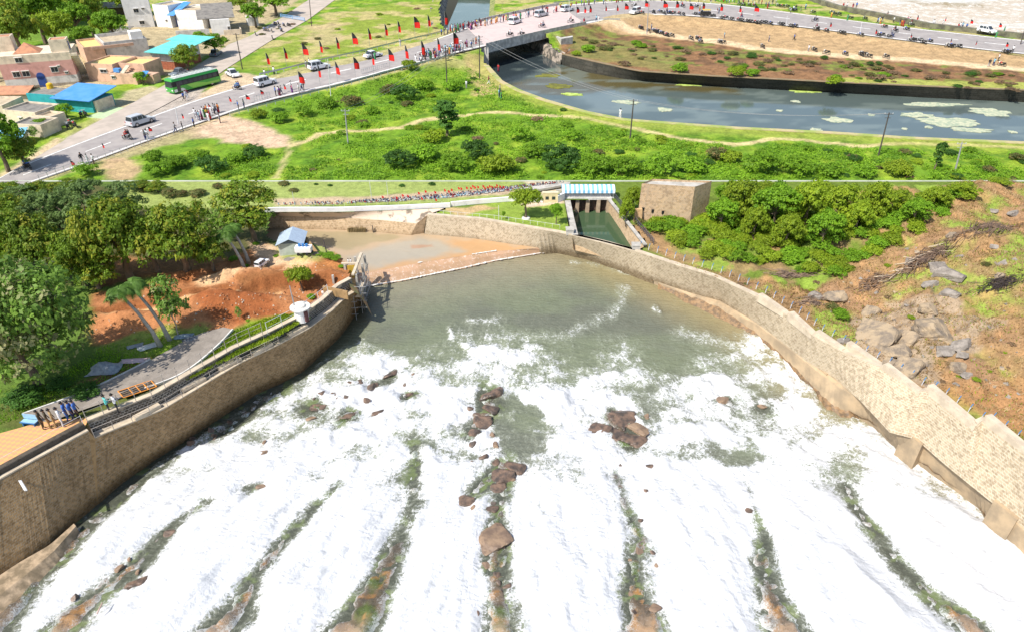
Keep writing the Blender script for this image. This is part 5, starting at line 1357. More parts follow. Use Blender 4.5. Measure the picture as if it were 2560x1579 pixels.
for a in big: bush(a[0], a[1], a[2], a[3], a[4], 'bush', U, hs=.95)
tree(1118, 340, 255, 32, 'column', 'slender dark tree standing beside the footpath', low=False)
tree(2336, 425, 358, 14, 'column', 'narrow dark tree at the lower right of the upper plain', low=False)
n = 0; cen_np = CEN[::6]; spots = []
while n < 105:
    px = rr.uniform(560, 2560); lo = np.interp(px, [560, 760, 1000, 1180, 1260, 1360, 1600, 2560], [300, 250, 195, 165, 225, 262, 335, 385]); py = rr.uniform(lo, 450)
    if px < 760 and 285 < py < 372: continue
    q = at(px, py)
    if dline(np.array([q.x]), np.array([q.y]), FOOT)[0] < 1.6: continue
    n += 1; s = rr.uniform(8, 22)
    reg = 'between the road and the footpath' if py < 320 else ('near the seam at left' if px < 1250 else 'near the seam at right')
    bush(px, py, s, rr.choice(['feather', 'bright', 'lime', 'dull', 'dark', 'feather', 'dry']), 'small shrub, {} from the left of those %s' % reg, 'shrub', 'small shrubs on the grass slope', hs=.7)
for k, (x0, x1, y0, y1, n_, s0, s1, kinds, reg) in enumerate([(600, 1090, 20, 150, 22, 6, 13, ['dull', 'lime', 'dry'], 'on the field beyond the flags'), (1440, 2560, 120, 205, 120, 8, 20, ['dry', 'dry', 'dull', 'bright', 'dark', 'dull'], 'on the brown canal bank')]):
    for i in range(n_):
        px = rr.uniform(x0, x1); py = rr.uniform(y0, y1) if k == 0 else np.interp(px, [1440, 1600, 2080, 2560], [100, 110, 155, 190]) + rr.uniform(0, 42 if px > 1600 else 30)
        if k == 0 and py > np.interp(px, [600, 1090], [165, 80]): continue
        bush(px, py, rr.uniform(s0, s1), rr.choice(kinds), 'low scrub tuft, {} from the left %s' % reg, 'shrub', 'scrub ' + reg, hs=.55)
# village trees
V_ = 'trees behind the village houses'
for i, (px, b_, t_, w, k) in enumerate([(10, 130, 10, 55, 'mango'), (60, 150, 15, 60, 'mango'), (115, 110, -20, 55, 'round'), (150, 130, 30, 45, 'round'), (200, 105, 10, 45, 'round'), (235, 90, -10, 45, 'mango'), (185, 60, -30, 50, 'round'), (290, 110, 30, 40, 'round'), (215, 130, 70, 30, 'round'), (265, 105, 45, 26, 'round'), (20, 60, -40, 60, 'mango'), (90, 70, -60, 60, 'mango'), (330, 40, -20, 40, 'round'), (250, 40, -40, 40, 'mango'), (-20, 200, 90, 45, 'mango'), (150, 60, -40, 50, 'round')]):
    tree(px, b_, t_, w, k, 'leafy tree, {} from the left in the grove behind the pink house', V_, low=False, i=i)
for px, b_, t_, w, k, l in [(20, 430, 290, 60, 'round', 'big dark green tree at the lower left corner of the road'), (65, 420, 350, 38, 'mango', 'yellow green tree right of the big corner tree'), (470, 178, 118, 32, 'mango', 'roadside tree beside the brick walled house'), (540, 140, 88, 36, 'round', 'round roadside tree with a car under it'), (170, 300, 262, 20, 'round', 'small tree in front of the teal house'),
                           (358, 213, 182, 18, 'round', 'small tree beside the peach house'), (640, 70, 10, 30, 'round', 'tree behind the small white block'), (605, 30, -15, 30, 'mango', 'dark tree behind the slate roofed house'), (690, 40, -20, 45, 'round', 'tree at the top beside the side road'), (110, 330, 300, 24, 'round', 'bush like tree beside the lower left shed'), (90, 350, 318, 14, 'airy', 'pale flowering small tree near the shed'), (500, 100, 80, 14, 'round', 'little tree in the yard between the mint roof and the road')]:
    tree(px, b_, t_, w, k, l, 'trees among the village houses', low=False, i=1 if k == 'round' else 0)
# ================================================================ BUILDINGS OF THE VILLAGE
def plaster(n, c, v=None): return M(n, c, v or tuple(q * .68 for q in c), .9, .9, .25, 5, lo=.42, hi=.7)
GLASS = M('dark_window_glass', (.04, .05, .06), rough=.15)
BLACK = M('black_paint', (.02, .02, .02))
class House:
    def __init__(s, name, fl, fr, label, z=None, cat='house'):
        a = gu(*fl); b = gu(*fr); s.z = min(a.z, b.z); d = b - a
        s.L = math.hypot(d.x, d.y); s.rz = math.atan2(d.y, d.x)
        s.root = empty(name, (a.x, a.y, s.z - .1), s.rz); tag(s.root, label, cat, 'houses of the village')
    def block(s, name, x, y, z, w, d, h, mats, parapet=0, pt=.22, mroof=None, bands=None):
        """plastered block with a flat roof sunk inside its parapet"""
        m = MB()
        if bands:
            z0 = z
            for i, (hh, _) in enumerate(bands): m.box((x + w / 2, y + d / 2, z0 + hh / 2), (w + .004 * i, d + .004 * i, hh), i); z0 += hh
        else: m.box((x + w / 2, y + d / 2, z + h / 2), (w, d, h), 0)
        if parapet:
            zz = z + h + parapet / 2; top = 0 if not bands else len(bands) - 1
            m.box((x + w / 2, y + pt / 2, zz), (w, pt, parapet), top); m.box((x + w / 2, y + d - pt / 2, zz), (w, pt, parapet), top)
            m.box((x + pt / 2, y + d / 2, zz), (pt, d - 2 * pt, parapet), top); m.box((x + w - pt / 2, y + d / 2, zz), (pt, d - 2 * pt, parapet), top)
        o = m.build(name, [b[1] for b in bands] if bands else mats, s.root)
        if mroof:
            r = MB(); r.box((x + w / 2, y + d / 2, z + h + .03), (w - 2 * pt, d - 2 * pt, .06)); r.build('roof', mroof, s.root)
        return o
    def win(s, x, z, w=.9, h=.8, frame=None, y=0, side=None):
        m = MB(); fm = frame or WINF
        m.box((x, y - .03, z), (w, .08, h)); o = m.build('window', GLASS, s.root)
        f = MB()
        for q in (-1, 1): f.box((x + q * (w / 2 + .04), y - .06, z), (.08, .1, h + .16)); f.box((x, y - .06, z + q * (h / 2 + .04)), (w, .1, .08))
        f.box((x, y - .085, z), (.05, .03, h)); f.build('frame', fm, o)
        g = MB(); g.box((x, y - .2, z + h / 2 + .16), (w + .3, .34, .07)); g.build('sunshade', fm, o)
        return o
    def door(s, x, w, h, mat, y=0, arch=False):
        m = MB(); m.box((x, y - .03, h / 2), (w, .08, h))
        if arch: m.tube((x, y + .01, h), (x, y - .07, h), w / 2, n=16)
        o = m.build('door', mat, s.root); return o
    def slab(s, name, x, y, z, w, d, t, mat, tx=0, ty=0, ov=None):
        m = MB(); R_ = Matrix.Translation((x + w / 2, y + d / 2, z)) @ Matrix.Rotation(tx, 4, 'X') @ Matrix.Rotation(ty, 4, 'Y')
        m.box((0, 0, 0), (w, d, t), M=R_); return m.build(name, mat, s.root)
WINF = M('white_window_trim', (.75, .72, .68))
PINK = plaster('pink_plaster', (.62, .33, .28), (.5, .26, .22)); CREAMW = plaster('cream_plaster', (.72, .6, .45)); PEACH = plaster('peach_plaster', (.66, .42, .29)); WHITEW = plaster('white_plaster', (.82, .8, .77), (.68, .66, .64))
GREYW = plaster('dirty_grey_plaster', (.62, .59, .55)); TEAL = plaster('teal_plaster', (.03, .36, .38), (.02, .27, .3)); YELR = plaster('yellow_lime_roof', (.72, .56, .2), (.55, .46, .2)); TANR = plaster('tan_roof_screed', (.52, .42, .28), (.35, .28, .19))
SLATE = plaster('dark_old_roof', (.24, .22, .19), (.13, .12, .11)); TILE = plaster('terracotta_tiles', (.52, .24, .13), (.35, .17, .1)); BLUER = M('blue_roof_sheet', (.06, .25, .62), (.1, .3, .62), .6, .5); MINT = M('mint_roof_sheet', (.16, .62, .56), (.12, .52, .48), .8, .6)
BRICKW = mat_masonry('red_brick_wall', (.4, .14, .08), (.3, .11, .07), (.45, .35, .28), .4, .2)
BLUEP = M('deep_blue_paint', (.03, .08, .3)); GREENYARD = M('pale_green_yard', (.5, .62, .36))
# pink house
h = House('pink_house', (20, 226), (200, 211), 'two storey pink house with a blue arched door and tiled stair room'); L = h.L; D = 9
h.block('wall', 0, 0, 0, L, D, 0, None, .7, .25, TANR, bands=[(2.1, GREYW), (3.0, PINK), (1.5, CREAMW)])
for x, z in ((.19, 2.5), (.32, 2.5), (.72, 2.9)): h.win(L * x, z + .5, 1.2, .95)
h.win(L * .29, 5.7, 1.2, .8); h.win(L * .87, 2.6, .5, .35); h.win(L * .79, 3.9, .35, .3)
h.door(L * .5, 1.5, 2.3, BLUEP, arch=True)
h.block('stair_room', 0, D - 4, 6.6, 2.6, 3.2, 2.6, CREAMW, .25, .2, TILE); h.block('stair_room', L - 3.2, .4, 6.6, 3.2, 3.0, 2.2, CREAMW, .2, .2, TILE)
m = MB(); m.box((L + .01, 1.9, 7.5), (.06, .9, 1.7)); m.build('stair_door', BLUEP, h.root)
m = MB(); m.add([(2.8, 1.2, 6.65), (7.6, 1.2, 6.65), (7.6, 5.4, 6.65), (2.8, 5.4, 6.65), (5.0, 3.6, 8.4)], ((0, 1, 4), (1, 2, 4), (2, 3, 4), (3, 0, 4), (3, 2, 1, 0))); m.build('pyramid_roof', [TILE], h.root)
m = MB()
for i in range(9): m.box((L + .6 + .0 * i, .2 + i * .62, 6.0 - i * .6), (1.3, .62, .5 + .01 * i))
m.build('outside_stair', CREAMW, h.root)
# peach house with yellow roof
h = House('peach_house', (212, 206), (345, 213), 'peach house with a bright yellow lime washed flat roof and outside stair'); L = h.L
h.block('wall', 0, 1.5, 0, L * .52, 8, 3.3, PEACH, .35, .22, YELR); h.block('wall', L * .5, 0, 0, L * .5, 3, 2.0, PEACH, .3, .2, TANR); h.block('wall', L * .53, 3.3, 0, L * .47, 6, 3.1, PEACH, .5, .2, YELR)
h.win(L * .33, 2.2, 1.5, .6, y=1.5); h.win(L * .58, 1.4, .7, .5); 
m = MB()
for i in range(6): m.box((L * .74, .4 + i * .45, 2.2 + i * .2), (.9, .45, .25))
m.build('stair', CREAMW, h.root); h.slab('tank', L * .56, .8, 2.6, 1.3, 1, .7, BLUER)
h.block('yard_wall', L + .3, 1.5, 0, 2.6, 2.4, 1.9, PEACH, 0)
h.slab('awning', L + .6, -.2, 2.1, 1.4, 2.2, .08, BLUER, .4)
# cream flat roofed house behind
h = House('cream_house', (272, 152), (378, 140), 'cream flat roofed house between the yellow roof and the mint roof'); L = h.L
h.block('wall', 0, 0, 0, L, 12, 3.4, GREYW, .8, .25, TANR); h.block('stair_room', L - 3.2, .3, 3.4, 2.6, 2.8, 2.3, WHITEW, .1, .2, GREYW); h.win(L * .48, 3.0, .7, .4); h.slab('roof_kerb', -3, -1.8, 3.5, 9, .35, .6, PEACH)
h.block('side_room', -4.5, -1, 0, 4.2, 11, 3.3, PEACH, .5, .22, YELR)
# mint roofed house
h = House('mint_roofed_house', (388, 172), (440, 176), 'house with a large mint green sheet roof over a red brick base'); L = h.L
h.block('wall', 0, 0, 1.9, L, 9, 1.9, GREYW); h.block('brick_base', .1, .1, 0, L - .2, 8.8, 1.9, BRICKW); h.slab('roof', -.8, -1.2, 4.2, L + 2.6, 9.5, .12, MINT, .08); h.slab('roof', -2.4, 8.0, 4.8, L + 4.2, 5, .12, MINT, .06)

# two storey white house
h = House('white_house', (322, 72), (388, 68), 'tall white two storey house at the top beside the grove'); L = h.L
h.block('wall', 0, 0, 0, L, 9, 7.6, WHITEW, .6, .22, TANR); h.win(L * .45, 4.7, 1.2, .9); h.win(L * .55, 1.5, 1.2, .8); h.win(L * .72, 5.1, .7, .3)
h = House('white_house', (394, 68), (432, 70), 'white house with a sloping blue sheet awning on its right'); L = h.L
h.block('wall', 0, 0, 0, L, 8, 5.6, WHITEW, .5, .2, TANR); h.win(L * .7, 2.0, .5, .4); h.slab('awning', L + .2, -1.6, 5.0, 2.6, 8, .1, BLUER, .32); h.block('side_wall', L + .3, 1.5, 0, 2.4, 5, 2.5, BLUEP)
h = House('white_house', (448, 74), (512, 76), 'long low white walled house with a pale flat roof'); L = h.L
h.block('wall', 0, 0, 0, L, 11, 4.8, WHITEW, .3, .22, CREAMW); h.slab('roof_patch', 1, 3, 4.95, 5, 3, .1, TANR)
h = House('slate_roofed_house', (532, 90), (580, 86), 'white house with a dark weathered slate roof beside the side road'); L = h.L
h.block('wall', 0, 0, 0, L, 14, 4.1, WHITEW); h.slab('roof', -3.0, .8, 4.8, L + 4.6, 9, .18, SLATE, .12); h.slab('roof', -1.6, 9.2, 5.6, L + 3.6, 7, .18, SLATE, .1); h.win(L * .9, 1.7, .5, .8); h.block('yard_wall', L * .6, -1.2, 0, L * .9, .3, 1.5, CREAMW); h.block('yard_wall', L * 1.46, -1.2, 0, .3, 5, 1.5, CREAMW)
h.block('front_wall', -9, -.6, 0, 8.4, .3, 2.0, GREYW)
h = House('white_block', (622, 66), (648, 65), 'small white cube shaped block by the side road'); h.block('wall', 0, 0, 0, h.L, 3.2, 2.4, WHITEW, .2, .2, GREYW); h.door(h.L * .5, .8, 1.7, GREYW)
# teal house with blue roof
h = House('teal_house', (78, 270), (236, 283), 'low teal walled house with a bright blue sheet roof'); L = h.L
h.block('wall', 0, 0, 0, L, 5.5, 2.3, TEAL, .0); h.slab('roof', L * .42, -.9, 3.0, L * .62, 7.4, .12, BLUER, .14); h.slab('roof', -.2, .2, 2.5, L * .5, 5.2, .14, SLATE, .03); h.block('parapet', 0, 0, 2.3, L * .44, .25, .5, TEAL)
h.block('side_wall', L + .1, .4, 0, .3, 4.5, 2.2, CREAMW); h.slab('yard', L + .5, -2.6, .16, 5.4, 6.8, .08, GREENYARD)
o = MB(); o.tube((1.1, 4.6, 2.3), (1.1, 4.6, 3.5), .6, .55, 14); o.tube((1.1, 4.6, 3.5), (1.1, 4.6, 3.65), .5, .3, 14)
t_ = o.build('water_tank', M('yellow_plastic_tank', (.85, .5, .02), rough=.4)); t_.matrix_world = Matrix.Translation(h.root.location) @ Matrix.Rotation(h.rz, 4, 'Z'); t_.location = h.root.location; t_.rotation_euler = (0, 0, h.rz); tag(t_, 'yellow water tank on the flat roof left of the blue sheet roof', 'water tank')
h = House('tiled_house', (-20, 262), (76, 262), 'long low house with striped terracotta tile roof at the left edge'); L = h.L
h.block('wall', 0, 0, 0, L, 5, 2.1, CREAMW); h.slab('roof', -.3, -.5, 2.5, L + .6, 3.4, .14, TILE, .25); h.slab('roof', -.3, 2.6, 2.5, L + .6, 3.2, .14, TILE, -.25)
for nm, a, b, lab, dd, hh in (('grey_roofed_house', (20, 312), (100, 318), 'small house with dark grey flat roof and cream parapets, lower left', 5.5, 2.4), ('grey_roofed_house', (40, 340), (112, 345), 'cream shed with grey sloping roof in the lower left yard', 4.2, 1.9), ('cream_shed', (100, 318), (136, 322), 'tiny white walled enclosure beside the lower left sheds', 3, 1.8), ('flat_roofed_house', (-60, 300), (18, 300), 'pale flat roofed house cut by the left edge', 6, 2.3)):
    h = House(nm, a, b, lab); h.block('wall', 0, 0, 0, h.L, dd, hh, CREAMW, .35, .2, SLATE if 'grey' in nm else TANR)
    h.win(h.L * .5, hh * .55, .6, .5)
h = House('blue_roofed_shed', (0, 372), (62, 366), 'little shed with pale blue sheet roof among bushes at lower left'); h.block('wall', 0, 0, 0, h.L, 3, 1.6, CREAMW); h.slab('roof', -.2, -.5, 1.9, h.L + .4, 4, .08, M('pale_blue_sheet', (.2, .5, .68)), .15)
h = House('dark_shed', (282, 98), (318, 98), 'dark roofed shed in front of the grove, left of the white houses'); h.block('wall', 0, 0, 0, h.L, 3, 1.9, GREYW); h.slab('roof', -.3, -.6, 2.3, h.L + .6, 4.4, .12, SLATE, .2)
h = House('gabled_shed', (262, 40), (322, 36), 'open fronted gabled shed with pale roof at the top of the grove'); h.block('wall', 0, 0, 0, h.L, 6, 2.2, M('deep_brown_wall', (.12, .08, .05))); h.slab('roof', -.4, -.6, 3.0, h.L + .8, 4, .1, GREYW, .3); h.slab('roof', -.4, 3.3, 3.0, h.L + .8, 4, .1, GREYW, -.3)

# ================================================================ VEHICLES
TYRE = M('tyre_rubber', (.02, .02, .02), rough=.85); RIM = M('wheel_rim', (.5, .5, .52), rough=.3, metal=.8); CHROME = M('lamp_glass', (.85, .85, .8), rough=.1); REDL = M('tail_lamp', (.45, .02, .01), rough=.2)
def paintm(n, c): return M(n, c, tuple(q * .93 for q in c), 3, .28, coat=.5)
def lathe_wheel(root, x, y, r, w):
    m = MB(); m.tube((x, y - w / 2, r), (x, y + w / 2, r), r, n=14); o = m.build('wheel', TYRE, root)
    q = MB(); q.tube((x, y - w / 2 - .012, r), (x, y + w / 2 + .012, r), r * .58, n=12); q.build('rim', RIM, o)
def car(name, L, W, H, paint, kind='suv', trim=None):
    """body swept from a side outline with a tapered cabin; nose at +x"""
    root = empty(name, (0, 0, 0)); hb = H * .56; g = H * .13; hl = L / 2
    if kind == 'suv': low = [(-hl, g + .1), (-hl, hb), (-hl * .98, hb + .02), (hl * .42, hb), (hl * .92, hb * .84), (hl, hb * .6), (hl, g + .1)]; cab = [(-hl * .93, hb), (-hl * .86, H), (hl * .1, H), (hl * .46, hb)]
    elif kind == 'sedan': low = [(-hl, g + .1), (-hl, hb * .9), (-hl * .7, hb), (hl * .38, hb * .98), (hl * .9, hb * .78), (hl, hb * .55), (hl, g + .1)]; cab = [(-hl * .68, hb), (-hl * .4, H), (hl * .08, H), (hl * .42, hb)]
    else: low = [(-hl, g + .1), (-hl, hb), (hl * .3, hb), (hl * .4, hb * .95), (hl * .97, hb * .88), (hl, hb * .6), (hl, g + .1)]; cab = [(-hl * .99, hb), (-hl * .97, H), (hl * .18, H), (hl * .34, hb)]
    def sweep(m, prof, w0, w1, mi):
        n = len(prof); vs = []
        zmin = min(p[1] for p in prof); zmax = max(p[1] for p in prof)
        for s in (-1, 1):
            for (x, z) in prof:
                t = (z - zmin) / (zmax - zmin); vs.append((x, s * (w0 + (w1 - w0) * t) / 2, z))
        fs = [tuple(range(n)), tuple(reversed(range(n, 2 * n)))] + [((i + 1) % n, i, n + i, n + (i + 1) % n) for i in range(n)]
        m.add(vs, fs, mi)
    m = MB(); sweep(m, low, W, W * .97, 0); m.box((0, 0, g + .06), (L * .98, W * .96, .14), 1)
    sweep(m, [(cab[0][0] + .05, hb), (cab[1][0] + .02, H * .985), (cab[2][0] - .02, H * .985), (cab[3][0] - .08, hb)], W * .88, W * .74, 0)
    m.box(((cab[1][0] + cab[2][0]) / 2, 0, H), (abs(cab[2][0] - cab[1][0]) * .98, W * .75, .05), 0)
    m.build('body', [paint, BLACK], root)
    for nm, pts in (('windscreen', [(cab[3][0] + .0, hb + .03), (cab[2][0] + .07, H * .96)]), ('rear_window', [(cab[0][0] - .0, hb + .08), (cab[1][0] - .035, H * .95)])):
        (x0, z0), (x1, z1) = pts; w0, w1 = W * .42, W * .34; q = MB(); q.quad((x0, -w0, z0), (x0, w0, z0), (x1, w1, z1), (x1, -w1, z1)); q.build(nm, GLASS, root)
    for s in (-1, 1):
        q = MB(); za, zb = hb + .05, H * .93
        xs = [cab[0][0] + .22, -hl * .38, hl * .02, cab[3][0] - .25]
        for i in range(3):
            x0, x1 = xs[i] + .05, xs[i + 1] - .05; sx = (cab[2][0] + .1 - xs[3]) if i == 2 else 0; s0 = .1 if i == 0 else 0
            def yy(z): return s * ((W * .88 + (W * .74 - W * .88) * (z - hb) / (H * .985 - hb)) / 2 + .012)
            q.quad((x0, yy(za), za), (x1, yy(za), za), (x1 + sx, yy(zb), zb), (x0 + s0, yy(zb), zb))
        q.build('side_windows', GLASS, root)
        for xw in (-hl * .6, hl * .62): lathe_wheel(root, xw, s * (W / 2 - .1), H * .21, .22)
        q = MB(); q.box((hl - .02, s * W * .36, hb * .72), (.1, W * .2, .16)); q.build('headlight', CHROME, root)
        q = MB(); q.box((-hl + .01, s * W * .42, hb * .85), (.08, W * .1, .26)); q.build('tail_light', REDL, root)
        q = MB(); q.box((hl * .36, s * (W / 2 + .08), hb + .1), (.12, .18, .13)); q.build('mirror', paint, root)
    if trim == 'rack':
        q = MB()
        for s in (-1, 1): q.box((-hl * .3, s * W * .33, H + .07), (L * .42, .05, .05))
        q.build('roof_rails', CHROME, root)
    return Proto(root)
CW = paintm('white_car_paint', (.82, .82, .83)); CS = paintm('silver_car_paint', (.55, .56, .58)); CG = paintm('grey_car_paint', (.2, .23, .27))
P_suvw = car('suv', 4.7, 1.85, 1.8, CW, 'suv', 'rack'); P_mpv = car('minivan', 4.75, 1.85, 1.78, CS, 'suv'); P_sed = car('sedan', 4.4, 1.75, 1.45, CW, 'sedan'); P_box = car('jeep', 4.4, 1.8, 1.85, CW, 'box'); P_gr = car('parked_car', 4.1, 1.7, 1.5, CG, 'sedan')
def aim(p0, p1): 
    d = p1 - p0; return math.atan2(d.y, d.x)
CARS = [(P_mpv, (318, 322), (388, 300), 'silver minivan, nearest moving vehicle on the left stretch of road', 'minivan'), (P_box, (630, 225), (698, 205), 'white boxy jeep on the road just right of the green bus', 'jeep'), (P_suvw, (768, 182), (828, 168), 'white minivan behind the second red flag of the lower row', 'minivan'),
        (P_sed, (905, 152), (960, 138), 'white sedan driving under the red flags left of the bridge', 'sedan'), (P_suvw, (1262, 68), (1312, 52), 'white SUV, leftmost of the three on the bridge', 'suv'), (P_mpv, (1325, 48), (1380, 36), 'silver grey minivan in the middle of the bridge', 'minivan'), (P_suvw, (1390, 34), (1445, 24), 'white SUV with roof rails leaving the bridge at its right end', 'suv'),
        (P_box, (1610, 30), (1564, 42), 'pale boxy jeep facing left beside the parked motorcycles', 'jeep'), (P_suvw, (2440, 78), (2492, 88), 'white SUV alone on the road at far right', 'suv'), (P_sed, (562, 183), (606, 202), 'white sedan parked on the dirt beside the green bus', 'sedan'), (P_gr, (470, 182), (425, 196), 'dark grey car parked behind the green bus', 'car'), (P_gr, (520, 152), (560, 128), 'dark car hidden under the round roadside tree', 'car')]
def placev(pr, a, b, fn, sc=1.0):
    A = fn(*a); B_ = fn(*b); c = A.lerp(B_, .5); c.z = max(A.z, B_.z) + .02; return pr.put(c, aim(A, B_), sc)
for pr, a, b, l, ct in CARS:
    fn = groad if a[0] not in (562, 470, 520) else gu
    tag(placev(pr, a, b, fn), l, ct, 'cars and vans along the road')
# bus
def bus():
    root = empty('green_bus', (0, 0, 0)); L, W, H = 11.2, 2.5, 3.0; hl = L / 2
    G1 = paintm('bus_green', (.03, .36, .04)); G2 = paintm('bus_lime', (.25, .62, .08)); WH = paintm('bus_white', (.75, .78, .74))
    m = MB(); m.box((0, 0, .95), (L, W, 1.1), 0); m.box((0, 0, 2.0), (L - .1, W - .06, 1.0), 1, top=(.985, .96)); m.box((0, 0, 2.72), (L - .2, W - .1, .44), 0, top=(.98, .88)); m.box((-.3, 0, 2.96), (L - 1.4, W - .5, .06), 2)
    m.build('body', [G1, BLACK, M('bus_roof', (.5, .54, .5))], root)
    for s in (-1, 1):
        q = MB()
        for i in range(8): q.quad((-hl + .7 + i * 1.16, s * (W / 2 + .015), 1.62), (-hl + 1.72 + i * 1.16, s * (W / 2 + .015), 1.62), (-hl + 1.72 + i * 1.16, s * (W / 2 - .005), 2.4), (-hl + .7 + i * 1.16, s * (W / 2 - .005), 2.4))
        q.build('side_windows', GLASS, root)
        q = MB(); y = s * (W / 2 + .012)
        q.add([(-hl + .3, y, .5), (1.2, y, .5), (2.4, y, 1.45), (.2, y, 1.45), (-2.2, y, .95), (-hl + .3, y, .9)], ((0, 1, 2, 3, 4, 5),), 0); q.add([(2.6, y, .5), (hl - .2, y, .5), (hl - .2, y, 1.0), (3.4, y, 1.0)], ((0, 1, 2, 3),), 1); q.build('livery_stripe', [G2, WH], root)
        for xw in (-hl + 2.2, hl - 2.3): lathe_wheel(root, xw, s * (W / 2 - .16), .5, .3)
        q = MB(); q.box((hl + .01, s * .9, .85), (.08, .35, .25)); q.build('headlight', CHROME, root)
    q = MB(); q.quad((hl + .02, -1.1, 1.35), (hl + .02, 1.1, 1.35), (hl - .04, 1.02, 2.5), (hl - .04, -1.02, 2.5)); q.build('windscreen', GLASS, root)
    q = MB(); q.quad((hl - 1.7, W / 2 + .03, .5), (hl - .9, W / 2 + .03, .5), (hl - .9, W / 2 + .01, 2.35), (hl - 1.7, W / 2 + .01, 2.35)); q.build('door', GLASS, root)
    q = MB()
    for s in (-1, 1): q.box((-.3, s * .8, 3.2), (L - 2.6, .06, .06)); q.box((-.3 + s * (hl - 1.3), 0, 3.2), (.06, 1.6, .06))
    for i in range(10): q.box((-.3 - hl + 1.5 + i * .94, 0, 3.15), (.04, 1.6, .04)); 
    for i in (-1, 1):
        for x_ in (-4, -2, 0, 2, 4): q.box((x_ - .3, i * .8, 3.08), (.05, .05, .2))
    q.build('roof_rack', CHROME, root)
    return Proto(root)
b_ = placev(bus(), (540, 208), (432, 236), gu, 1.0); tag(b_, 'long green bus with roof rack stopped where the side road meets the main road', 'bus')
def rick():
    root = empty('auto_rickshaw', (0, 0, 0)); YL = paintm('rickshaw_yellow', (.7, .5, .04))
    m = MB(); m.box((0, 0, .75), (2.4, 1.25, .7), 0); m.box((-.1, 0, 1.6), (1.9, 1.2, .2), 1, top=(.9, .9)); m.box((1.15, 0, 1.0), (.3, .6, .7), 0); m.build('body', [BLACK, YL], root)
    for x, y in ((-.8, .55), (-.8, -.55), (1.15, 0)): lathe_wheel(root, x, y, .26, .14)
    q = MB(); q.quad((1.1, -.5, 1.1), (1.1, .5, 1.1), (.9, .5, 1.55), (.9, -.5, 1.55)); q.build('windscreen', GLASS, root)
    q = MB()
    for x in (-.95, .2): 
        for s in (-1, 1): q.tube((x, s * .55, 1.0), (x, s * .55, 1.55), .03, n=5)
    q.build('canopy_posts', BLACK, root)
    return Proto(root)
tag(placev(rick(), (1778, 42), (1748, 42), groad, 1.15), 'black and yellow auto rickshaw among the motorcycles on the near verge', 'auto rickshaw')
# motorcycles
def bike(name, col, seed=0):
    root = empty(name, (0, 0, 0)); r = .3
    for x in (-.63, .66):
        m = MB(); n = 16; R0, R1 = r, .05; vs = []; fs = []
        for i in range(n):
            a = 2 * PI * i / n
            for k in range(4): b = 2 * PI * k / 4 + PI / 4; vs.append((x + (R0 - .04 + R1 * math.cos(b)) * math.cos(a), R1 * math.sin(b), r + (R0 - .04 + R1 * math.cos(b)) * math.sin(a)))
        for i in range(n):
            for k in range(4): fs.append((i * 4 + k, i * 4 + (k + 1) % 4, ((i + 1) % n) * 4 + (k + 1) % 4, ((i + 1) % n) * 4 + k))
        m.add(vs, fs); m.tube((x, -.05, r), (x, .05, r), .09, n=8); m.build('wheel', TYRE, root)
    m = MB(); m.path([(-.55, 0, .55), (-.2, 0, .42), (.1, 0, .35), (.35, 0, .5), (.5, 0, .82)], [.07, .13, .16, .1, .06], 6); m.path([(-.85, 0, .66), (-.5, 0, .7), (-.2, 0, .55)], [.04, .09, .08], 6); m.build('frame', BLACK, root)
    m = MB(); m.path([(.02, 0, .72), (.22, 0, .84), (.44, 0, .86)], [.1, .17, .09], 8); m.box((.72, 0, .62), (.4, .13, .05)); m.build('tank', col, root, True)
    m = MB(); m.path([(-.72, 0, .84), (-.3, 0, .78), (.05, 0, .78)], [.09, .13, .1], 6); m.build('seat', M('seat_vinyl', (.03, .03, .03), rough=.6), root)
    m = MB(); m.tube((.66, .05, r), (.47, .05, .98), .028, n=5); m.tube((.66, -.05, r), (.47, -.05, .98), .028, n=5); m.tube((.42, -.36, 1.05), (.47, 0, 1.0), .022, n=5); m.tube((.42, .36, 1.05), (.47, 0, 1.0), .022, n=5); m.build('handlebar', CHROME, root)
    m = MB(); m.tube((.52, 0, .9), (.66, 0, .9), .09, .1, 10); m.build('headlight', CHROME, root)
    return Proto(root)
BK = [bike('motorcycle', paintm('black_tank', (.03, .03, .035))), bike('motorcycle', paintm('red_tank', (.45, .03, .02))), bike('motorcycle', paintm('blue_tank', (.03, .08, .35))), bike('motorcycle', paintm('grey_tank', (.3, .31, .33)))]
rb = random.Random(9)
Z4 = lambda x, y: (1200 + x / 3.331, y / 3.331); Z5 = lambda x, y: (1600 + x / 3.331, y / 3.331); Z6 = lambda x, y: (2080 + x / 3.331, y / 3.331); Z3 = lambda x, y: (800 + x / 3.331, y / 3.331); Z2 = lambda x, y: (400 + x / 3.331, y / 3.331)
def bikes(lst, text, group, fn=gu, heading=2.2):
    for (px, py) in lst:
        p = fn(px, py + 3); o = BK[rb.choice([0, 0, 0, 1, 2, 3])].put(p, heading + rb.uniform(-.35, .35), 1.08); o.rotation_euler.x = -.1
        family(o, text, 'motorcycle', group)
bikes([Z4(1345, 165), Z4(1440, 160), Z4(1520, 160), Z4(1575, 170)] + [Z5(*a) for a in [(110, 160), (160, 160), (195, 170), (235, 165), (270, 168), (320, 172), (355, 180), (455, 162), (490, 178), (525, 172), (575, 182), (610, 172), (675, 195), (705, 190), (755, 198), (815, 195), (845, 200), (890, 200), (915, 198), (960, 192), (985, 205), (1010, 215), (1045, 215), (1085, 212), (1165, 205), (1190, 208), (1255, 222), (1290, 232), (1470, 250), (1550, 262)]],
      '{} motorcycle from the left in the rows just past the bridge', 'motorcycles parked on the near verge')
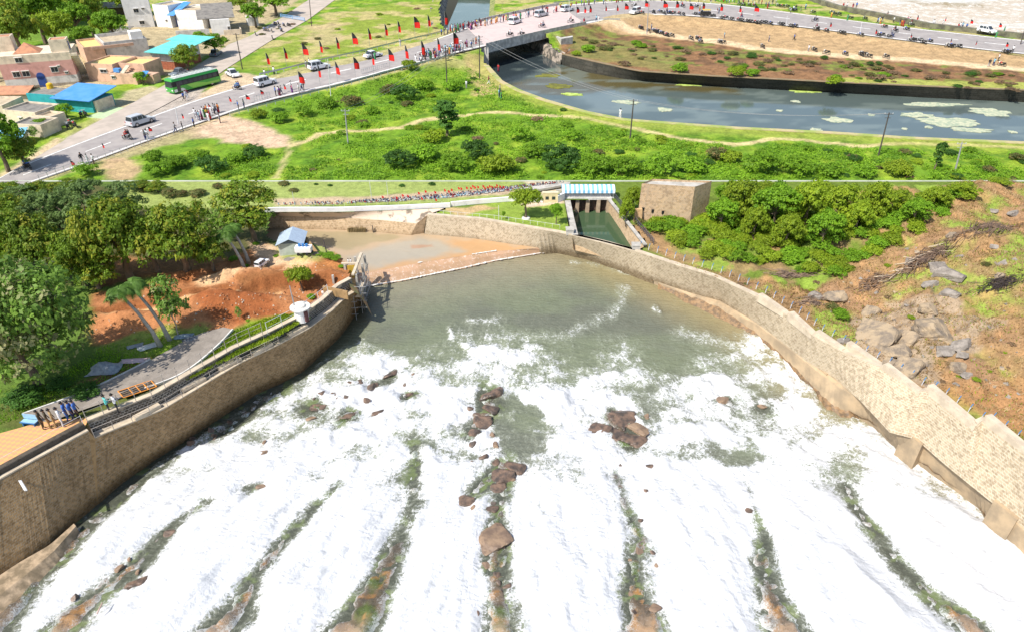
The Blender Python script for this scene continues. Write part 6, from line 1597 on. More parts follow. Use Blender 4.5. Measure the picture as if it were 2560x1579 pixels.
bikes([Z6(*a) for a in [(70, 280), (95, 282), (235, 298), (385, 300), (410, 295), (470, 312), (655, 340), (680, 338), (730, 340), (760, 358), (815, 350), (970, 390), (995, 388), (1055, 390), (1440, 440), (1465, 440)]], '{} motorcycle from the left parked beside the right hand road', 'motorcycles parked on the near verge')
bikes([Z4(1335, 240), Z4(1450, 262), Z4(1475, 268), Z4(1520, 285), Z4(1560, 295)] + [Z5(*a) for a in [(15, 240), (70, 262), (125, 265), (150, 272), (180, 280), (220, 298), (265, 302), (425, 325), (475, 325), (495, 328), (505, 355), (665, 355), (690, 358), (1020, 395), (1450, 420), (1550, 445)]] + [Z6(*a) for a in [(110, 455), (240, 462), (262, 460), (305, 475), (450, 480), (1410, 545)]],
      '{} motorcycle from the left parked beside the dirt track', 'motorcycles parked on the dirt track')
bikes([Z5(*a) for a in [(830, 38), (860, 45), (910, 45), (950, 50), (1150, 52), (1185, 58), (1225, 58), (1260, 85), (1290, 88), (1440, 108), (1599, 108)]] + [Z6(*a) for a in [(20, 122), (60, 122), (150, 158), (275, 160), (435, 228), (620, 248), (660, 215)]], '{} motorcycle from the left beyond the right hand road', 'motorcycles on the far verge')
bikes([Z2(*a) for a in [(880, 255), (905, 255), (935, 262), (965, 205), (990, 200), (1035, 215), (1075, 215), (1015, 260), (940, 322), (1000, 235), (800, 290)]], '{} motorcycle from the left in the cluster by the blue barrier', 'motorcycles by the blue barrier')
bikes([(178, 312), (190, 316), (172, 320), (205, 290), (216, 288)], '{} motorcycle from the left in the yard of the teal house', 'motorcycles in the yard')

# ================================================================ PEOPLE
SKIN = M('brown_skin', (.2, .1, .06), (.17, .085, .05), 8, .6); HAIR = M('black_hair', (.012, .01, .01), rough=.5)
def cloth(n, c): return M('cloth_' + n, c, tuple(q * .8 for q in c), 6, .85)
CL = {'white': (.78, .78, .8), 'blue': (.06, .16, .5), 'sky': (.25, .5, .62), 'red': (.5, .03, .03), 'maroon': (.22, .02, .05), 'black': (.025, .025, .03), 'khaki': (.42, .28, .13), 'camo': (.1, .08, .05), 'yellow': (.7, .5, .06), 'green': (.05, .28, .1), 'pink': (.65, .2, .3), 'purple': (.2, .05, .28), 'orange': (.65, .22, .04), 'grey': (.3, .3, .32), 'teal': (.1, .55, .52), 'navy': (.03, .05, .16)}
def body_mesh(pose, detail=False):
    """one continuous skinned figure: bones with radii, grown with a Skin modifier"""
    if pose == 'stand': arms = [((.19, 0, 1.42), (.25, .02, 1.14), (.24, .12, .9)), ((-.19, 0, 1.42), (-.25, .02, 1.14), (-.24, .1, .89))]; legs = [((.1, 0, .9), (.115, .03, .5), (.12, -.02, .08), (.13, .14, .03)), ((-.1, 0, .9), (-.115, .03, .5), (-.12, -.02, .08), (-.13, .14, .03))]
    elif pose == 'walk': arms = [((.19, 0, 1.42), (.25, -.12, 1.16), (.24, -.1, .93)), ((-.19, 0, 1.42), (-.25, .12, 1.16), (-.22, .32, 1.0))]; legs = [((.1, 0, .9), (.1, .16, .5), (.11, .22, .1), (.11, .38, .05)), ((-.1, 0, .9), (-.1, -.02, .48), (-.1, -.32, .14), (-.1, -.22, .03))]
    elif pose == 'fold': arms = [((.19, 0, 1.42), (.25, .06, 1.18), (.02, .22, 1.16)), ((-.19, 0, 1.42), (-.25, .06, 1.18), (.0, .24, 1.2))]; legs = [((.1, 0, .9), (.13, .02, .5), (.15, -.02, .08), (.17, .14, .03)), ((-.1, 0, .9), (-.13, .02, .5), (-.15, -.02, .08), (-.17, .14, .03))]
    elif pose == 'wave': arms = [((.19, 0, 1.42), (.33, .08, 1.6), (.3, .12, 1.86)), ((-.19, 0, 1.42), (-.25, .02, 1.14), (-.24, .12, .9))]; legs = [((.1, 0, .9), (.115, .03, .5), (.12, -.02, .08), (.13, .14, .03)), ((-.1, 0, .9), (-.115, .03, .5), (-.12, -.02, .08), (-.13, .14, .03))]
    else: arms = [((.19, .08, 1.42), (.26, .26, 1.2), (.3, .5, 1.12)), ((-.19, .08, 1.42), (-.26, .26, 1.2), (-.3, .5, 1.12))]; legs = [((.1, 0, .92), (.2, .4, .82), (.18, .3, .42), (.18, .44, .36)), ((-.1, 0, .92), (-.2, .4, .82), (-.18, .3, .42), (-.18, .44, .36))]
    dy = .08 if pose == 'ride' else 0
    vs = [(0, 0, .95), (0, dy * .4, 1.12), (0, dy, 1.36), (0, dy, 1.47), (0, dy + .01, 1.56), (0, dy + .01, 1.66), (0, dy, 1.74)]
    rd = [(.15, .11), (.125, .09), (.165, .1), (.085, .07), (.052, .052), (.085, .1), (.06, .075)]
    ed = [(i, i + 1) for i in range(6)]
    for a in arms:
        b = len(vs); vs += list(a); d = (Vector(a[2]) - Vector(a[1])).normalized() * .11; vs.append(tuple(Vector(a[2]) + d)); rd += [(.062, .062), (.045, .045), (.03, .03), (.036, .018)]; ed += [(2, b), (b, b + 1), (b + 1, b + 2), (b + 2, b + 3)]
        if detail:
            hnd = Vector(vs[-1]); sd = d.normalized().cross(Vector((0, 0, 1))) if abs(d.normalized().z) < .9 else Vector((0, 1, 0)); sd.normalize()
            for k in range(4):
                f0 = hnd + sd * (k - 1.5) * .02 + d * .15; f1 = f0 + d.normalized() * (.035 + .008 * (k in (1, 2))); f2 = f1 + d.normalized() * .025 + Vector((0, 0, -.008)); q = len(vs); vs += [tuple(f0), tuple(f1), tuple(f2)]; rd += [(.009, .009)] * 2 + [(.007, .007)]; ed += [(b + 3, q), (q, q + 1), (q + 1, q + 2)]
            q = len(vs); t0 = Vector(a[2]) + d * .4 + sd * .03; vs += [tuple(t0), tuple(t0 + sd * .02 + d * .3)]; rd += [(.011, .011), (.008, .008)]; ed += [(b + 2, q), (q, q + 1)]
    for l in legs: b = len(vs); vs += list(l); rd += [(.09, .09), (.06, .065), (.04, .045), (.042, .035)]; ed += [(0, b), (b, b + 1), (b + 1, b + 2), (b + 2, b + 3)]
    me = bpy.data.meshes.new('person'); me.from_pydata(vs, ed, [])
    o = bpy.data.objects.new('tmp', me); C.objects.link(o); mo = o.modifiers.new('s', 'SKIN'); mo.use_smooth_shade = True
    for i, (a, b) in enumerate(rd): me.skin_vertices[0].data[i].radius = (a, b)
    me.skin_vertices[0].data[0].use_root = True
    if detail: o.modifiers.new('d', 'SUBSURF').levels = 1
    dg = bpy.context.evaluated_depsgraph_get(); dg.update(); ev = o.evaluated_get(dg); out = bpy.data.meshes.new_from_object(ev)
    bpy.data.objects.remove(o)
    return out
def outfit(base, shirt, legs, sari=False, ride=False):
    me = base.copy(); me.materials.clear()
    for m in (SKIN, cloth(shirt, CL[shirt]), cloth(legs, CL[legs]), HAIR, BLACK): me.materials.append(m)
    for p in me.polygons:
        c = p.center; z = c.z; ax = abs(c.x)
        if z > 1.7 or (z > 1.6 and c.y < -.02): k = 3
        elif z > 1.5 and ax < .14: k = 0
        elif ax > .19 and (z < 1.12 or c.y > .34) and not (ride and z < 1.0): k = 0
        elif ax < .08 and c.y > .2 and z > 1.08: k = 0
        elif z > .93: k = 1
        elif z < .06: k = 4
        else: k = 2
        p.material_index = k
    return me
def skirt(parent, shirt, col):
    m = MB(); m.path([(0, 0, .08), (0, 0, .5), (0, 0, .98), (0, 0, 1.12)], [.22, .19, .15, .14], 10); m.build('sari' if col != 'white' else 'dhoti', cloth(col, CL[col]), parent, True)
BASES = {k: body_mesh(k) for k in ('stand', 'walk', 'fold', 'wave', 'ride')}
DET = {k: body_mesh(k, True) for k in ('stand', 'fold', 'walk')}
PEOPLE = {}
def person(p, rz, shirt, legs, pose='stand', wrap=None, sc=1.0, det=False):
    key = (shirt, legs, pose, wrap, det)
    if key not in PEOPLE:
        me = outfit((DET if det else BASES)[pose], shirt, legs, ride=pose == 'ride'); o = bpy.data.objects.new('person', me); C.objects.link(o)
        if det:
            m = MB(); m.path([(0, -.03, 1.64), (0, -.035, 1.72), (0, -.02, 1.79)], [.098, .105, .06], 10); m.build('hair', HAIR, o, True)
            f = MB(); f.path([(0, .1, 1.67), (0, .125, 1.64)], [.012, .018], 5); f.build('nose', SKIN, o)
            for s in (-1, 1): e_ = MB(); e_.path([(s * .035, .09, 1.68), (s * .035, .102, 1.68)], [.012, .012], 6); e_.build('eye', BLACK, o)
            for s in (-1, 1): e_ = MB(); e_.path([(s * .088, .0, 1.68), (s * .1, .0, 1.64)], [.02, .014], 5); e_.build('ear', SKIN, o)
            mo_ = MB(); mo_.path([(-.025, .1, 1.61), (.025, .1, 1.61)], [.008, .008], 5); mo_.build('mouth', M('lips', (.16, .05, .04)), o)
        if wrap: skirt(o, shirt, wrap)
        PEOPLE[key] = Proto(o)
    return PEOPLE[key].put(p, rz, sc)
rp = random.Random(21)
MEN = [('white', 'white'), ('white', 'black'), ('white', 'grey'), ('sky', 'navy'), ('blue', 'black'), ('red', 'black'), ('black', 'grey'), ('grey', 'navy'), ('maroon', 'white')]
WOM = [('red', 'maroon'), ('maroon', 'red'), ('pink', 'purple'), ('yellow', 'orange'), ('green', 'green'), ('purple', 'maroon'), ('orange', 'red')]
SEEN = {}
def crowd(pts, where, group, women=.3, fn=gu, facing=-1.4, sc=1.0):
    for (px, py) in pts:
        w = rp.random() < women
        a, b = rp.choice(WOM if w else MEN)
        pose = 'stand' if w else rp.choice(['stand', 'stand', 'fold', 'walk', 'wave'])
        o = person(fn(px, py), facing + rp.uniform(-.9, .9), a, b if not w else 'black', pose, b if w else None, sc * rp.uniform(.94, 1.06))
        family(o, ('{} woman in %s from the left ' % b if w else '{} person in %s top from the left ' % a) + where, 'person', group)
def along(a, b, n, jit=5, jy=4): return [(a[0] + (b[0] - a[0]) * (i + .5) / n + rp.uniform(-jit, jit), a[1] + (b[1] - a[1]) * (i + .5) / n + rp.uniform(-jy, jy)) for i in range(n)]
gr = lambda px, py: groad(px, py) + Vector((0, 0, .02))
crowd(along((1105, 88), (1200, 66), 30, 4, 4) + along((1200, 66), (1440, 20), 34, 5, 2), 'lining the far bridge railing', 'people along the far bridge railing', .5, gr)
crowd(along((1052, 152), (1150, 128), 42, 5, 6) + along((1150, 128), (1185, 118), 6, 4, 4), 'under the near flags before the bridge', 'people at the near end of the bridge', .35, gr)
crowd([(518, 285), (494, 300), (500, 303), (506, 300), (513, 294), (520, 296), (526, 298), (523, 305), (530, 290), (537, 285), (541, 283), (547, 282), (489, 295), (515, 290), (509, 292)], 'in the near road edge group', 'group at the near road edge', .5, gr)
crowd([(551, 308)], 'alone on the dirt below the left road', 'people by the left road', 0)
crowd([(597, 275), (611, 271), (690, 240), (697, 238), (704, 236), (728, 226), (731, 232), (748, 232), (755, 228), (760, 226), (700, 240)], 'along the near left railing', 'people along the near railing', .3, gr)
crowd([(461, 253), (467, 250), (470, 245)], 'beside the green bus', 'people beside the bus', 0, gr)
crowd([(767, 172), (774, 166), (686, 188), (663, 194), (1001, 117)], 'at the far left guard rail', 'people at the far railing', .2, gr)
crowd([(365, 352), (368, 347), (371, 350), (208, 410), (222, 412), (236, 412), (440, 332), (458, 328), (486, 318), (63, 405), (380, 190), (240, 270)], 'around the lower left road', 'people at lower left', .3)
crowd([(1050, 155), (1053, 160), (1183, 116), (1190, 112), (1197, 108), (1222, 212), (1166, 222), (1250, 232), (1248, 245), (1253, 250), (1246, 180), (938, 150), (1040, 158)], 'on rough ground near the bridge', 'people near the bridge end', .2)
crowd([(1550, 296), (2082, 0)], 'at the canal edge', 'people by the canal', 0)
crowd(along((1450, 12), (1640, 0), 26, 4, 4) + along((1640, 0), (1860, 8), 26, 4, 4), 'on the far verge past the bridge', 'people on the far verge', .25, gr)
crowd([Z5(*a) for a in [(820, 20), (860, 25), (900, 30), (935, 35), (950, 55), (985, 40), (1010, 45), (1045, 60), (1060, 75), (1070, 60), (1100, 45), (1130, 30), (1250, 115), (1275, 95), (1295, 90), (1335, 95), (1375, 80), (1590, 150), (495, 100), (510, 85), (640, 120), (655, 115), (845, 150), (835, 160), (590, 30), (720, 30), (740, 25)]], 'on the far right hand verge', 'people on the far verge', .15)
crowd([Z6(*a) for a in [(125, 175), (375, 200), (390, 190), (400, 205), (415, 185), (510, 190), (560, 210), (575, 220), (590, 225), (625, 190), (640, 200), (655, 210), (835, 220), (845, 215), (1045, 245), (1060, 240), (1080, 240), (1115, 245), (500, 265), (515, 270), (505, 315), (495, 300), (1360, 320), (1500, 440), (1425, 280), (200, 70), (170, 75), (915, 220), (90, 70), (120, 70)]], 'along the far right road', 'people on the far right road', .15)
crowd([Z6(*a) for a in [(1300, 560), (1340, 550), (1380, 510)]] + [Z5(1070, 350), Z5(1280, 340), Z5(1400, 430), Z5(215, 145), Z5(700, 320), Z4(1550, 150), Z4(1425, 250), Z4(865, 205), Z4(965, 215), Z4(985, 205)], 'standing by the dirt track', 'people by the dirt track', .15)
# riders
def rider(px, py, head, lab, two=True, fn=gr):
    p = fn(px, py + 4); o = BK[rb.choice([0, 1, 1, 2])].put(p, head, 1.08); tag(o, lab[0], 'motorcycle', 'motorcycles being ridden')
    a, b = rp.choice(MEN); q = person(p + Vector((-.1 * math.cos(head), -.1 * math.sin(head), .02)), head - PI / 2, a, b, 'ride'); tag(q, lab[1], 'person', 'riders')
    if two:
        a, b = rp.choice(MEN); q = person(p + Vector((-.5 * math.cos(head), -.5 * math.sin(head), .06)), head - PI / 2, a, b, 'ride'); tag(q, lab[2], 'person', 'riders')
for px, py, hd, w, t in [(320, 346, 2.9, 'behind the silver minivan at lower left', True), (71, 420, 2.7, 'in the bottom left corner of the road', True), (594, 222, 3.0, 'just right of the green bus', True), (1355, 66, 3.1, 'crossing the bridge behind the middle minivan', True), (1275, 88, 3.1, 'on the near lane of the bridge, left one', False), (1304, 87, 3.1, 'on the near lane of the bridge, right one', False),
                         (1427, 54, 3.1, 'leaving the bridge at its right end', False), (1705, 16, 3.1, 'on the far lane past the flags, left one', False), (1740, 17, 3.1, 'on the far lane past the flags, right one', False), (2037, 51, 3.0, 'on the far lane left of the parked rows', False), (2040, 72, 3.0, 'on the near lane left of the parked rows', False), (2236, 78, 3.0, 'in the middle of the right hand road', True), (1585, 14, 3.1, 'behind the pale boxy jeep', False)]:
    rider(px, py, hd, ('motorcycle ridden ' + w, 'rider of the motorcycle ' + w, 'pillion passenger of the motorcycle ' + w), t)

# ================================================================ FLAGS, POLES, RAILINGS
FR = M('flag_red', (.72, .012, .006), (.6, .01, .005), rough=.8); FB = M('flag_black', (.015, .015, .02)); POLEM = M('thin_metal_pole', (.35, .35, .35)); WPOLE = M('white_pole_paint', (.7, .7, .7)); DPOLE = M('dark_timber_pole', (.06, .05, .045), (.1, .08, .07))
def flag_proto(h, fh, fw, seed):
    root = empty('party_flag', (0, 0, 0)); m = MB(); m.tube((0, 0, -.1), (0, 0, h), .035, n=6); m.build('pole', POLEM, root)
    f = MB(); n = 8; rr_ = random.Random(seed); ph = rr_.uniform(0, 6); lean = rr_.uniform(.1, .35)
    rows = []
    for j in range(9):
        t = j / 8; w = fw * (1 - .72 * max(0, (.55 - t)) / .55) if t < .55 else fw   # hangs from the pole, wider below
        rows.append([(x := (i / n) * w * (1 if t > .0 else .1), .12 * math.sin(i / n * 4 + ph + t * 2) * (i / n), h - .1 - t * fh + lean * (i / n) * (1 - t) - .15 * (i / n)) for i in range(n + 1)])
    vs = [v for r in rows for v in r]; 
    for j in range(8):
        f.add([vs[j * (n + 1) + i] for i in range(n + 1)] + [vs[(j + 1) * (n + 1) + i] for i in range(n + 1)], [(i, i + 1, n + 2 + i, n + 1 + i) for i in range(n)], 0 if j < 4 else 1)
    f.build('cloth', [FB, FR], root); return Proto(root)
FPR = [flag_proto(4.6, fh_, fw_, s) for s, fh_, fw_ in ((1, 2.7, 1.05), (2, 2.4, 1.3), (3, 2.9, .8), (4, 2.6, 1.15), (5, 2.5, .6))]
def flags(lst, text, group, fn, off, flagpx, rz0=0.0):
    for i, (px, py) in enumerate(lst):
        p = fn(px - 2, py + off); k = hpx(p, flagpx) / 2.7; o = FPR[rp.randrange(5)].put(p, rz0 + rp.uniform(-.6, .6), (k, k, k)); 
        s = (zat(py - flagpx * .5, p.y) - p.z) / 4.6; o.scale = (k, k, max(.25, s)) if s > .2 else (k, k, k)
        family(o, text, 'flag', group)
flags([(675, 147), (719, 133), (764, 124), (807, 117), (848, 108), (887, 97), (927, 85), (968, 75), (1000, 67), (1040, 57), (1074, 52), (1115, 43)], '{} flag from the left in the far row before the bridge', 'flags of the far row', gu, 36, 29)
flags([(755, 192), (803, 178), (846, 168), (891, 157), (936, 147), (977, 138), (1018, 126), (1058, 117), (1098, 111), (1137, 97)], '{} large flag from the left in the near row before the bridge', 'flags of the near row', gr, 38, 30)
flags([(184, 410), (263, 368), (377, 326), (461, 294), (526, 267), (578, 250), (620, 247), (656, 234), (714, 219)], '{} small drooping flag from the left on the lower left road', 'small flags of the left road', gr, 12, 19)
flags([Z4(*a) for a in [(808, 95), (872, 95), (915, 85), (1047, 80), (1142, 80), (1208, 65), (1375, 45), (1530, 45)]] + [Z5(*a) for a in [(195, 50), (300, 50), (412, 65), (520, 65), (668, 70), (825, 90), (950, 85)]], '{} flag from the left on the road median right of the bridge', 'flags right of the bridge', gr, 16, 24)
flags([Z6(*a) for a in [(457, 115), (705, 150), (937, 165), (1147, 185), (1385, 215)]], '{} flag from the left along the low river wall', 'flags by the river wall', gu, 12, 13)
flags([Z6(*a) for a in [(358, 265), (650, 300), (980, 345), (1190, 360), (1440, 375), (-20, 210)]], '{} small flag from the left on the near verge at right', 'flags on the near verge', gu, 14, 13)
def pole(top, base, mat, lab, arms=True, name='utility_pole', r=.09, cat='pole', fn=gu, grp='poles'):
    p = fn(*base); H = zat(top[1], p.y) - p.z; q = at(top[0], top[1], p.z + H); root = empty(name, p)
    H = max(1.5, H); lx = (q.x - p.x) * .55
    m = MB(); m.path([(0, 0, -.3), (lx * .5, 0, H * .5), (lx, 0, H)], [r * 1.2, r, r * .8], 8); m.build('shaft', mat, root)
    if arms:
        m = MB(); m.tube((lx - .7, 0, H - .25), (lx + .7, 0, H - .25), .05, n=6); m.tube((lx - .45, 0, H - .8), (lx + .45, 0, H - .8), .045, n=6); m.build('crossarm', mat, root)
        for s in (-.6, 0, .6): m = MB(); m.tube((lx + s, 0, H - .25), (lx + s, 0, H - .02), .045, .03, 6); m.build('insulator', WPOLE, root)
    tag(root, lab, cat, grp); return p + Vector((lx, 0, H - .1))
PP = {}
for k, t, b, mt, l, ar in [('a', (776, -30), (779, 66), DPOLE, 'dark pole beside the side road at the top', 0), ('b', (591, 84), (606, 174), DPOLE, 'dark utility pole on the verge above the white parked sedan', 1), ('c', (1114, 118), (1118, 224), DPOLE, 'left of the two tall dark poles at the bridge end', 1), ('d', (1200, 90), (1199, 200), DPOLE, 'right of the two tall dark poles at the bridge end', 1),
                          ('e', (866, 274), (870, 360), POLEM, 'thin grey concrete pole beside the footpath', 1), ('f', (1584, 249), (1575, 349), DPOLE, 'black pole at the canal edge in the middle', 1), ('g', (2219, 282), (2196, 390), DPOLE, 'leaning black pole with crossarms right of centre canal', 1), ('h', (2398, 356), (2388, 428), POLEM, 'thin grey pole at right below the canal', 1), ('i', (2562, 55), (2551, 113), DPOLE, 'pole at the extreme right of the road', 0), ('j', (1620, -10), (1617, 87), POLEM, 'grey pole between parked motorcycles', 0)]:
    PP[k] = pole(t, b, mt, l, bool(ar), r=.11)
for t, b, l in [((824, 148), (827, 242), 'white lamp post on the slope below the near railing'), ((442, 267), (446, 313), 'short white lamp post on the left road edge'), ((1421, -5), (1423, 40), 'white lamp post at the right end of the bridge'), ((2153, 57), (2150, 85), 'grey lamp post on the right road'), ((1967, 40), (1966, 62), 'small grey post on the near verge'), ((2330, 40), (2331, 66), 'grey post by the low river wall, left'), ((2452, 55), (2451, 80), 'grey post by the low river wall, right'), ((2513, 62), (2510, 92), 'blue white post by the river wall')]:
    pole(t, b, WPOLE, l, False, 'lamp_post', .07, 'lamp post')
CAB = M('power_cable', (.3, .3, .3))
def cable(a, b, sag, lab):
    m = MB(); pts = [a.lerp(b, t / 14) - Vector((0, 0, sag * 4 * (t / 14) * (1 - t / 14))) for t in range(15)]; m.path(pts, .022, 4); o = m.build('power_cable', CAB, loc=tuple(a)); tag(o, lab, 'cable', 'overhead cables')
for (a, b, l) in (('c', 'd', 'cable between the two tall dark poles at the bridge end'), ('d', 'f', 'cable from the bridge end pole down over the canal bend'), ('e', 'c', 'cable from the footpath pole up to the tall dark poles'), ('f', 'g', 'cable along the near canal bank between the black poles')):
    for q in (-.6, .6): cable(PP[a] + Vector((q, 0, 0)), PP[b] + Vector((q, 0, 0)), 1.2, l + (', left strand' if q < 0 else ', right strand'))
def rail(name, pts, mat, lab, h=.9, post=2.0, rails=(.45, .85), r=.035, cat='railing', grp=None):
    root = empty(name, tuple(pts[0])); n = max(2, int(sum((a - b).length for a, b in zip(pts[:-1], pts[1:])) / post)); n = min(n, 95); q = even(pts, n)
    for p in q:
        m = MB(); p = p - pts[0]; m.tube(p - Vector((0, 0, .1)), p + Vector((0, 0, h)), r * 1.3, n=5); m.build('post', mat, root)
    for z in rails: m = MB(); m.path([p - pts[0] + Vector((0, 0, z)) for p in q], r, 4); m.build('rail', mat, root)
    tag(root, lab, cat, grp); return root
GALV = M('galvanised_steel', (.5, .52, .54), rough=.4, metal=.4)
def guard(pl, lab):
    root = empty('guard_rail', tuple(pl[0])); q = even(pl, 60); m = MB()
    for a, b in zip(q[:-1], q[1:]):
        a = a - pl[0]; b = b - pl[0]
        for z0, z1, d in ((.45, .58, .0), (.58, .64, .05), (.64, .78, .0)): m.quad(a + Vector((0, d, z0)), b + Vector((0, d, z0)), b + Vector((0, d, z1)), a + Vector((0, d, z1)))
    m.build('beam', GALV, root)
    for p in q[::2]: m = MB(); m.box(tuple(p - pl[0] + Vector((0, .12, .35))), (.12, .12, .8)); m.build('post', GALV, root)
    tag(root, lab, 'guard rail', 'guard rails')
guard(PL([(650, 193), (700, 182), (800, 157), (900, 135), (1000, 110), (1110, 84)], 7.5), 'grey steel guard rail along the far edge of the road left of the bridge')
guard([at(px, py, rz(px)) for px, py in [(575, 292), (625, 278), (760, 243), (880, 212), (992, 180), (1100, 152), (1140, 141)]], 'steel guard rail along the near edge of the road left of the bridge')
guard([at(px, py, 8.0) for px, py in [(1450, 62), (1500, 54), (1550, 54)]], 'short steel guard rail just right of the bridge')
guard([at(px, py, 8.0) for px, py in [(1385, 12), (1420, 8), (1520, -6), (1560, -12)]], 'steel guard rail at the far road edge right of the bridge')
rail('road_railing', [at(*a, 6.1) for a in [(100, 453), (180, 424), (255, 402), (369, 360), (480, 320)]], GALV, 'thin steel railing along the near edge of the lower left road', .9, 1.2, (.1, .85), .03)
rail('crowd_barrier', [at(*a, 6.6) for a in [(637, 254), (675, 243)]], GALV, 'short steel barrier among people on the near road edge', 1.0, .5, (.1, .95), .03)
rail('crowd_barrier', [at(*a, 7.6) for a in [(905, 186), (968, 170)]], GALV, 'steel barrier under the near flags', 1.0, .5, (.1, .95), .03)
BLUEB = M('pale_blue_paint', (.2, .42, .7)); rail('road_barrier', PL([(702, 44), (762, 54)], 6.1), BLUEB, 'pale blue barrier gate across the side road', 1.0, 3, (.3, .6, .95), .07)

# low leafy cover of the slope, too many plants to count
r_ = np.random.RandomState(8); n = 15000
px = r_.uniform(540, 2600, n * 3); py = r_.uniform(150, 452, n * 3)
lo = np.interp(px, [540, 760, 1000, 1180, 1260, 1360, 1600, 2600], [300, 252, 200, 172, 232, 272, 345, 392]); ok = py > lo
ok &= ~((px < 745) & (py > 282) & (py < 375) & (px > 460))
px, py = px[ok][:n], py[ok][:n]; pos = np.array([at(a, b, 6.0) for a, b in zip(px, py)]); pos[:, 2] = hU(pos[:, 0], pos[:, 1])
kf = (dline(pos[:, 0], pos[:, 1], FOOT) > 1.0) & (fbm(pos[:, 0] * .25, pos[:, 1] * .25, 300) > .42) & (pos[:, 1] > SEAM_Y + .6); pos = pos[kf]; n = len(pos)
m_per = 7; P = np.repeat(pos, m_per, 0) + r_.normal(size=(n * m_per, 3)) * np.array([.28, .28, .1]) + np.array([0, 0, .22]); nn = len(P)
nrm = r_.normal(size=(nn, 3)) * .7 + np.array([0, -.2, 1]); nrm /= np.linalg.norm(nrm, axis=1)[:, None]; t = np.cross(nrm, r_.normal(size=(nn, 3))); t /= np.linalg.norm(t, axis=1)[:, None]; u = np.cross(nrm, t); s = .13 * (.5 + r_.rand(nn))[:, None]
V = np.stack([P - t * s, P - u * s * .6, P + t * s, P + u * s * .6], 1).reshape(-1, 3)
V[:, 1] = np.maximum(V[:, 1], SEAM_Y + .15)
gcv = npmesh('ground_cover', V, np.arange(4 * nn).reshape(nn, 4), LEAF['bright'], False, attrs={'v': np.clip(np.repeat(fbm(pos[:, 0] * .5, pos[:, 1] * .5, 301), m_per) * 1.6 - .3 + .3 * r_.rand(nn), 0, 1.2), 'w': np.zeros(nn)})
tag(gcv, 'low leafy weeds covering the green slope', 'ground cover', kind='stuff')
# ================================================================ THINGS OF THE SPILLWAY VALLEY
def lz(px, py): return gl_(px, py)
# ---- gated head works
P0 = at(1418, 531, 4.0); P1 = at(1520, 529, 4.0); Yg = P0.y; kx = hpx(Vector((0, Yg, 6)), 1.0)
def gx_(px): return (px - 1280) * kx
def gz_(row, dy=0): return zat(row, Yg + dy)
gh = empty('gate_house', (gx_(1469), Yg, 4)); tag(gh, 'white and blue gate house on stone piers with four dark sluice gates', 'gate house')
def gpart(name, mb, mat): child(mb.build(name, mat), gh)
PIER = M('stone_pier', (.5, .38, .26), (.36, .27, .19), 2, .9, .4, world_space=True)
for px in (1413, 1444, 1470, 1497, 1522):
    m = MB(); m.box((gx_(px), Yg + .35, (3.5 + gz_(499)) / 2), (kx * 9, 1.0, gz_(499) - 3.5)); gpart('pier', m, PIER)
for px in (1431, 1457, 1483, 1509):
    m = MB(); m.box((gx_(px), Yg + .6, (3.5 + gz_(502)) / 2), (kx * 17, .12, gz_(502) - 3.5)); m.box((gx_(px), Yg + .5, gz_(515)), (kx * 2, .1, 1.0)); m.box((gx_(px), Yg + .5, gz_(527)), (kx * 17, .1, .1)); gpart('sluice_gate', m, M('dark_rusty_gate', (.05, .035, .03), (.12, .07, .05), 4, .7, world_space=True))
m = MB(); m.box((gx_(1468), Yg + .6, (gz_(499) + gz_(493)) / 2), (kx * 124, 1.5, gz_(493) - gz_(499))); gpart('deck', m, WHITE_CONC)
m = MB(); m.box((gx_(1468), Yg + .7, (gz_(493) + gz_(480)) / 2), (kx * 116, 1.1, gz_(480) - gz_(493))); gpart('gallery', m, M('grey_gallery_panels', (.5, .5, .54), (.4, .4, .44), 3, .6))
for i in range(10):
    m = MB(); X_ = gx_(1411 + i * 12.8); m.box((X_, Yg - .0, (gz_(494) + gz_(479)) / 2), (.05, .05, gz_(479) - gz_(494))); gpart('post', m, WINF)
m = MB()
for r_ in (486, 481): m.box((gx_(1468), Yg - .03, gz_(r_)), (kx * 118, .04, .04))
gpart('railing', m, WINF)
m, nt, b = nt_new('blue_and_white_roof'); tc = nt.nodes.new('ShaderNodeTexCoord'); sx = nt.nodes.new('ShaderNodeSeparateXYZ'); nt.links.new(gpos(nt), sx.inputs[0])
w = mth(nt, 'GREATER_THAN', mth(nt, 'FRACT', mth(nt, 'MULTIPLY', sx.outputs[0], 1.62)), .5)
nt.links.new(mixc(nt, (.82, .84, .86), (.2, .47, .68), w), b.inputs['Base Color']); STRIPE = m
m = MB(); x0, x1 = gx_(1404), gx_(1536); za, zb = gz_(482), gz_(475); m.add([(x0, Yg - .25, za), (x1, Yg - .25, za), (x1, Yg - .2, zb), (x0, Yg - .2, zb), (x1, Yg + .75, zb + .42), (x0, Yg + .75, zb + .42), (x1, Yg + 1.5, zb + .2), (x0, Yg + 1.5, zb + .2)], ((0, 1, 2, 3), (3, 2, 4, 5), (5, 4, 6, 7), (1, 6, 4, 2), (7, 0, 3, 5)))
gpart('roof', m, STRIPE)
m = MB(); m.box((gx_(1533), Yg + .8, (gz_(500) + gz_(484)) / 2), (.25, 1.4, gz_(484) - gz_(500))); gpart('end_wall', m, WINF)
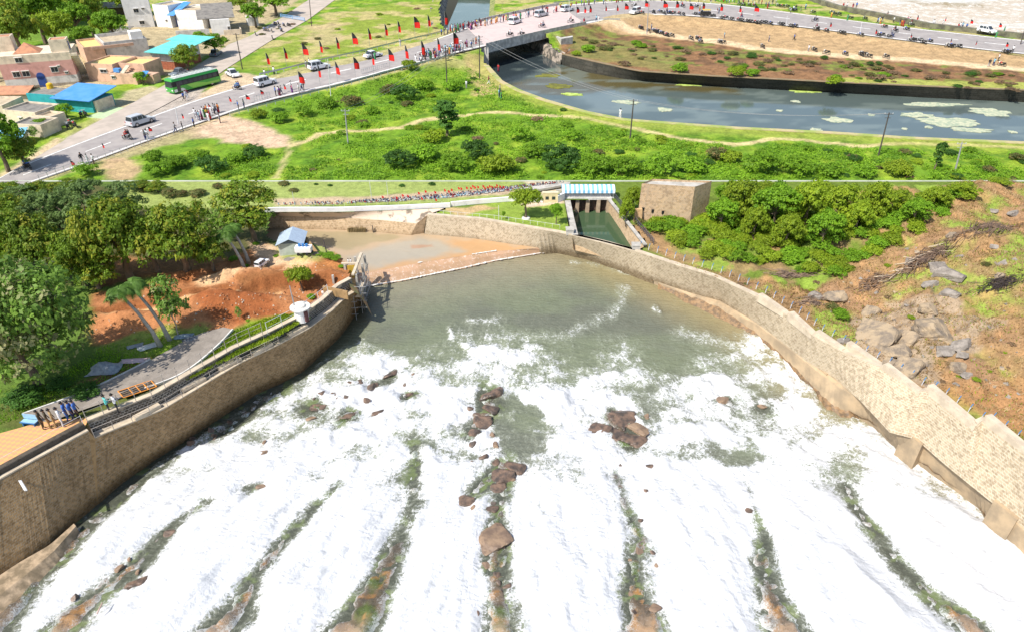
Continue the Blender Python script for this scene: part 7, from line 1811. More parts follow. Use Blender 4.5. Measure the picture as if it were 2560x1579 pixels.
# cream cabin and white stair wall left of it
def small_house(name, px0, px1, base, top, d, mat, roofm, label, wins=(), gable=False, cat='building'):
    p = lz((px0 + px1) / 2, base); k = hpx(p, 1); W = (px1 - px0) * k; H = zat(top, p.y) - p.z
    root = empty(name, p); m = MB(); m.box((0, d / 2, H / 2), (W, d, H)); m.build('wall', mat, root)
    m = MB()
    if gable: m.add([(-W * .56, -.15, H * .97), (W * .56, -.15, H * .97), (W * .56, d + .15, H * .97), (-W * .56, d + .15, H * .97), (0, -.15, H * 1.35), (0, d + .15, H * 1.35)], ((0, 4, 5, 3), (4, 1, 2, 5), (0, 1, 4), (2, 3, 5)))
    else: m.box((0, d / 2, H + .05), (W * 1.08, d * 1.05, .1))
    m.build('roof', roofm, root)
    for (fx, fz, w, h) in wins: m = MB(); m.box((fx * W, -.01, fz * H), (w * W, .05, h * H)); m.build('window', GLASS, root)
    tag(root, label, cat, None); return root
small_house('cream_cabin', 1357, 1394, 507, 484, .55, M('cream_wall', (.72, .6, .36)), M('cream_roof', (.7, .6, .42)), 'small cream cabin with two dark windows beside the gate house', ((-.22, .5, .22, .32), (.22, .5, .22, .32)))
m = MB(); a, b_ = lz(1394, 508), lz(1412, 500); m.prism([(a.x, a.y), (b_.x, b_.y), (b_.x, b_.y + .6), (a.x, a.y + .5)], 5.8, 7.0); m.prism([(a.x - 1.8, a.y + .3), (a.x - .9, a.y + .2), (a.x - .9, a.y + .5), (a.x - 1.8, a.y + .6)], 5.8, 6.6); o = m.build('white_wall', WHITEW, loc=tuple(a)); tag(o, 'short white wall joining the cream cabin to the gate house', 'wall')
# stone tower
p0, p1, p2 = lz(1592, 552), lz(1728, 532), lz(1775, 497)
tw = empty('stone_tower', tuple(p0)); tag(tw, 'massive square ochre stone tower cut off at the top edge of the valley', 'tower')
MAS_T = mat_masonry('ochre_rubble', (.66, .43, .22), (.52, .36, .22), (.6, .46, .32), .26, .16, (.3, .24, .18), .4)
d01 = (p1 - p0).normalized(); hT = zat(470, p0.y) - 6
p1 = lz(1724, 562); p1.z = 6; q2 = p1 + Vector((2.6, 1.9, 0)); q3 = p0 + Vector((1.6, 1.5, 0))
def tface(a, b, z0, z1, ta=.0):
    c = ((p0 + q2) / 2); k = .97
    A, B_ = Vector((a.x, a.y, z0)), Vector((b.x, b.y, z0)); A2 = Vector((c.x + (a.x - c.x) * k, c.y + (a.y - c.y) * k, z1)); B2 = Vector((c.x + (b.x - c.x) * k, c.y + (b.y - c.y) * k, z1)); return A2, B2, A, B_
ztop = zat(459, p0.y)
for a, b in ((p0, p1), (p1, q2), (q2, q3), (q3, p0)):
    A2, B2, A, B_ = tface(a, b, 5.5, ztop); child(loft('wall', [even([A2, B2], 8), even([A, B_], 8)], MAS_T), tw)
tt = [tface(a, b, 5.5, ztop)[0] for a, b in ((p0, p1), (p1, q2), (q2, q3), (q3, p0))]
m = MB(); m.quad(*[t - Vector((0, 0, .25)) for t in tt]); child(m.build('roof', CONC_G), tw)
for px, py in ((1606, 523), (1631, 528), (1657, 531), (1605, 545), (1629, 549)):
    t = (px - 1592) / 136; q = p0.lerp(p1, t); zz = zat(py, q.y); m = MB(); m.box((q.x, q.y + .03, zz), (.38, .16, .42), rz=math.atan2(d01.y, d01.x)); child(m.build('opening', BLACK), tw)
m = MB(); q = p0.lerp(p1, .02); m.box((q.x - .1, q.y - .25, 6.8), (1.1, .5, 1.9), top=(.8, .6)); child(m.build('buttress', MAS_T), tw)
# white boundary walls, far road bridge
def lowwall(name, pts, h, w, mat, label): 
    m = MB(); pl = PL(pts, 6.02); capstone(m, even(pl, 30), w, h); o = m.build(name, mat, loc=tuple(pl[0])); tag(o, label, 'wall'); return o
lowwall('white_wall', [(640, 533), (700, 530), (850, 530), (1000, 525), (1126, 519)], .6, .25, WHITEW, 'long low white boundary wall above the stained stone pitching')
lowwall('white_wall', [(1128, 517), (1200, 510), (1275, 504)], .62, .25, WHITEW, 'white boundary wall between the far crowd and the lawn')
lowwall('white_wall', [(1275, 504), (1330, 505), (1357, 507)], .46, .2, WHITEW, 'short white wall behind the round lawn tree')
fb_ = empty('far_bridge', tuple(lz(1360, 480))); tag(fb_, 'grey concrete road slab crossing behind the cream cabin at the seam', 'bridge')
m = MB(); a, b_, c, d = at(1300, 482, 6.5), at(1425, 460, 6.5), at(1425, 455, 6.5), at(1300, 470, 6.5); m.add([a, b_, c, d] + [v - Vector((0, 0, .28)) for v in (a, b_, c, d)], ((0, 1, 2, 3), (4, 7, 6, 5), (0, 4, 5, 1))); child(m.build('deck', CONC_G), fb_)
m = MB(); q = lz(1396, 484); m.box((q.x, q.y + .2, 6.2), (.6, .3, .6)); child(m.build('pillar', CONC_G), fb_)
# far crowd as one mass, flags over it
m = MB(); rc = random.Random(4); cols = ['white', 'white', 'white', 'sky', 'red', 'grey', 'white', 'maroon', 'navy']
for i in range(900):
    t = rc.random() ** .7; px = 690 + t * 720; row = np.interp(px, [690, 850, 1000, 1130, 1300, 1420], [514, 510, 502, 492, 472, 458]) + rc.uniform(-6, 4) * (.5 + t * .5)
    if t < .3 and rc.random() < .6: continue
    q = at(px, row, 6.0)
    if q.y > SEAM_Y - .6: continue
    h = rc.uniform(.3, .38); c = rc.randrange(len(cols)); m.box((q.x, q.y, q.z + h * .22), (.1, .07, h * .45), len(cols)); m.box((q.x, q.y, q.z + h * .62), (.14, .09, h * .4), c, top=(.8, .8)); m.box((q.x, q.y, q.z + h * .92), (.07, .07, h * .16), len(cols) + 1)
cr = m.build('far_crowd', [cloth(c, CL[c]) for c in cols] + [cloth('grey', CL['grey']), HAIR]); tag(cr, 'dense far crowd of tiny people in white and red lining the road under the seam', 'crowd', kind='stuff')
for i, (px, py) in enumerate([(1045, 478), (1062, 474), (1053, 492), (1086, 476), (1088, 495), (1110, 471), (1127, 470), (1145, 466), (1151, 467), (1165, 465), (1175, 466), (1185, 464), (1193, 463), (1206, 461), (1217, 464), (1228, 463), (1236, 464), (1248, 462), (955, 488), (1005, 484), (1018, 486), (990, 490), (1210, 466), (1222, 461), (1180, 461), (1240, 459), (1256, 463), (1120, 474)]):
    q = at(px, py + 12, 6.0)
    if q.y > SEAM_Y - .3: q = Vector((q.x, SEAM_Y - .3, 6))
    root = empty('red_flag', q); m = MB(); m.tube((0, 0, 0), (0, 0, .62), .012, n=5); m.build('pole', POLEM, root)
    m = MB(); m.add([(0, 0, .62), (.1, .01, .58), (.3, .03, .42), (.24, .0, .2), (.06, -.01, .22)], ((0, 1, 2, 3, 4),)); m.build('cloth', FR, root); family(root, '{} small red flag from the left waving over the far crowd', 'flag', 'flags over the far crowd')
rail('blue_railing', PL([(1085, 502), (1130, 494), (1240, 480), (1300, 472)], 6.0), BLUEB, 'thin blue railing in front of the far crowd', .22, .8, (.2,), .02)
for px in range(700, 1350, 27):
    row = np.interp(px, [690, 1126, 1290, 1350], [522, 513, 502, 500]); q = at(px, row, 6.3); m = MB(); m.tube((0, 0, 0), (.0, 0, .55), .014, n=4); o = m.build('fence_post', WPOLE); o.location = q; family(o, '{} thin white fence post from the left behind the white boundary wall', 'fence post', 'fence posts behind the white wall')
for px, t, b_ in ((1247, 514, 550), (970, 455, 490), (930, 455, 505), (738, 480, 520)):
    p = lz(px, b_); m = MB(); m.tube((0, 0, 0), (0, 0, max(.6, zat(t, p.y) - p.z)), .03, n=5); o = m.build('lamp_post', WPOLE); o.location = p; family(o, '{} thin white post from the left near the far wall and lawn', 'post', 'thin posts of the far bank')
m = MB(); lf = [at(px, py, 6.0) for px, py in ((1090, 540), (1240, 553), (1400, 577))]; lf = even(lf, 26)
rail('lawn_fence', [p + Vector((0, .5, .1)) for p in lf], WPOLE, 'thin wire fence on white posts along the lawn edge', .5, .9, (.45,), .016)
# ---- channel fence and right bank fence posts
BLK = M('dark_fence_steel', (.08, .08, .1)); rail('channel_fence', [p + Vector((.55, 0, .05)) for p in even(PL([(1527, 498), (1560, 538), (1622, 612)]), 26)], BLK, 'dark steel picket fence down the right side of the green channel', .75, .45, (.7, .35), .035)
RP = even(offset(RW_TOP[5:], 1.3), 46); WB = M('white_and_blue_post', (.72, .74, .78)); BB_ = M('blue_post_top', (.08, .25, .5))
for i, p in enumerate(RP[:-3]):
    z = float(hL(np.array([p.x]), np.array([p.y]))[0]); root = empty('fence_post', (p.x, p.y, z - .1)); m = MB(); m.tube((0, 0, 0), (.05, 0, .62), .035, n=5); m.build('shaft', WB, root); m = MB(); m.tube((.05, 0, .62), (.13, 0, .95), .04, n=5); m.build('angled_top', BB_, root)
    family(root, '{} blue topped fence post from the far end of the right bank wall', 'fence post', 'fence posts of the right bank')
# ---- boulders
def boulder_mesh(seed, sub=4, flat=.6):
    import bmesh
    bm = bmesh.new(); bmesh.ops.create_icosphere(bm, subdivisions=sub, radius=1); rs = np.random.RandomState(seed)
    pl = rs.normal(size=(9, 3)); pl /= np.linalg.norm(pl, axis=1)[:, None]; dd = .42 + .42 * rs.rand(9)
    for v in bm.verts:
        c = np.array(v.co); c = c / np.linalg.norm(c); r = min([dd[i] / max(1e-3, c @ pl[i]) for i in range(9) if c @ pl[i] > .05] + [1.05])
        r *= 1 + .22 * (float(fbm(c[0] * 2 + seed, c[1] * 2 + c[2] * 3, seed)) - .5) + .14 * (float(fbm(c[0] * 6, c[1] * 6 + c[2] * 8, seed)) - .5); v.co = Vector(c * r); v.co.z *= flat
    me = bpy.data.meshes.new('boulder'); bm.to_mesh(me); bm.free(); return me
ROCKT = M('tan_boulder_rock', (.37, .28, .18), (.2, .16, .12), 1.1, .9, 1, 3, lo=.4, hi=.62, world_space=True); ROCKG = M('grey_boulder_rock', (.31, .27, .23), (.18, .155, .13), 1.5, .9, 1, 4, world_space=True); ROCKB = M('wet_river_rock', (.2, .13, .09), (.07, .055, .045), 1.6, .4, 1, 3, world_space=True)
ROCKL = M('big_brown_river_rock', (.28, .19, .12), (.17, .115, .08), 1.2, .6, 1, 4, world_space=True)
BM = {}
for nm, mt in (('t', ROCKT), ('g', ROCKG), ('b', ROCKB), ('l', ROCKL)):
    BM[nm] = []
    for s in range(3): me = boulder_mesh(s * 5 + ord(nm)); me.materials.append(mt); BM[nm].append(me)
def boulder(px, py, rpx, k, lab, asp=1.0, rot=0.0, fn=gl_, hs=1.0, sink=.15, grp='boulders'):
    p = fn(px, py); R = hpx(p, rpx); o = bpy.data.objects.new('boulder', BM[k][_cnt[0] % 3]); _cnt[0] += 1; C.objects.link(o)
    o.location = (p.x, p.y, p.z - R * sink); o.scale = (R, R * asp, R * hs); o.rotation_euler = (0, 0, rot)
    (family(o, lab, 'boulder', grp) if '{}' in lab else tag(o, lab, 'boulder', grp)); return o
HB = 'boulders on the right slope'
for a in [(2370, 690, 38, 'g', 'largest grey boulder on the upper cleared slope', 1, .3), (2330, 685, 28, 'g', 'grey boulder touching the largest one on its left', 1, .5), (2330, 715, 24, 'g', 'flat grey rock below the two big grey boulders', .8, 0), (2375, 735, 30, 'g', 'low grey slab right of the flat rock', .7, .2), (2275, 655, 20, 'g', 'round grey boulder above the branch pile', 1, 0), (2085, 745, 36, 't', 'pale tan outcrop above the lone green bush', .7, .3),
          (2195, 835, 58, 't', 'tall cracked tan outcrop, left of the rock face', 1.3, .2), (2340, 840, 48, 't', 'rounded tan and grey boulder, highest of the rock face', 1.2, .3), (2240, 875, 36, 't', 'tan block in the middle of the rock face', 1, .8), (2270, 845, 36, 't', 'tan block leaning on the middle of the rock face', 1, .2), (2355, 875, 30, 'g', 'dark grey slab under the highest boulder', .8, .4), (2410, 865, 32, 'g', 'dark grey slab at the right end of the rock face', .8, .5),
          (2270, 920, 48, 't', 'large tan block at the foot of the rock face', .9, .3), (2400, 925, 26, 't', 'tan rock below the rock face at right', 1, 0), (2110, 855, 22, 'g', 'flat grey rock near the fence posts', .7, 0), (2180, 780, 28, 't', 'tan rock at the top left of the rock face', 1, .1), (2320, 790, 26, 't', 'tan rock at the top of the rock face', 1, .4), (2420, 940, 16, 'g', 'small grey stone right of the rock face foot', 1, 0),
          (2390, 960, 10, 'g', 'little stone near the fence, upper', 1, 0), (2340, 955, 9, 'g', 'little stone near the fence, lower', 1, 0), (2510, 660, 20, 'g', 'pale flat rock at the right edge of the slope', .8, 1), (2500, 690, 14, 't', 'small pale rock near the right edge', 1, 0), (2485, 610, 14, 'g', 'small rock above the pale flat one', .8, 0), (2400, 645, 14, 'g', 'grey stone among the cut branches', .8, 0), (2370, 615, 16, 't', 'pale stone beside the branch pile', .8, 0), (2480, 530, 14, 'g', 'grey stone high on the slope', .7, 0), (2535, 535, 16, 'g', 'grey stone at the top right', .7, 0),
          (2040, 740, 24, 'g', 'grey stone heap left of the pale outcrop', .8, 0), (2400, 890, 18, 'g', 'small slab between the dark slabs', .8, 0), (2300, 905, 24, 't', 'tan rock wedged at the foot of the face', 1, .5), (2225, 905, 22, 't', 'tan rock left of the large foot block', 1, .1)]:
    boulder(a[0], a[1], a[2], a[3], a[4], a[5], a[6], grp=HB, sink=.02, hs=1.15)
for i in range(90):
    px = rc.uniform(2000, 2560); py = rc.uniform(560, 1000); lim = np.interp(px, [1590, 1840, 2032, 2200, 2560], [650, 735, 860, 935, 1110])
    if py > lim - 15 or py < np.interp(px, [2000, 2330, 2560], [700, 590, 500]): continue
    boulder(px, py, rc.uniform(3, 8), rc.choice('tg'), 'small loose stone, {} from the left on the cleared slope', 1, rc.random() * 3, grp='loose stones')
wr = lambda px, py: wat(px, py)
RR = 'rocks in the rushing water'
for a in [(1248, 1345, 52, 'l', 'huge flat brown rock standing clear of the foam, lower middle', 1.15, .1, .5), (1228, 985, 36, 'b', 'slanting brown rock at the upper end of the middle gap', .6, .8, .8), (1200, 1050, 30, 'b', 'jagged rock just below the slanting one', 1, .5, .8), (1190, 1080, 20, 'b', 'lowest jagged rock of the upper middle string', .8, .3, .7), (1225, 1020, 22, 'b', 'reddish rock under the slanting one', 1, 0, .7),
          (1545, 1040, 46, 'b', 'broad rock at the top of the right middle cluster', .8, .4, .6), (1510, 1075, 38, 'b', 'left rock of the right middle cluster', .9, .2, .6), (1575, 1095, 42, 'b', 'lower rock of the right middle cluster', .8, 0, .6), (1595, 1070, 32, 'l', 'orange brown rock at the right side of the right middle cluster', 1, .3, .6), (1545, 1085, 28, 'b', 'small rock inside the right middle cluster', 1, 0, .6),
          (1810, 1000, 20, 'l', 'lone orange boulder in the foam at right', .8, .2, .9), (1905, 1015, 17, 'l', 'small reddish rock right of the lone orange boulder', .5, 0, .7), (1265, 1190, 42, 'b', 'rounded foamy brown rock above the huge flat one', .8, .3, .6), (1285, 1165, 30, 'b', 'brown rock at the top of the rounded foamy one', .9, 0, .6), (1240, 1215, 26, 'b', 'split rock below the rounded foamy one', .8, .5, .6), (1170, 1250, 30, 'b', 'low brown rock awash left of the split rock', .7, .2, .5),
          (1225, 1270, 22, 'b', 'dark red slab just above the huge flat rock', .7, .3, .5), (1215, 1410, 16, 'l', 'small orange rock at the lower left of the huge flat one', .8, 0, .5), (1245, 1480, 20, 'b', 'square brown rock in the lower middle gap', 1, .4, .6), (865, 1040, 24, 'b', 'brown rock in the left rapids, right one', .6, .6, .6), (790, 1015, 26, 'b', 'brown rock in the left rapids, left one', .6, .2, .5), (780, 1045, 16, 'l', 'small pinkish rock below the left rapids rock', .6, .3, .5),
          (975, 935, 22, 'b', 'long slanting rock at the upper left edge of the foam', .5, .9, .6), (940, 1030, 20, 'b', 'dark sliver of rock in the left foam', .4, .6, .5), (1025, 985, 16, 'b', 'small dark rock under the pool edge at left', .5, .5, .5), (875, 955, 10, 'b', 'tiny dark rock near the left foam edge', .8, 0, .8), (865, 990, 10, 'b', 'tiny pointed rock in the left foam', .8, 0, .8), (655, 1215, 16, 'l', 'pinkish rock barely showing in the left chute', .6, 0, .4), (660, 1130, 16, 'l', 'reddish rock showing in the upper left rapids', .6, .6, .5),
          (1555, 1330, 12, 'l', 'small orange rock in the right middle gap', .8, 0, .6), (1640, 1520, 22, 'l', 'orange brown rock at the lower end of the right middle gap', .8, .2, .6), (340, 1455, 30, 'b', 'cracked brown rock in the leftmost gap', .6, .7, .6), (420, 1330, 18, 'b', 'brown rock at the upper end of the leftmost gap', .8, .4, .6), (1875, 1275, 12, 'b', 'small dark rock in the right hand gap', .8, 0, .6)]:
    boulder(*a[:5], asp=a[5], rot=a[6], hs=a[7], fn=wr, sink=.06 if a[2] > 40 else .05, grp=RR)
for i in range(70):
    cx_, cy_, sx, sy = rc.choice([(1200, 1060, 30, 45), (1550, 1070, 40, 35), (1250, 1190, 45, 35), (1245, 1300, 50, 90), (1245, 1450, 25, 60), (820, 1030, 60, 25), (1590, 1350, 25, 120), (330, 1440, 70, 40), (960, 960, 60, 30), (1600, 1500, 35, 50), (560, 1080, 60, 20)])
    px, py = rc.gauss(cx_, sx), min(1570, rc.gauss(cy_, sy)); boulder(px, py, rc.uniform(6, 15), rc.choice('bbl'), 'small wet stone, {} from the left in the rapids', .8, rc.random() * 3, fn=wr, sink=.15, grp='small stones in the rapids')
# ---- branch piles
def sticks(px, py, rx, ry, n, rot, lab, mat, L=1.2, name='branch_pile'):
    p = lz(px, py); kx2 = hpx(p, 1); m = MB(); q = random.Random(int(px))
    for i in range(n):
        a = rot + q.gauss(0, .35); l = L * q.uniform(.5, 1.2); ox, oy = q.gauss(0, rx * .45) * kx2, q.gauss(0, ry * .9) * kx2; ca, sa = math.cos(rot), math.sin(rot); X_, Y_ = ox * ca - oy * sa, ox * sa + oy * ca
        zz = float(hL(np.array([p.x + X_]), np.array([p.y + Y_]))[0]) - p.z + q.uniform(.02, .3); d = Vector((math.cos(a), math.sin(a), q.uniform(-.1, .15))) * l / 2; c = Vector((X_, Y_, zz)); m.path([c - d, c + Vector((q.uniform(-.1, .1), q.uniform(-.1, .1), .06)), c + d], [.035, .028, .014], 4)
    o = m.build(name, mat); o.location = p; tag(o, lab, 'branch pile', 'piles of cut branches')
STK = M('cut_branches', (.26, .17, .11), (.12, .08, .06)); STK2 = M('bleached_branches', (.62, .5, .36))
sticks(2330, 640, 130, 12, 260, .5, 'long bundle of cut branches running up the slope', STK, 1.9); sticks(2290, 665, 110, 6, 22, .45, 'pale bare stems lying along the branch bundle', STK2, 3.2); sticks(2480, 570, 90, 16, 220, .55, 'big tangle of brown branches at the upper right', STK, 2.0)
sticks(2500, 715, 60, 12, 150, .2, 'dark burnt heap of sticks near the right edge', M('burnt_sticks', (.05, .035, .03)), 1.2); sticks(2030, 755, 35, 10, 90, 0, 'little heap of dead twigs by the right bank fence', STK, 1.0); sticks(2000, 690, 60, 10, 120, -.1, 'dead brush strip at the foot of the thicket', STK, 1.2); sticks(2190, 715, 60, 10, 120, .3, 'twig litter below the thicket end', STK, 1.1); sticks(2510, 480, 60, 14, 140, .5, 'tangled branches at the top right corner of the slope', STK, 1.8); sticks(1960, 690, 40, 8, 70, 0, 'dry reddish brush by the right bank path', STK, .9)

# ---- left bank things
sh = empty('tin_shed', tuple(lz(700, 640))); W_ = hpx(lz(700, 640), 58); sh.rotation_euler.z = .12
TIN = M('pale_tin_sheet', (.5, .6, .7), (.42, .5, .6), 3, .4, metal=.2); TW = M('grey_tin_wall', (.5, .54, .5), (.4, .44, .4), 2, .6)
m = MB(); m.box((W_ / 2, 1.5, .75), (W_, 3.0, 1.5)); m.build('wall', TW, sh)
m = MB(); m.add([(-.1, 0.001, 1.5), (W_ + .1, 0.001, 1.5), (W_ / 2, 0.001, 2.1)], ((0, 1, 2),)); m.build('gable', M('dark_blue_gable', (.12, .16, .2)), sh)  # gable darker and bluer than the walls
m = MB(); m.add([(-.25, -.3, 1.42), (W_ / 2, -.3, 2.15), (W_ / 2, 3.2, 2.15), (-.25, 3.2, 1.42), (W_ + .25, -.3, 1.42), (W_ + .25, 3.2, 1.42)], ((0, 1, 2, 3), (1, 4, 5, 2)))
for i in range(7): t = i / 6 * 3.3 - .2; m.box((W_ / 4 - .12, t, 1.84), (.02, .03, .02))
m.build('roof', TIN, sh)
tag(sh, 'grey tin shed with a pale blue gabled roof beside the brown pool', 'shed')
m = MB(); a, b_ = lz(762, 612), lz(790, 640); m.prism([(a.x, a.y), (b_.x, b_.y), (b_.x + .3, b_.y + .2), (a.x + .3, a.y + .3)], 5.4, 6.9); o = m.build('stub_wall', MAS_L, loc=tuple(a)); tag(o, 'stub of brown masonry wall behind the tin shed', 'wall')
tr = empty('water_trailer', tuple(lz(765, 655))); s_ = hpx(lz(765, 655), 40)
m = MB(); m.box((0, 0, s_ * .36), (s_, s_ * .5, s_ * .32)); m.build('box', WHITEW, tr); m = MB(); m.box((0, 0, s_ * .16), (s_ * 1.1, s_ * .3, .06)); m.tube((s_ * .5, 0, s_ * .16), (s_ * .85, 0, s_ * .1), .03); m.build('chassis', BLACK, tr)
for x in (-.3, .25):
    for y in (-1, 1): m = MB(); m.tube((x * s_, y * s_ * .24, .17), (x * s_, y * s_ * .3, .17), .17, n=12); m.build('wheel', TYRE, tr)
for x in (-.22, 0, .22): m = MB(); m.tube((x * s_, 0, s_ * .52), (x * s_, 0, s_ * .68), s_ * .09, n=10); m.build('blue_drum', M('blue_drum_plastic', (.04, .2, .5), rough=.4), tr)
tag(tr, 'white trailer carrying blue drums beside the tin shed', 'trailer')
q = lz(657, 668) + Vector((0, 0, .25)); o = P_box.put(q, 1.25, hpx(q, 30) / 3.2); tag(o, 'small white jeep on the tan track beside the palms', 'jeep', 'vehicles of the left bank')
for px, py, r, mt, l in ((728, 646, 20, 'g', 'heap of pale rubble stones left of the white trailer'), (792, 640, 18, 't', 'heap of reddish soil right of the white trailer')): boulder(px, py, r, mt, l, .6, 0, hs=.5, grp='heaps near the shed')
# round guard booth
q = lz(756, 797); s_ = hpx(q, 1); gb = empty('guard_booth', tuple(q)); H = zat(768, q.y) - q.z
m = MB(); m.tube((0, 0, -.1), (0, 0, H), s_ * 17, n=20); m.build('wall', WHITEW, gb); m = MB(); m.tube((0, 0, H), (0, 0, H + .1), s_ * 25, n=24); m.tube((0, 0, H + .1), (0, 0, H + .25), s_ * 15, s_ * 12, n=20); m.build('roof', WHITE_CONC, gb); m = MB(); m.box((s_ * 14, -s_ * 10, H * .45), (.35, .35, H * .85), rz=-.6); m.build('door', M('dark_red_door', (.12, .04, .04)), gb); tag(gb, 'round white guard booth with a disc shaped concrete roof by the walkway', 'guard booth')
for t, b_, l, ar in (((722, 715), (743, 795), 'tall grey pole leaning beside the round guard booth', 0), ((722, 566), (731, 592), 'dark stub pole at the pool edge behind the shed', 0), ((806, 600), (820, 650), 'dark pole on the bank point by the brown pool', 0)):
    pole(t, b_, DPOLE if 'dark' in l else POLEM, l, False, 'utility_pole', .06, 'pole', gl_)
for px, py in ((872, 664), (878, 664)): q = lz(px, py); q.z = 6.1; o = person(q, -1, 'white', 'white', 'stand', None, hpx(q, 20) / 1.8); family(o, '{} person in white from the left at the corner of the bank wall', 'person', 'two people at the bank corner')
# building works at the wall tip
bw = empty('unfinished_building', tuple(at(890, 720, 5))); tag(bw, 'unfinished concrete frame with a yellow panel at the tip of the left wall', 'construction')
def bwp(name, mb, mat): child(mb.build(name, mat), bw)
q0 = at(896, 728, 4.7); q = Vector((q0.x, q0.y, 0))
m = MB(); m.box((q.x - 1.3, q.y + .8, 4.4), (3.2, 2.4, .5)); bwp('platform', m, CONC_CAP)
for x, y in ((-2.6, .2), (-.1, .4), (-1.8, 2.6), (.1, 2.8), (-1.0, 4.4), (.0, 4.8)): m = MB(); m.box((q.x + x, q.y + y, 5.6), (.22, .22, 2.0)); bwp('column', m, CONC_G)
m = MB(); m.box((q.x - .4, q.y + 2.7, 6.65), (.3, 5.0, .18)); m.box((q.x - 1.2, q.y + 2.7, 6.7), (1.9, .25, .16)); bwp('beam', m, CONC_CAP)
m = MB(); m.box((q.x - 1.1, q.y + 2.6, 5.7), (.9, .08, 1.6), rz=.2); bwp('yellow_panel', m, M('yellow_shutter', (.62, .4, .05)))
m = MB(); 
for i in range(5): m.tube((q.x - 2.6 + i * .55, q.y - .9 - i * .0, 1.5), (q.x - 2.6 + i * .55, q.y - .9, 4.8), .03, n=5)
for z in (2.3, 3.1, 3.9, 4.6): m.tube((q.x - 2.8, q.y - .9, z), (q.x - .1, q.y - .9, z), .03, n=5)
sc_ = m.build('scaffold', POLEM, loc=tuple(q0)); tag(sc_, 'steel scaffolding on the wall face under the concrete frame', 'scaffolding')
m = MB()
for i in range(7): m.tube((q.x + .3, q.y - .6 + i * .8, 2.2), (q.x + .35, q.y - .6 + i * .8, 6.0), .03, n=5)
for z in (3.0, 3.9, 4.8, 5.6): m.tube((q.x + .35, q.y - .8, z), (q.x + .35, q.y + 4.6, z), .03, n=5); m.tube((q.x - .3, q.y - .6, z), (q.x + 1.0, q.y - .6, z), .03, n=5)
sc_ = m.build('scaffold', POLEM, loc=tuple(q0)); tag(sc_, 'scaffolding poles standing over the water at the wall tip', 'scaffolding')
a, b_ = lz(805, 738), lz(865, 728); m = MB(); m.tube(a + Vector((0, 0, .3)), b_ + Vector((0, 0, .3)), .2, n=12); o = m.build('concrete_pipe', WHITE_CONC, loc=tuple(a)); tag(o, 'white concrete pipe lying on the red earth by the frame', 'pipe')
m = MB(); a, b_ = lz(812, 750), lz(870, 745); m.prism([(a.x, a.y), (b_.x, b_.y), (b_.x, b_.y + .3), (a.x, a.y + .3)], 5.8, 6.7); o = m.build('low_block_wall', MAS_L, loc=tuple(a)); tag(o, 'low block wall behind the white pipe', 'wall')
# orange trench grate
g4 = [lz(298, 984), lz(380, 957), lz(389, 971), lz(312, 1000)]
gr_ = empty('trench_grate', tuple(g4[0])); OR_ = M('orange_frame_paint', (.75, .28, .04)); u = (g4[1] - g4[0]); v = (g4[3] - g4[0]); zz = Vector((0, 0, .32))
m = MB(); m.quad(*[p_ - g4[0] + zz for p_ in g4]); m.build('pit', BLACK, gr_)
for t in (0, .3, .52, .75, 1.0): m = MB(); a = u * t + zz; m.path([a, a + v], .05, 4); m.build('cross_bar', OR_, gr_)
for t in (0, .25, .5, .75, 1.0): m = MB(); a = v * t + zz; m.path([a, a + u], .045 if t in (0, 1.0) else .02, 4); m.build('long_bar', OR_ if t in (0, 1.0) else M('tan_bar', (.5, .3, .14)), gr_)
tag(gr_, 'orange steel framed grate with black openings lying beside the lane', 'grate')
# bench, people at the terrace
q = lz(78, 1062); bn = empty('blue_bench', tuple(q), -.15, 1); BLS = M('blue_bench_paint', (.03, .16, .4)); LBS = M('light_blue_bench', (.3, .5, .68))
m = MB(); m.box((0, 0, .42), (1.25, .42, .06)); m.build('seat', LBS, bn); m = MB(); m.box((0, .24, .72), (1.25, .05, .45)); m.build('backrest', LBS, bn)
for x in (-.5, .5): m = MB(); m.box((x, 0, .21), (.08, .4, .42)); m.build('leg', BLS, bn)
m = MB(); m.box((0, -.23, .42), (1.3, .05, .09)); m.build('front_rail', BLS, bn); tag(bn, 'light blue metal bench at the edge of the orange paved terrace', 'bench')
for (px, py, a, b, pose, rz_, lab) in [(112, 1074, 'camo', 'camo', 'stand', -1.2, 'person in brown camouflage clothes next to the blue bench'), (128, 1072, 'camo', 'khaki', 'stand', -1.0, 'person in dark brown shirt second from the bench'), (142, 1070, 'khaki', 'khaki', 'stand', -.9, 'person in khaki shirt and trousers under the huge tree'), (160, 1067, 'white', 'white', 'fold', -.9, 'person in all white with folded arms on the terrace'),
        (172, 1050, 'blue', 'blue', 'stand', -1.2, 'person in blue, left of the three blue clad people under the tree'), (186, 1048, 'blue', 'navy', 'stand', -1.4, 'person in blue shirt, middle of the three blue clad people'), (198, 1046, 'blue', 'black', 'stand', -1.3, 'person in blue shirt, right of the three blue clad people'), (275, 1032, 'teal', 'black', 'fold', -.8, 'person in turquoise shirt behind the walkway railing'), (296, 1030, 'white', 'black', 'fold', -.8, 'person in white shirt looking over the walkway railing')]:
    q = lz(px, py); q.z = max(q.z, 6.14) if py > 1040 and px < 165 else q.z; o = person(q, rz_, a, b, pose, None, hpx(q, 62) / 1.8, True); tag(o, lab, 'person', 'people on the left bank')
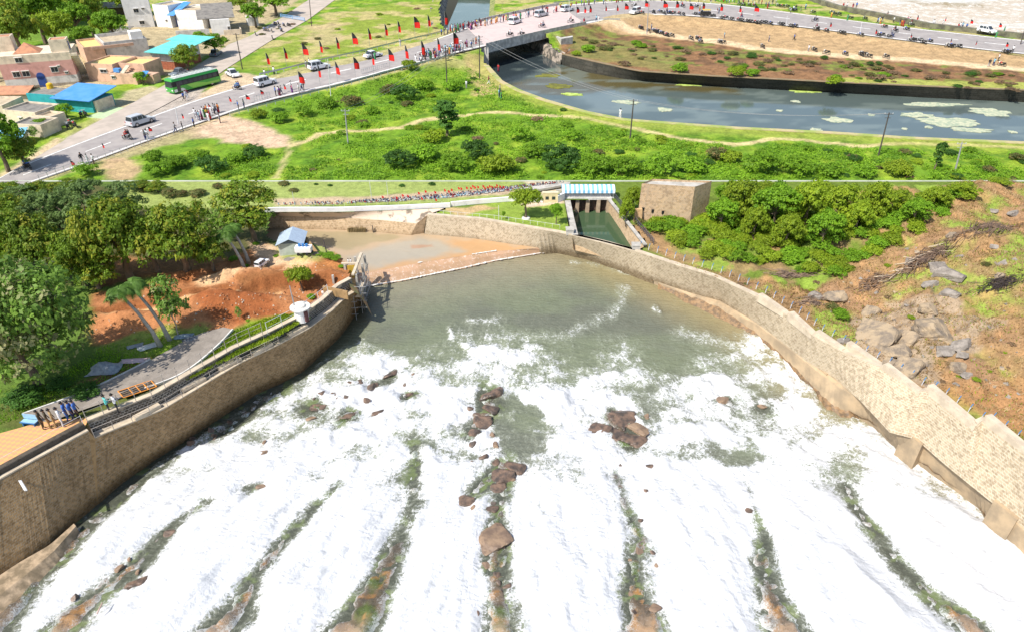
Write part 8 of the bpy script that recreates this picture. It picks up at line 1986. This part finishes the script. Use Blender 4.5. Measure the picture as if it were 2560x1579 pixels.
# tarps and sheets
def tarp(px, py, rx, ry, h, mat, lab, seed=1, rot=0, name='tarpaulin'):
    p = lz(px, py); a_, b2 = hpx(p, rx), hpx(p, ry) * 1.7; n = 22; V = []; F = []
    for j in range(n):
        for i in range(n):
            u_, v_ = i / (n - 1) * 2 - 1, j / (n - 1) * 2 - 1; rr_ = 1 + .25 * (vnoise(u_ * 2 + seed, v_ * 2) - .5); X_, Y_ = u_ * a_ * rr_, v_ * b2 * rr_
            V.append((X_ * math.cos(rot) - Y_ * math.sin(rot), X_ * math.sin(rot) + Y_ * math.cos(rot), .06 + h * (1 - u_ * u_) * (1 - v_ * v_) * (.5 + float(fbm(u_ * 2.5 + seed, v_ * 2.5, seed))) + .05 * float(fbm(u_ * 7, v_ * 7, seed))))
    F = [(j * n + i, j * n + i + 1, (j + 1) * n + i + 1, (j + 1) * n + i) for j in range(n - 1) for i in range(n - 1)]
    o = npmesh(name, V, F, mat, True); o.location = p; tag(o, lab, 'tarpaulin', 'sheets and tarpaulins')
TG = M('grey_tarp', (.36, .38, .38), (.2, .22, .24), 3, .6, .6, 6); TP = M('pink_white_sheet', (.62, .42, .42), (.5, .4, .4), 1, .5)
tarp(262, 925, 36, 14, .7, TG, 'heap under a crumpled grey tarpaulin beside the huge tree', 2, .1); tarp(335, 903, 34, 6, .15, TP, 'pinkish corrugated sheet lying on props right of the grey heap', 3, .1, 'metal_sheet'); tarp(370, 868, 22, 7, .15, M('white_rag', (.62, .62, .56), (.45, .46, .42), 3), 'white cloth strewn left of the palm trunks', 4, .6); tarp(338, 866, 18, 5, .05, TG, 'flat grey sheet left of the white cloth', 5, .5)
tarp(460, 842, 22, 6, .2, M('blue_grey_tarp', (.25, .32, .36), (.14, .18, .2), 3), 'blue grey tarpaulin folded at the lane end', 6, .2); tarp(482, 850, 22, 7, .3, M('dark_tarp', (.1, .11, .12), (.2, .21, .22), 3), 'dark tarpaulin below the blue grey one', 7, .6)
# walkway railings
PIPE = M('weathered_pipe_rail', (.5, .44, .38), (.36, .3, .25)); WI = even([p + Vector((0, 0, .25)) for p in WALK_IN], 60)
rail('tall_railing', WI[:34], PIPE, 'tall rusty pipe railing along the inner edge of the near walkway', 1.5, 1.1, (.5, 1.0, 1.45), .022)
rail('pipe_railing', WI[34:52], WPOLE, 'whitish pipe railing along the far walkway by the guard booth', 1.3, 1.3, (.6, 1.25), .022)
WO = even([p + Vector((0, 0, .1)) for p in WALK_OUT], 60); rail('outer_railing', WO[:36], PIPE, 'low pipe railing along the outer edge of the walkway', .9, 1.3, (.45, .85), .02)
rail('terrace_railing', [p + Vector((0, 0, .55)) for p in even(offset(plz[1:], .55), 12)], WPOLE, 'thin white wire railing over the terrace parapet', .8, 2.2, (.75,), .018)
# stakes in the brown pool, odds and ends
m = MB()
for i in range(34): p_ = at(870 + i * 1.35, 580 + (i % 3), 3.35); h_ = .5 + .3 * ((i * .37) % 1); m.tube(p_, p_ + Vector((.02, 0, h_)), .06, n=5)
o = m.build('stake_fence', M('weathered_stakes', (.3, .22, .1), (.2, .15, .07)), loc=tuple(at(890, 580, 3.4))); tag(o, 'row of weathered wooden stakes standing in the brown pool', 'stake fence')
for px, h_, l in ((934, 1.1, 'tall dark stake right of the stake row'), (966, .6, 'short dark stake further right in the pool')): p_ = at(px, 583, 3.3); m = MB(); m.tube((0, 0, 0), (-.05, 0, h_), .09, .06, 6); m.tube((.16, 0, 0), (.17, 0, h_ * .6), .05, .04, 6); o = m.build('stake', DPOLE); o.location = p_; tag(o, l, 'stake')
p_ = wat(248, 1545); m = MB(); m.path([(0, 0, .5), (.05, .3, .62), (0, .8, .6)], [.05, .06, .05], 6); o = m.build('driftwood', M('pale_driftwood', (.5, .34, .28))); o.location = p_; tag(o, 'small pale stick of driftwood on the leftmost rock gap', 'driftwood')
p_ = at(48, 1200, 5.4); m = MB(); m.tube((0, 0, 0), (.75, -.7, -.3), .06, n=6); m.tube((.12, 0, 0), (.87, -.7, -.3), .06, n=6); o = m.build('drain_pipe', WPOLE); o.location = p_; tag(o, 'pair of grey drain pipes jutting from the near left wall', 'pipe')

# dry grass of the slope and lawn grass of the banks, too many blades to count
def blades(name, polyT, n, mat, h, lab, seed, thr=.4, dz=hL):
    r_ = np.random.RandomState(seed); pl = PL(polyT); xs_ = [p.x for p in pl]; ys_ = [p.y for p in pl]
    X_ = r_.uniform(min(xs_), max(xs_), n * 3); Y_ = r_.uniform(min(ys_), max(ys_), n * 3); k = inpoly(X_, Y_, pl) & (fbm(X_ * .35, Y_ * .35, seed) + .25 * (r_.rand(len(X_)) - .5) > thr) & (Y_ < SEAM_Y - .6)
    X_, Y_ = X_[k][:n], Y_[k][:n]; n_ = len(X_); Z_ = dz(X_, Y_); a = r_.uniform(0, 6.28, n_); w = h * .3 * (.5 + r_.rand(n_)); H_ = h * (.5 + r_.rand(n_)); lx, ly = r_.normal(0, h * .6, n_), r_.normal(0, h * .6, n_)
    ca, sa = np.cos(a) * w, np.sin(a) * w
    V = np.stack([np.stack([X_ - ca, Y_ - sa, Z_ - .02], 1), np.stack([X_ + ca, Y_ + sa, Z_ - .02], 1), np.stack([X_ + lx + ca * .4, Y_ + ly + sa * .4, Z_ + H_], 1), np.stack([X_ + lx - ca * .4, Y_ + ly - sa * .4, Z_ + H_], 1)], 1).reshape(-1, 3)
    o = npmesh(name, V, np.arange(4 * n_).reshape(n_, 4), mat, False, attrs={'v': np.clip(fbm(X_ * .3, Y_ * .3, seed + 3) * 1.7 - .35 + .4 * (r_.rand(n_) - .3), 0, 1), 'w': fbm(X_ * .2, Y_ * .2, seed + 5)}); tag(o, lab, 'grass', kind='stuff')
SLOPE = [(1620, 640), (1850, 690), (2050, 720), (2200, 640), (2330, 570), (2420, 500), (2640, 455), (2700, 1250), (2560, 1122), (2438, 1040), (2300, 960), (2100, 860), (1900, 730)]
blades('dry_grass', SLOPE, 42000, mat_leaf('dry_grass_blades', (.3, .18, .08), (.6, .43, .22), (.3, .38, .08)), .16, 'short dry tan grass on the cleared right slope', 401, .38)
blades('green_grass', SLOPE, 16000, LEAF['lime'], .12, 'patches of fresh green grass on the right slope', 402, .55)
blades('lawn_grass', [(465, 950), (520, 885), (580, 830), (660, 800), (750, 785), (762, 800), (690, 845), (600, 885), (500, 935)], 9000, LEAF['lime'], .16, 'bright long grass between the lane and the walkway', 403, .3)
blades('bank_grass', [(-100, 990), (120, 960), (260, 860), (440, 815), (520, 815), (430, 880), (240, 985), (0, 1060), (-100, 1060)], 9000, LEAF['bright'], .12, 'green grass round the foot of the palms and trees', 404, .45)
rs_ = np.random.RandomState(12); m = MB()
for i in range(900):
    px = rs_.uniform(240, 870); py = rs_.uniform(655, 850)
    if py > np.interp(px, [240, 420, 560, 700, 870], [850, 850, 815, 785, 740]) or py < np.interp(px, [240, 420, 640, 870], [745, 705, 665, 655]): continue
    if rs_.rand() < .5 and not (500 < px < 720 and py > 730): continue
    q = lz(px, py); s = rs_.uniform(.04, .11); m.box((q.x, q.y, q.z + s * .3), (s * 2, s * 1.6, s * 1.2), int(rs_.rand() < .35), rz=rs_.rand() * 3, top=(.5, .6))
o = m.build('loose_rubble', [M('red_clods', (.4, .17, .07)), M('pale_stones', (.6, .48, .36))]); tag(o, 'clods and pale stones scattered over the red earth', 'rubble', kind='stuff')
finish_families()
for o in list(bpy.data.objects):
    if 'label' in o and len(o['label'].replace('-', ' ').split()) > 16: open('/tmp/long.txt', 'a').write(o['label'] + chr(10))
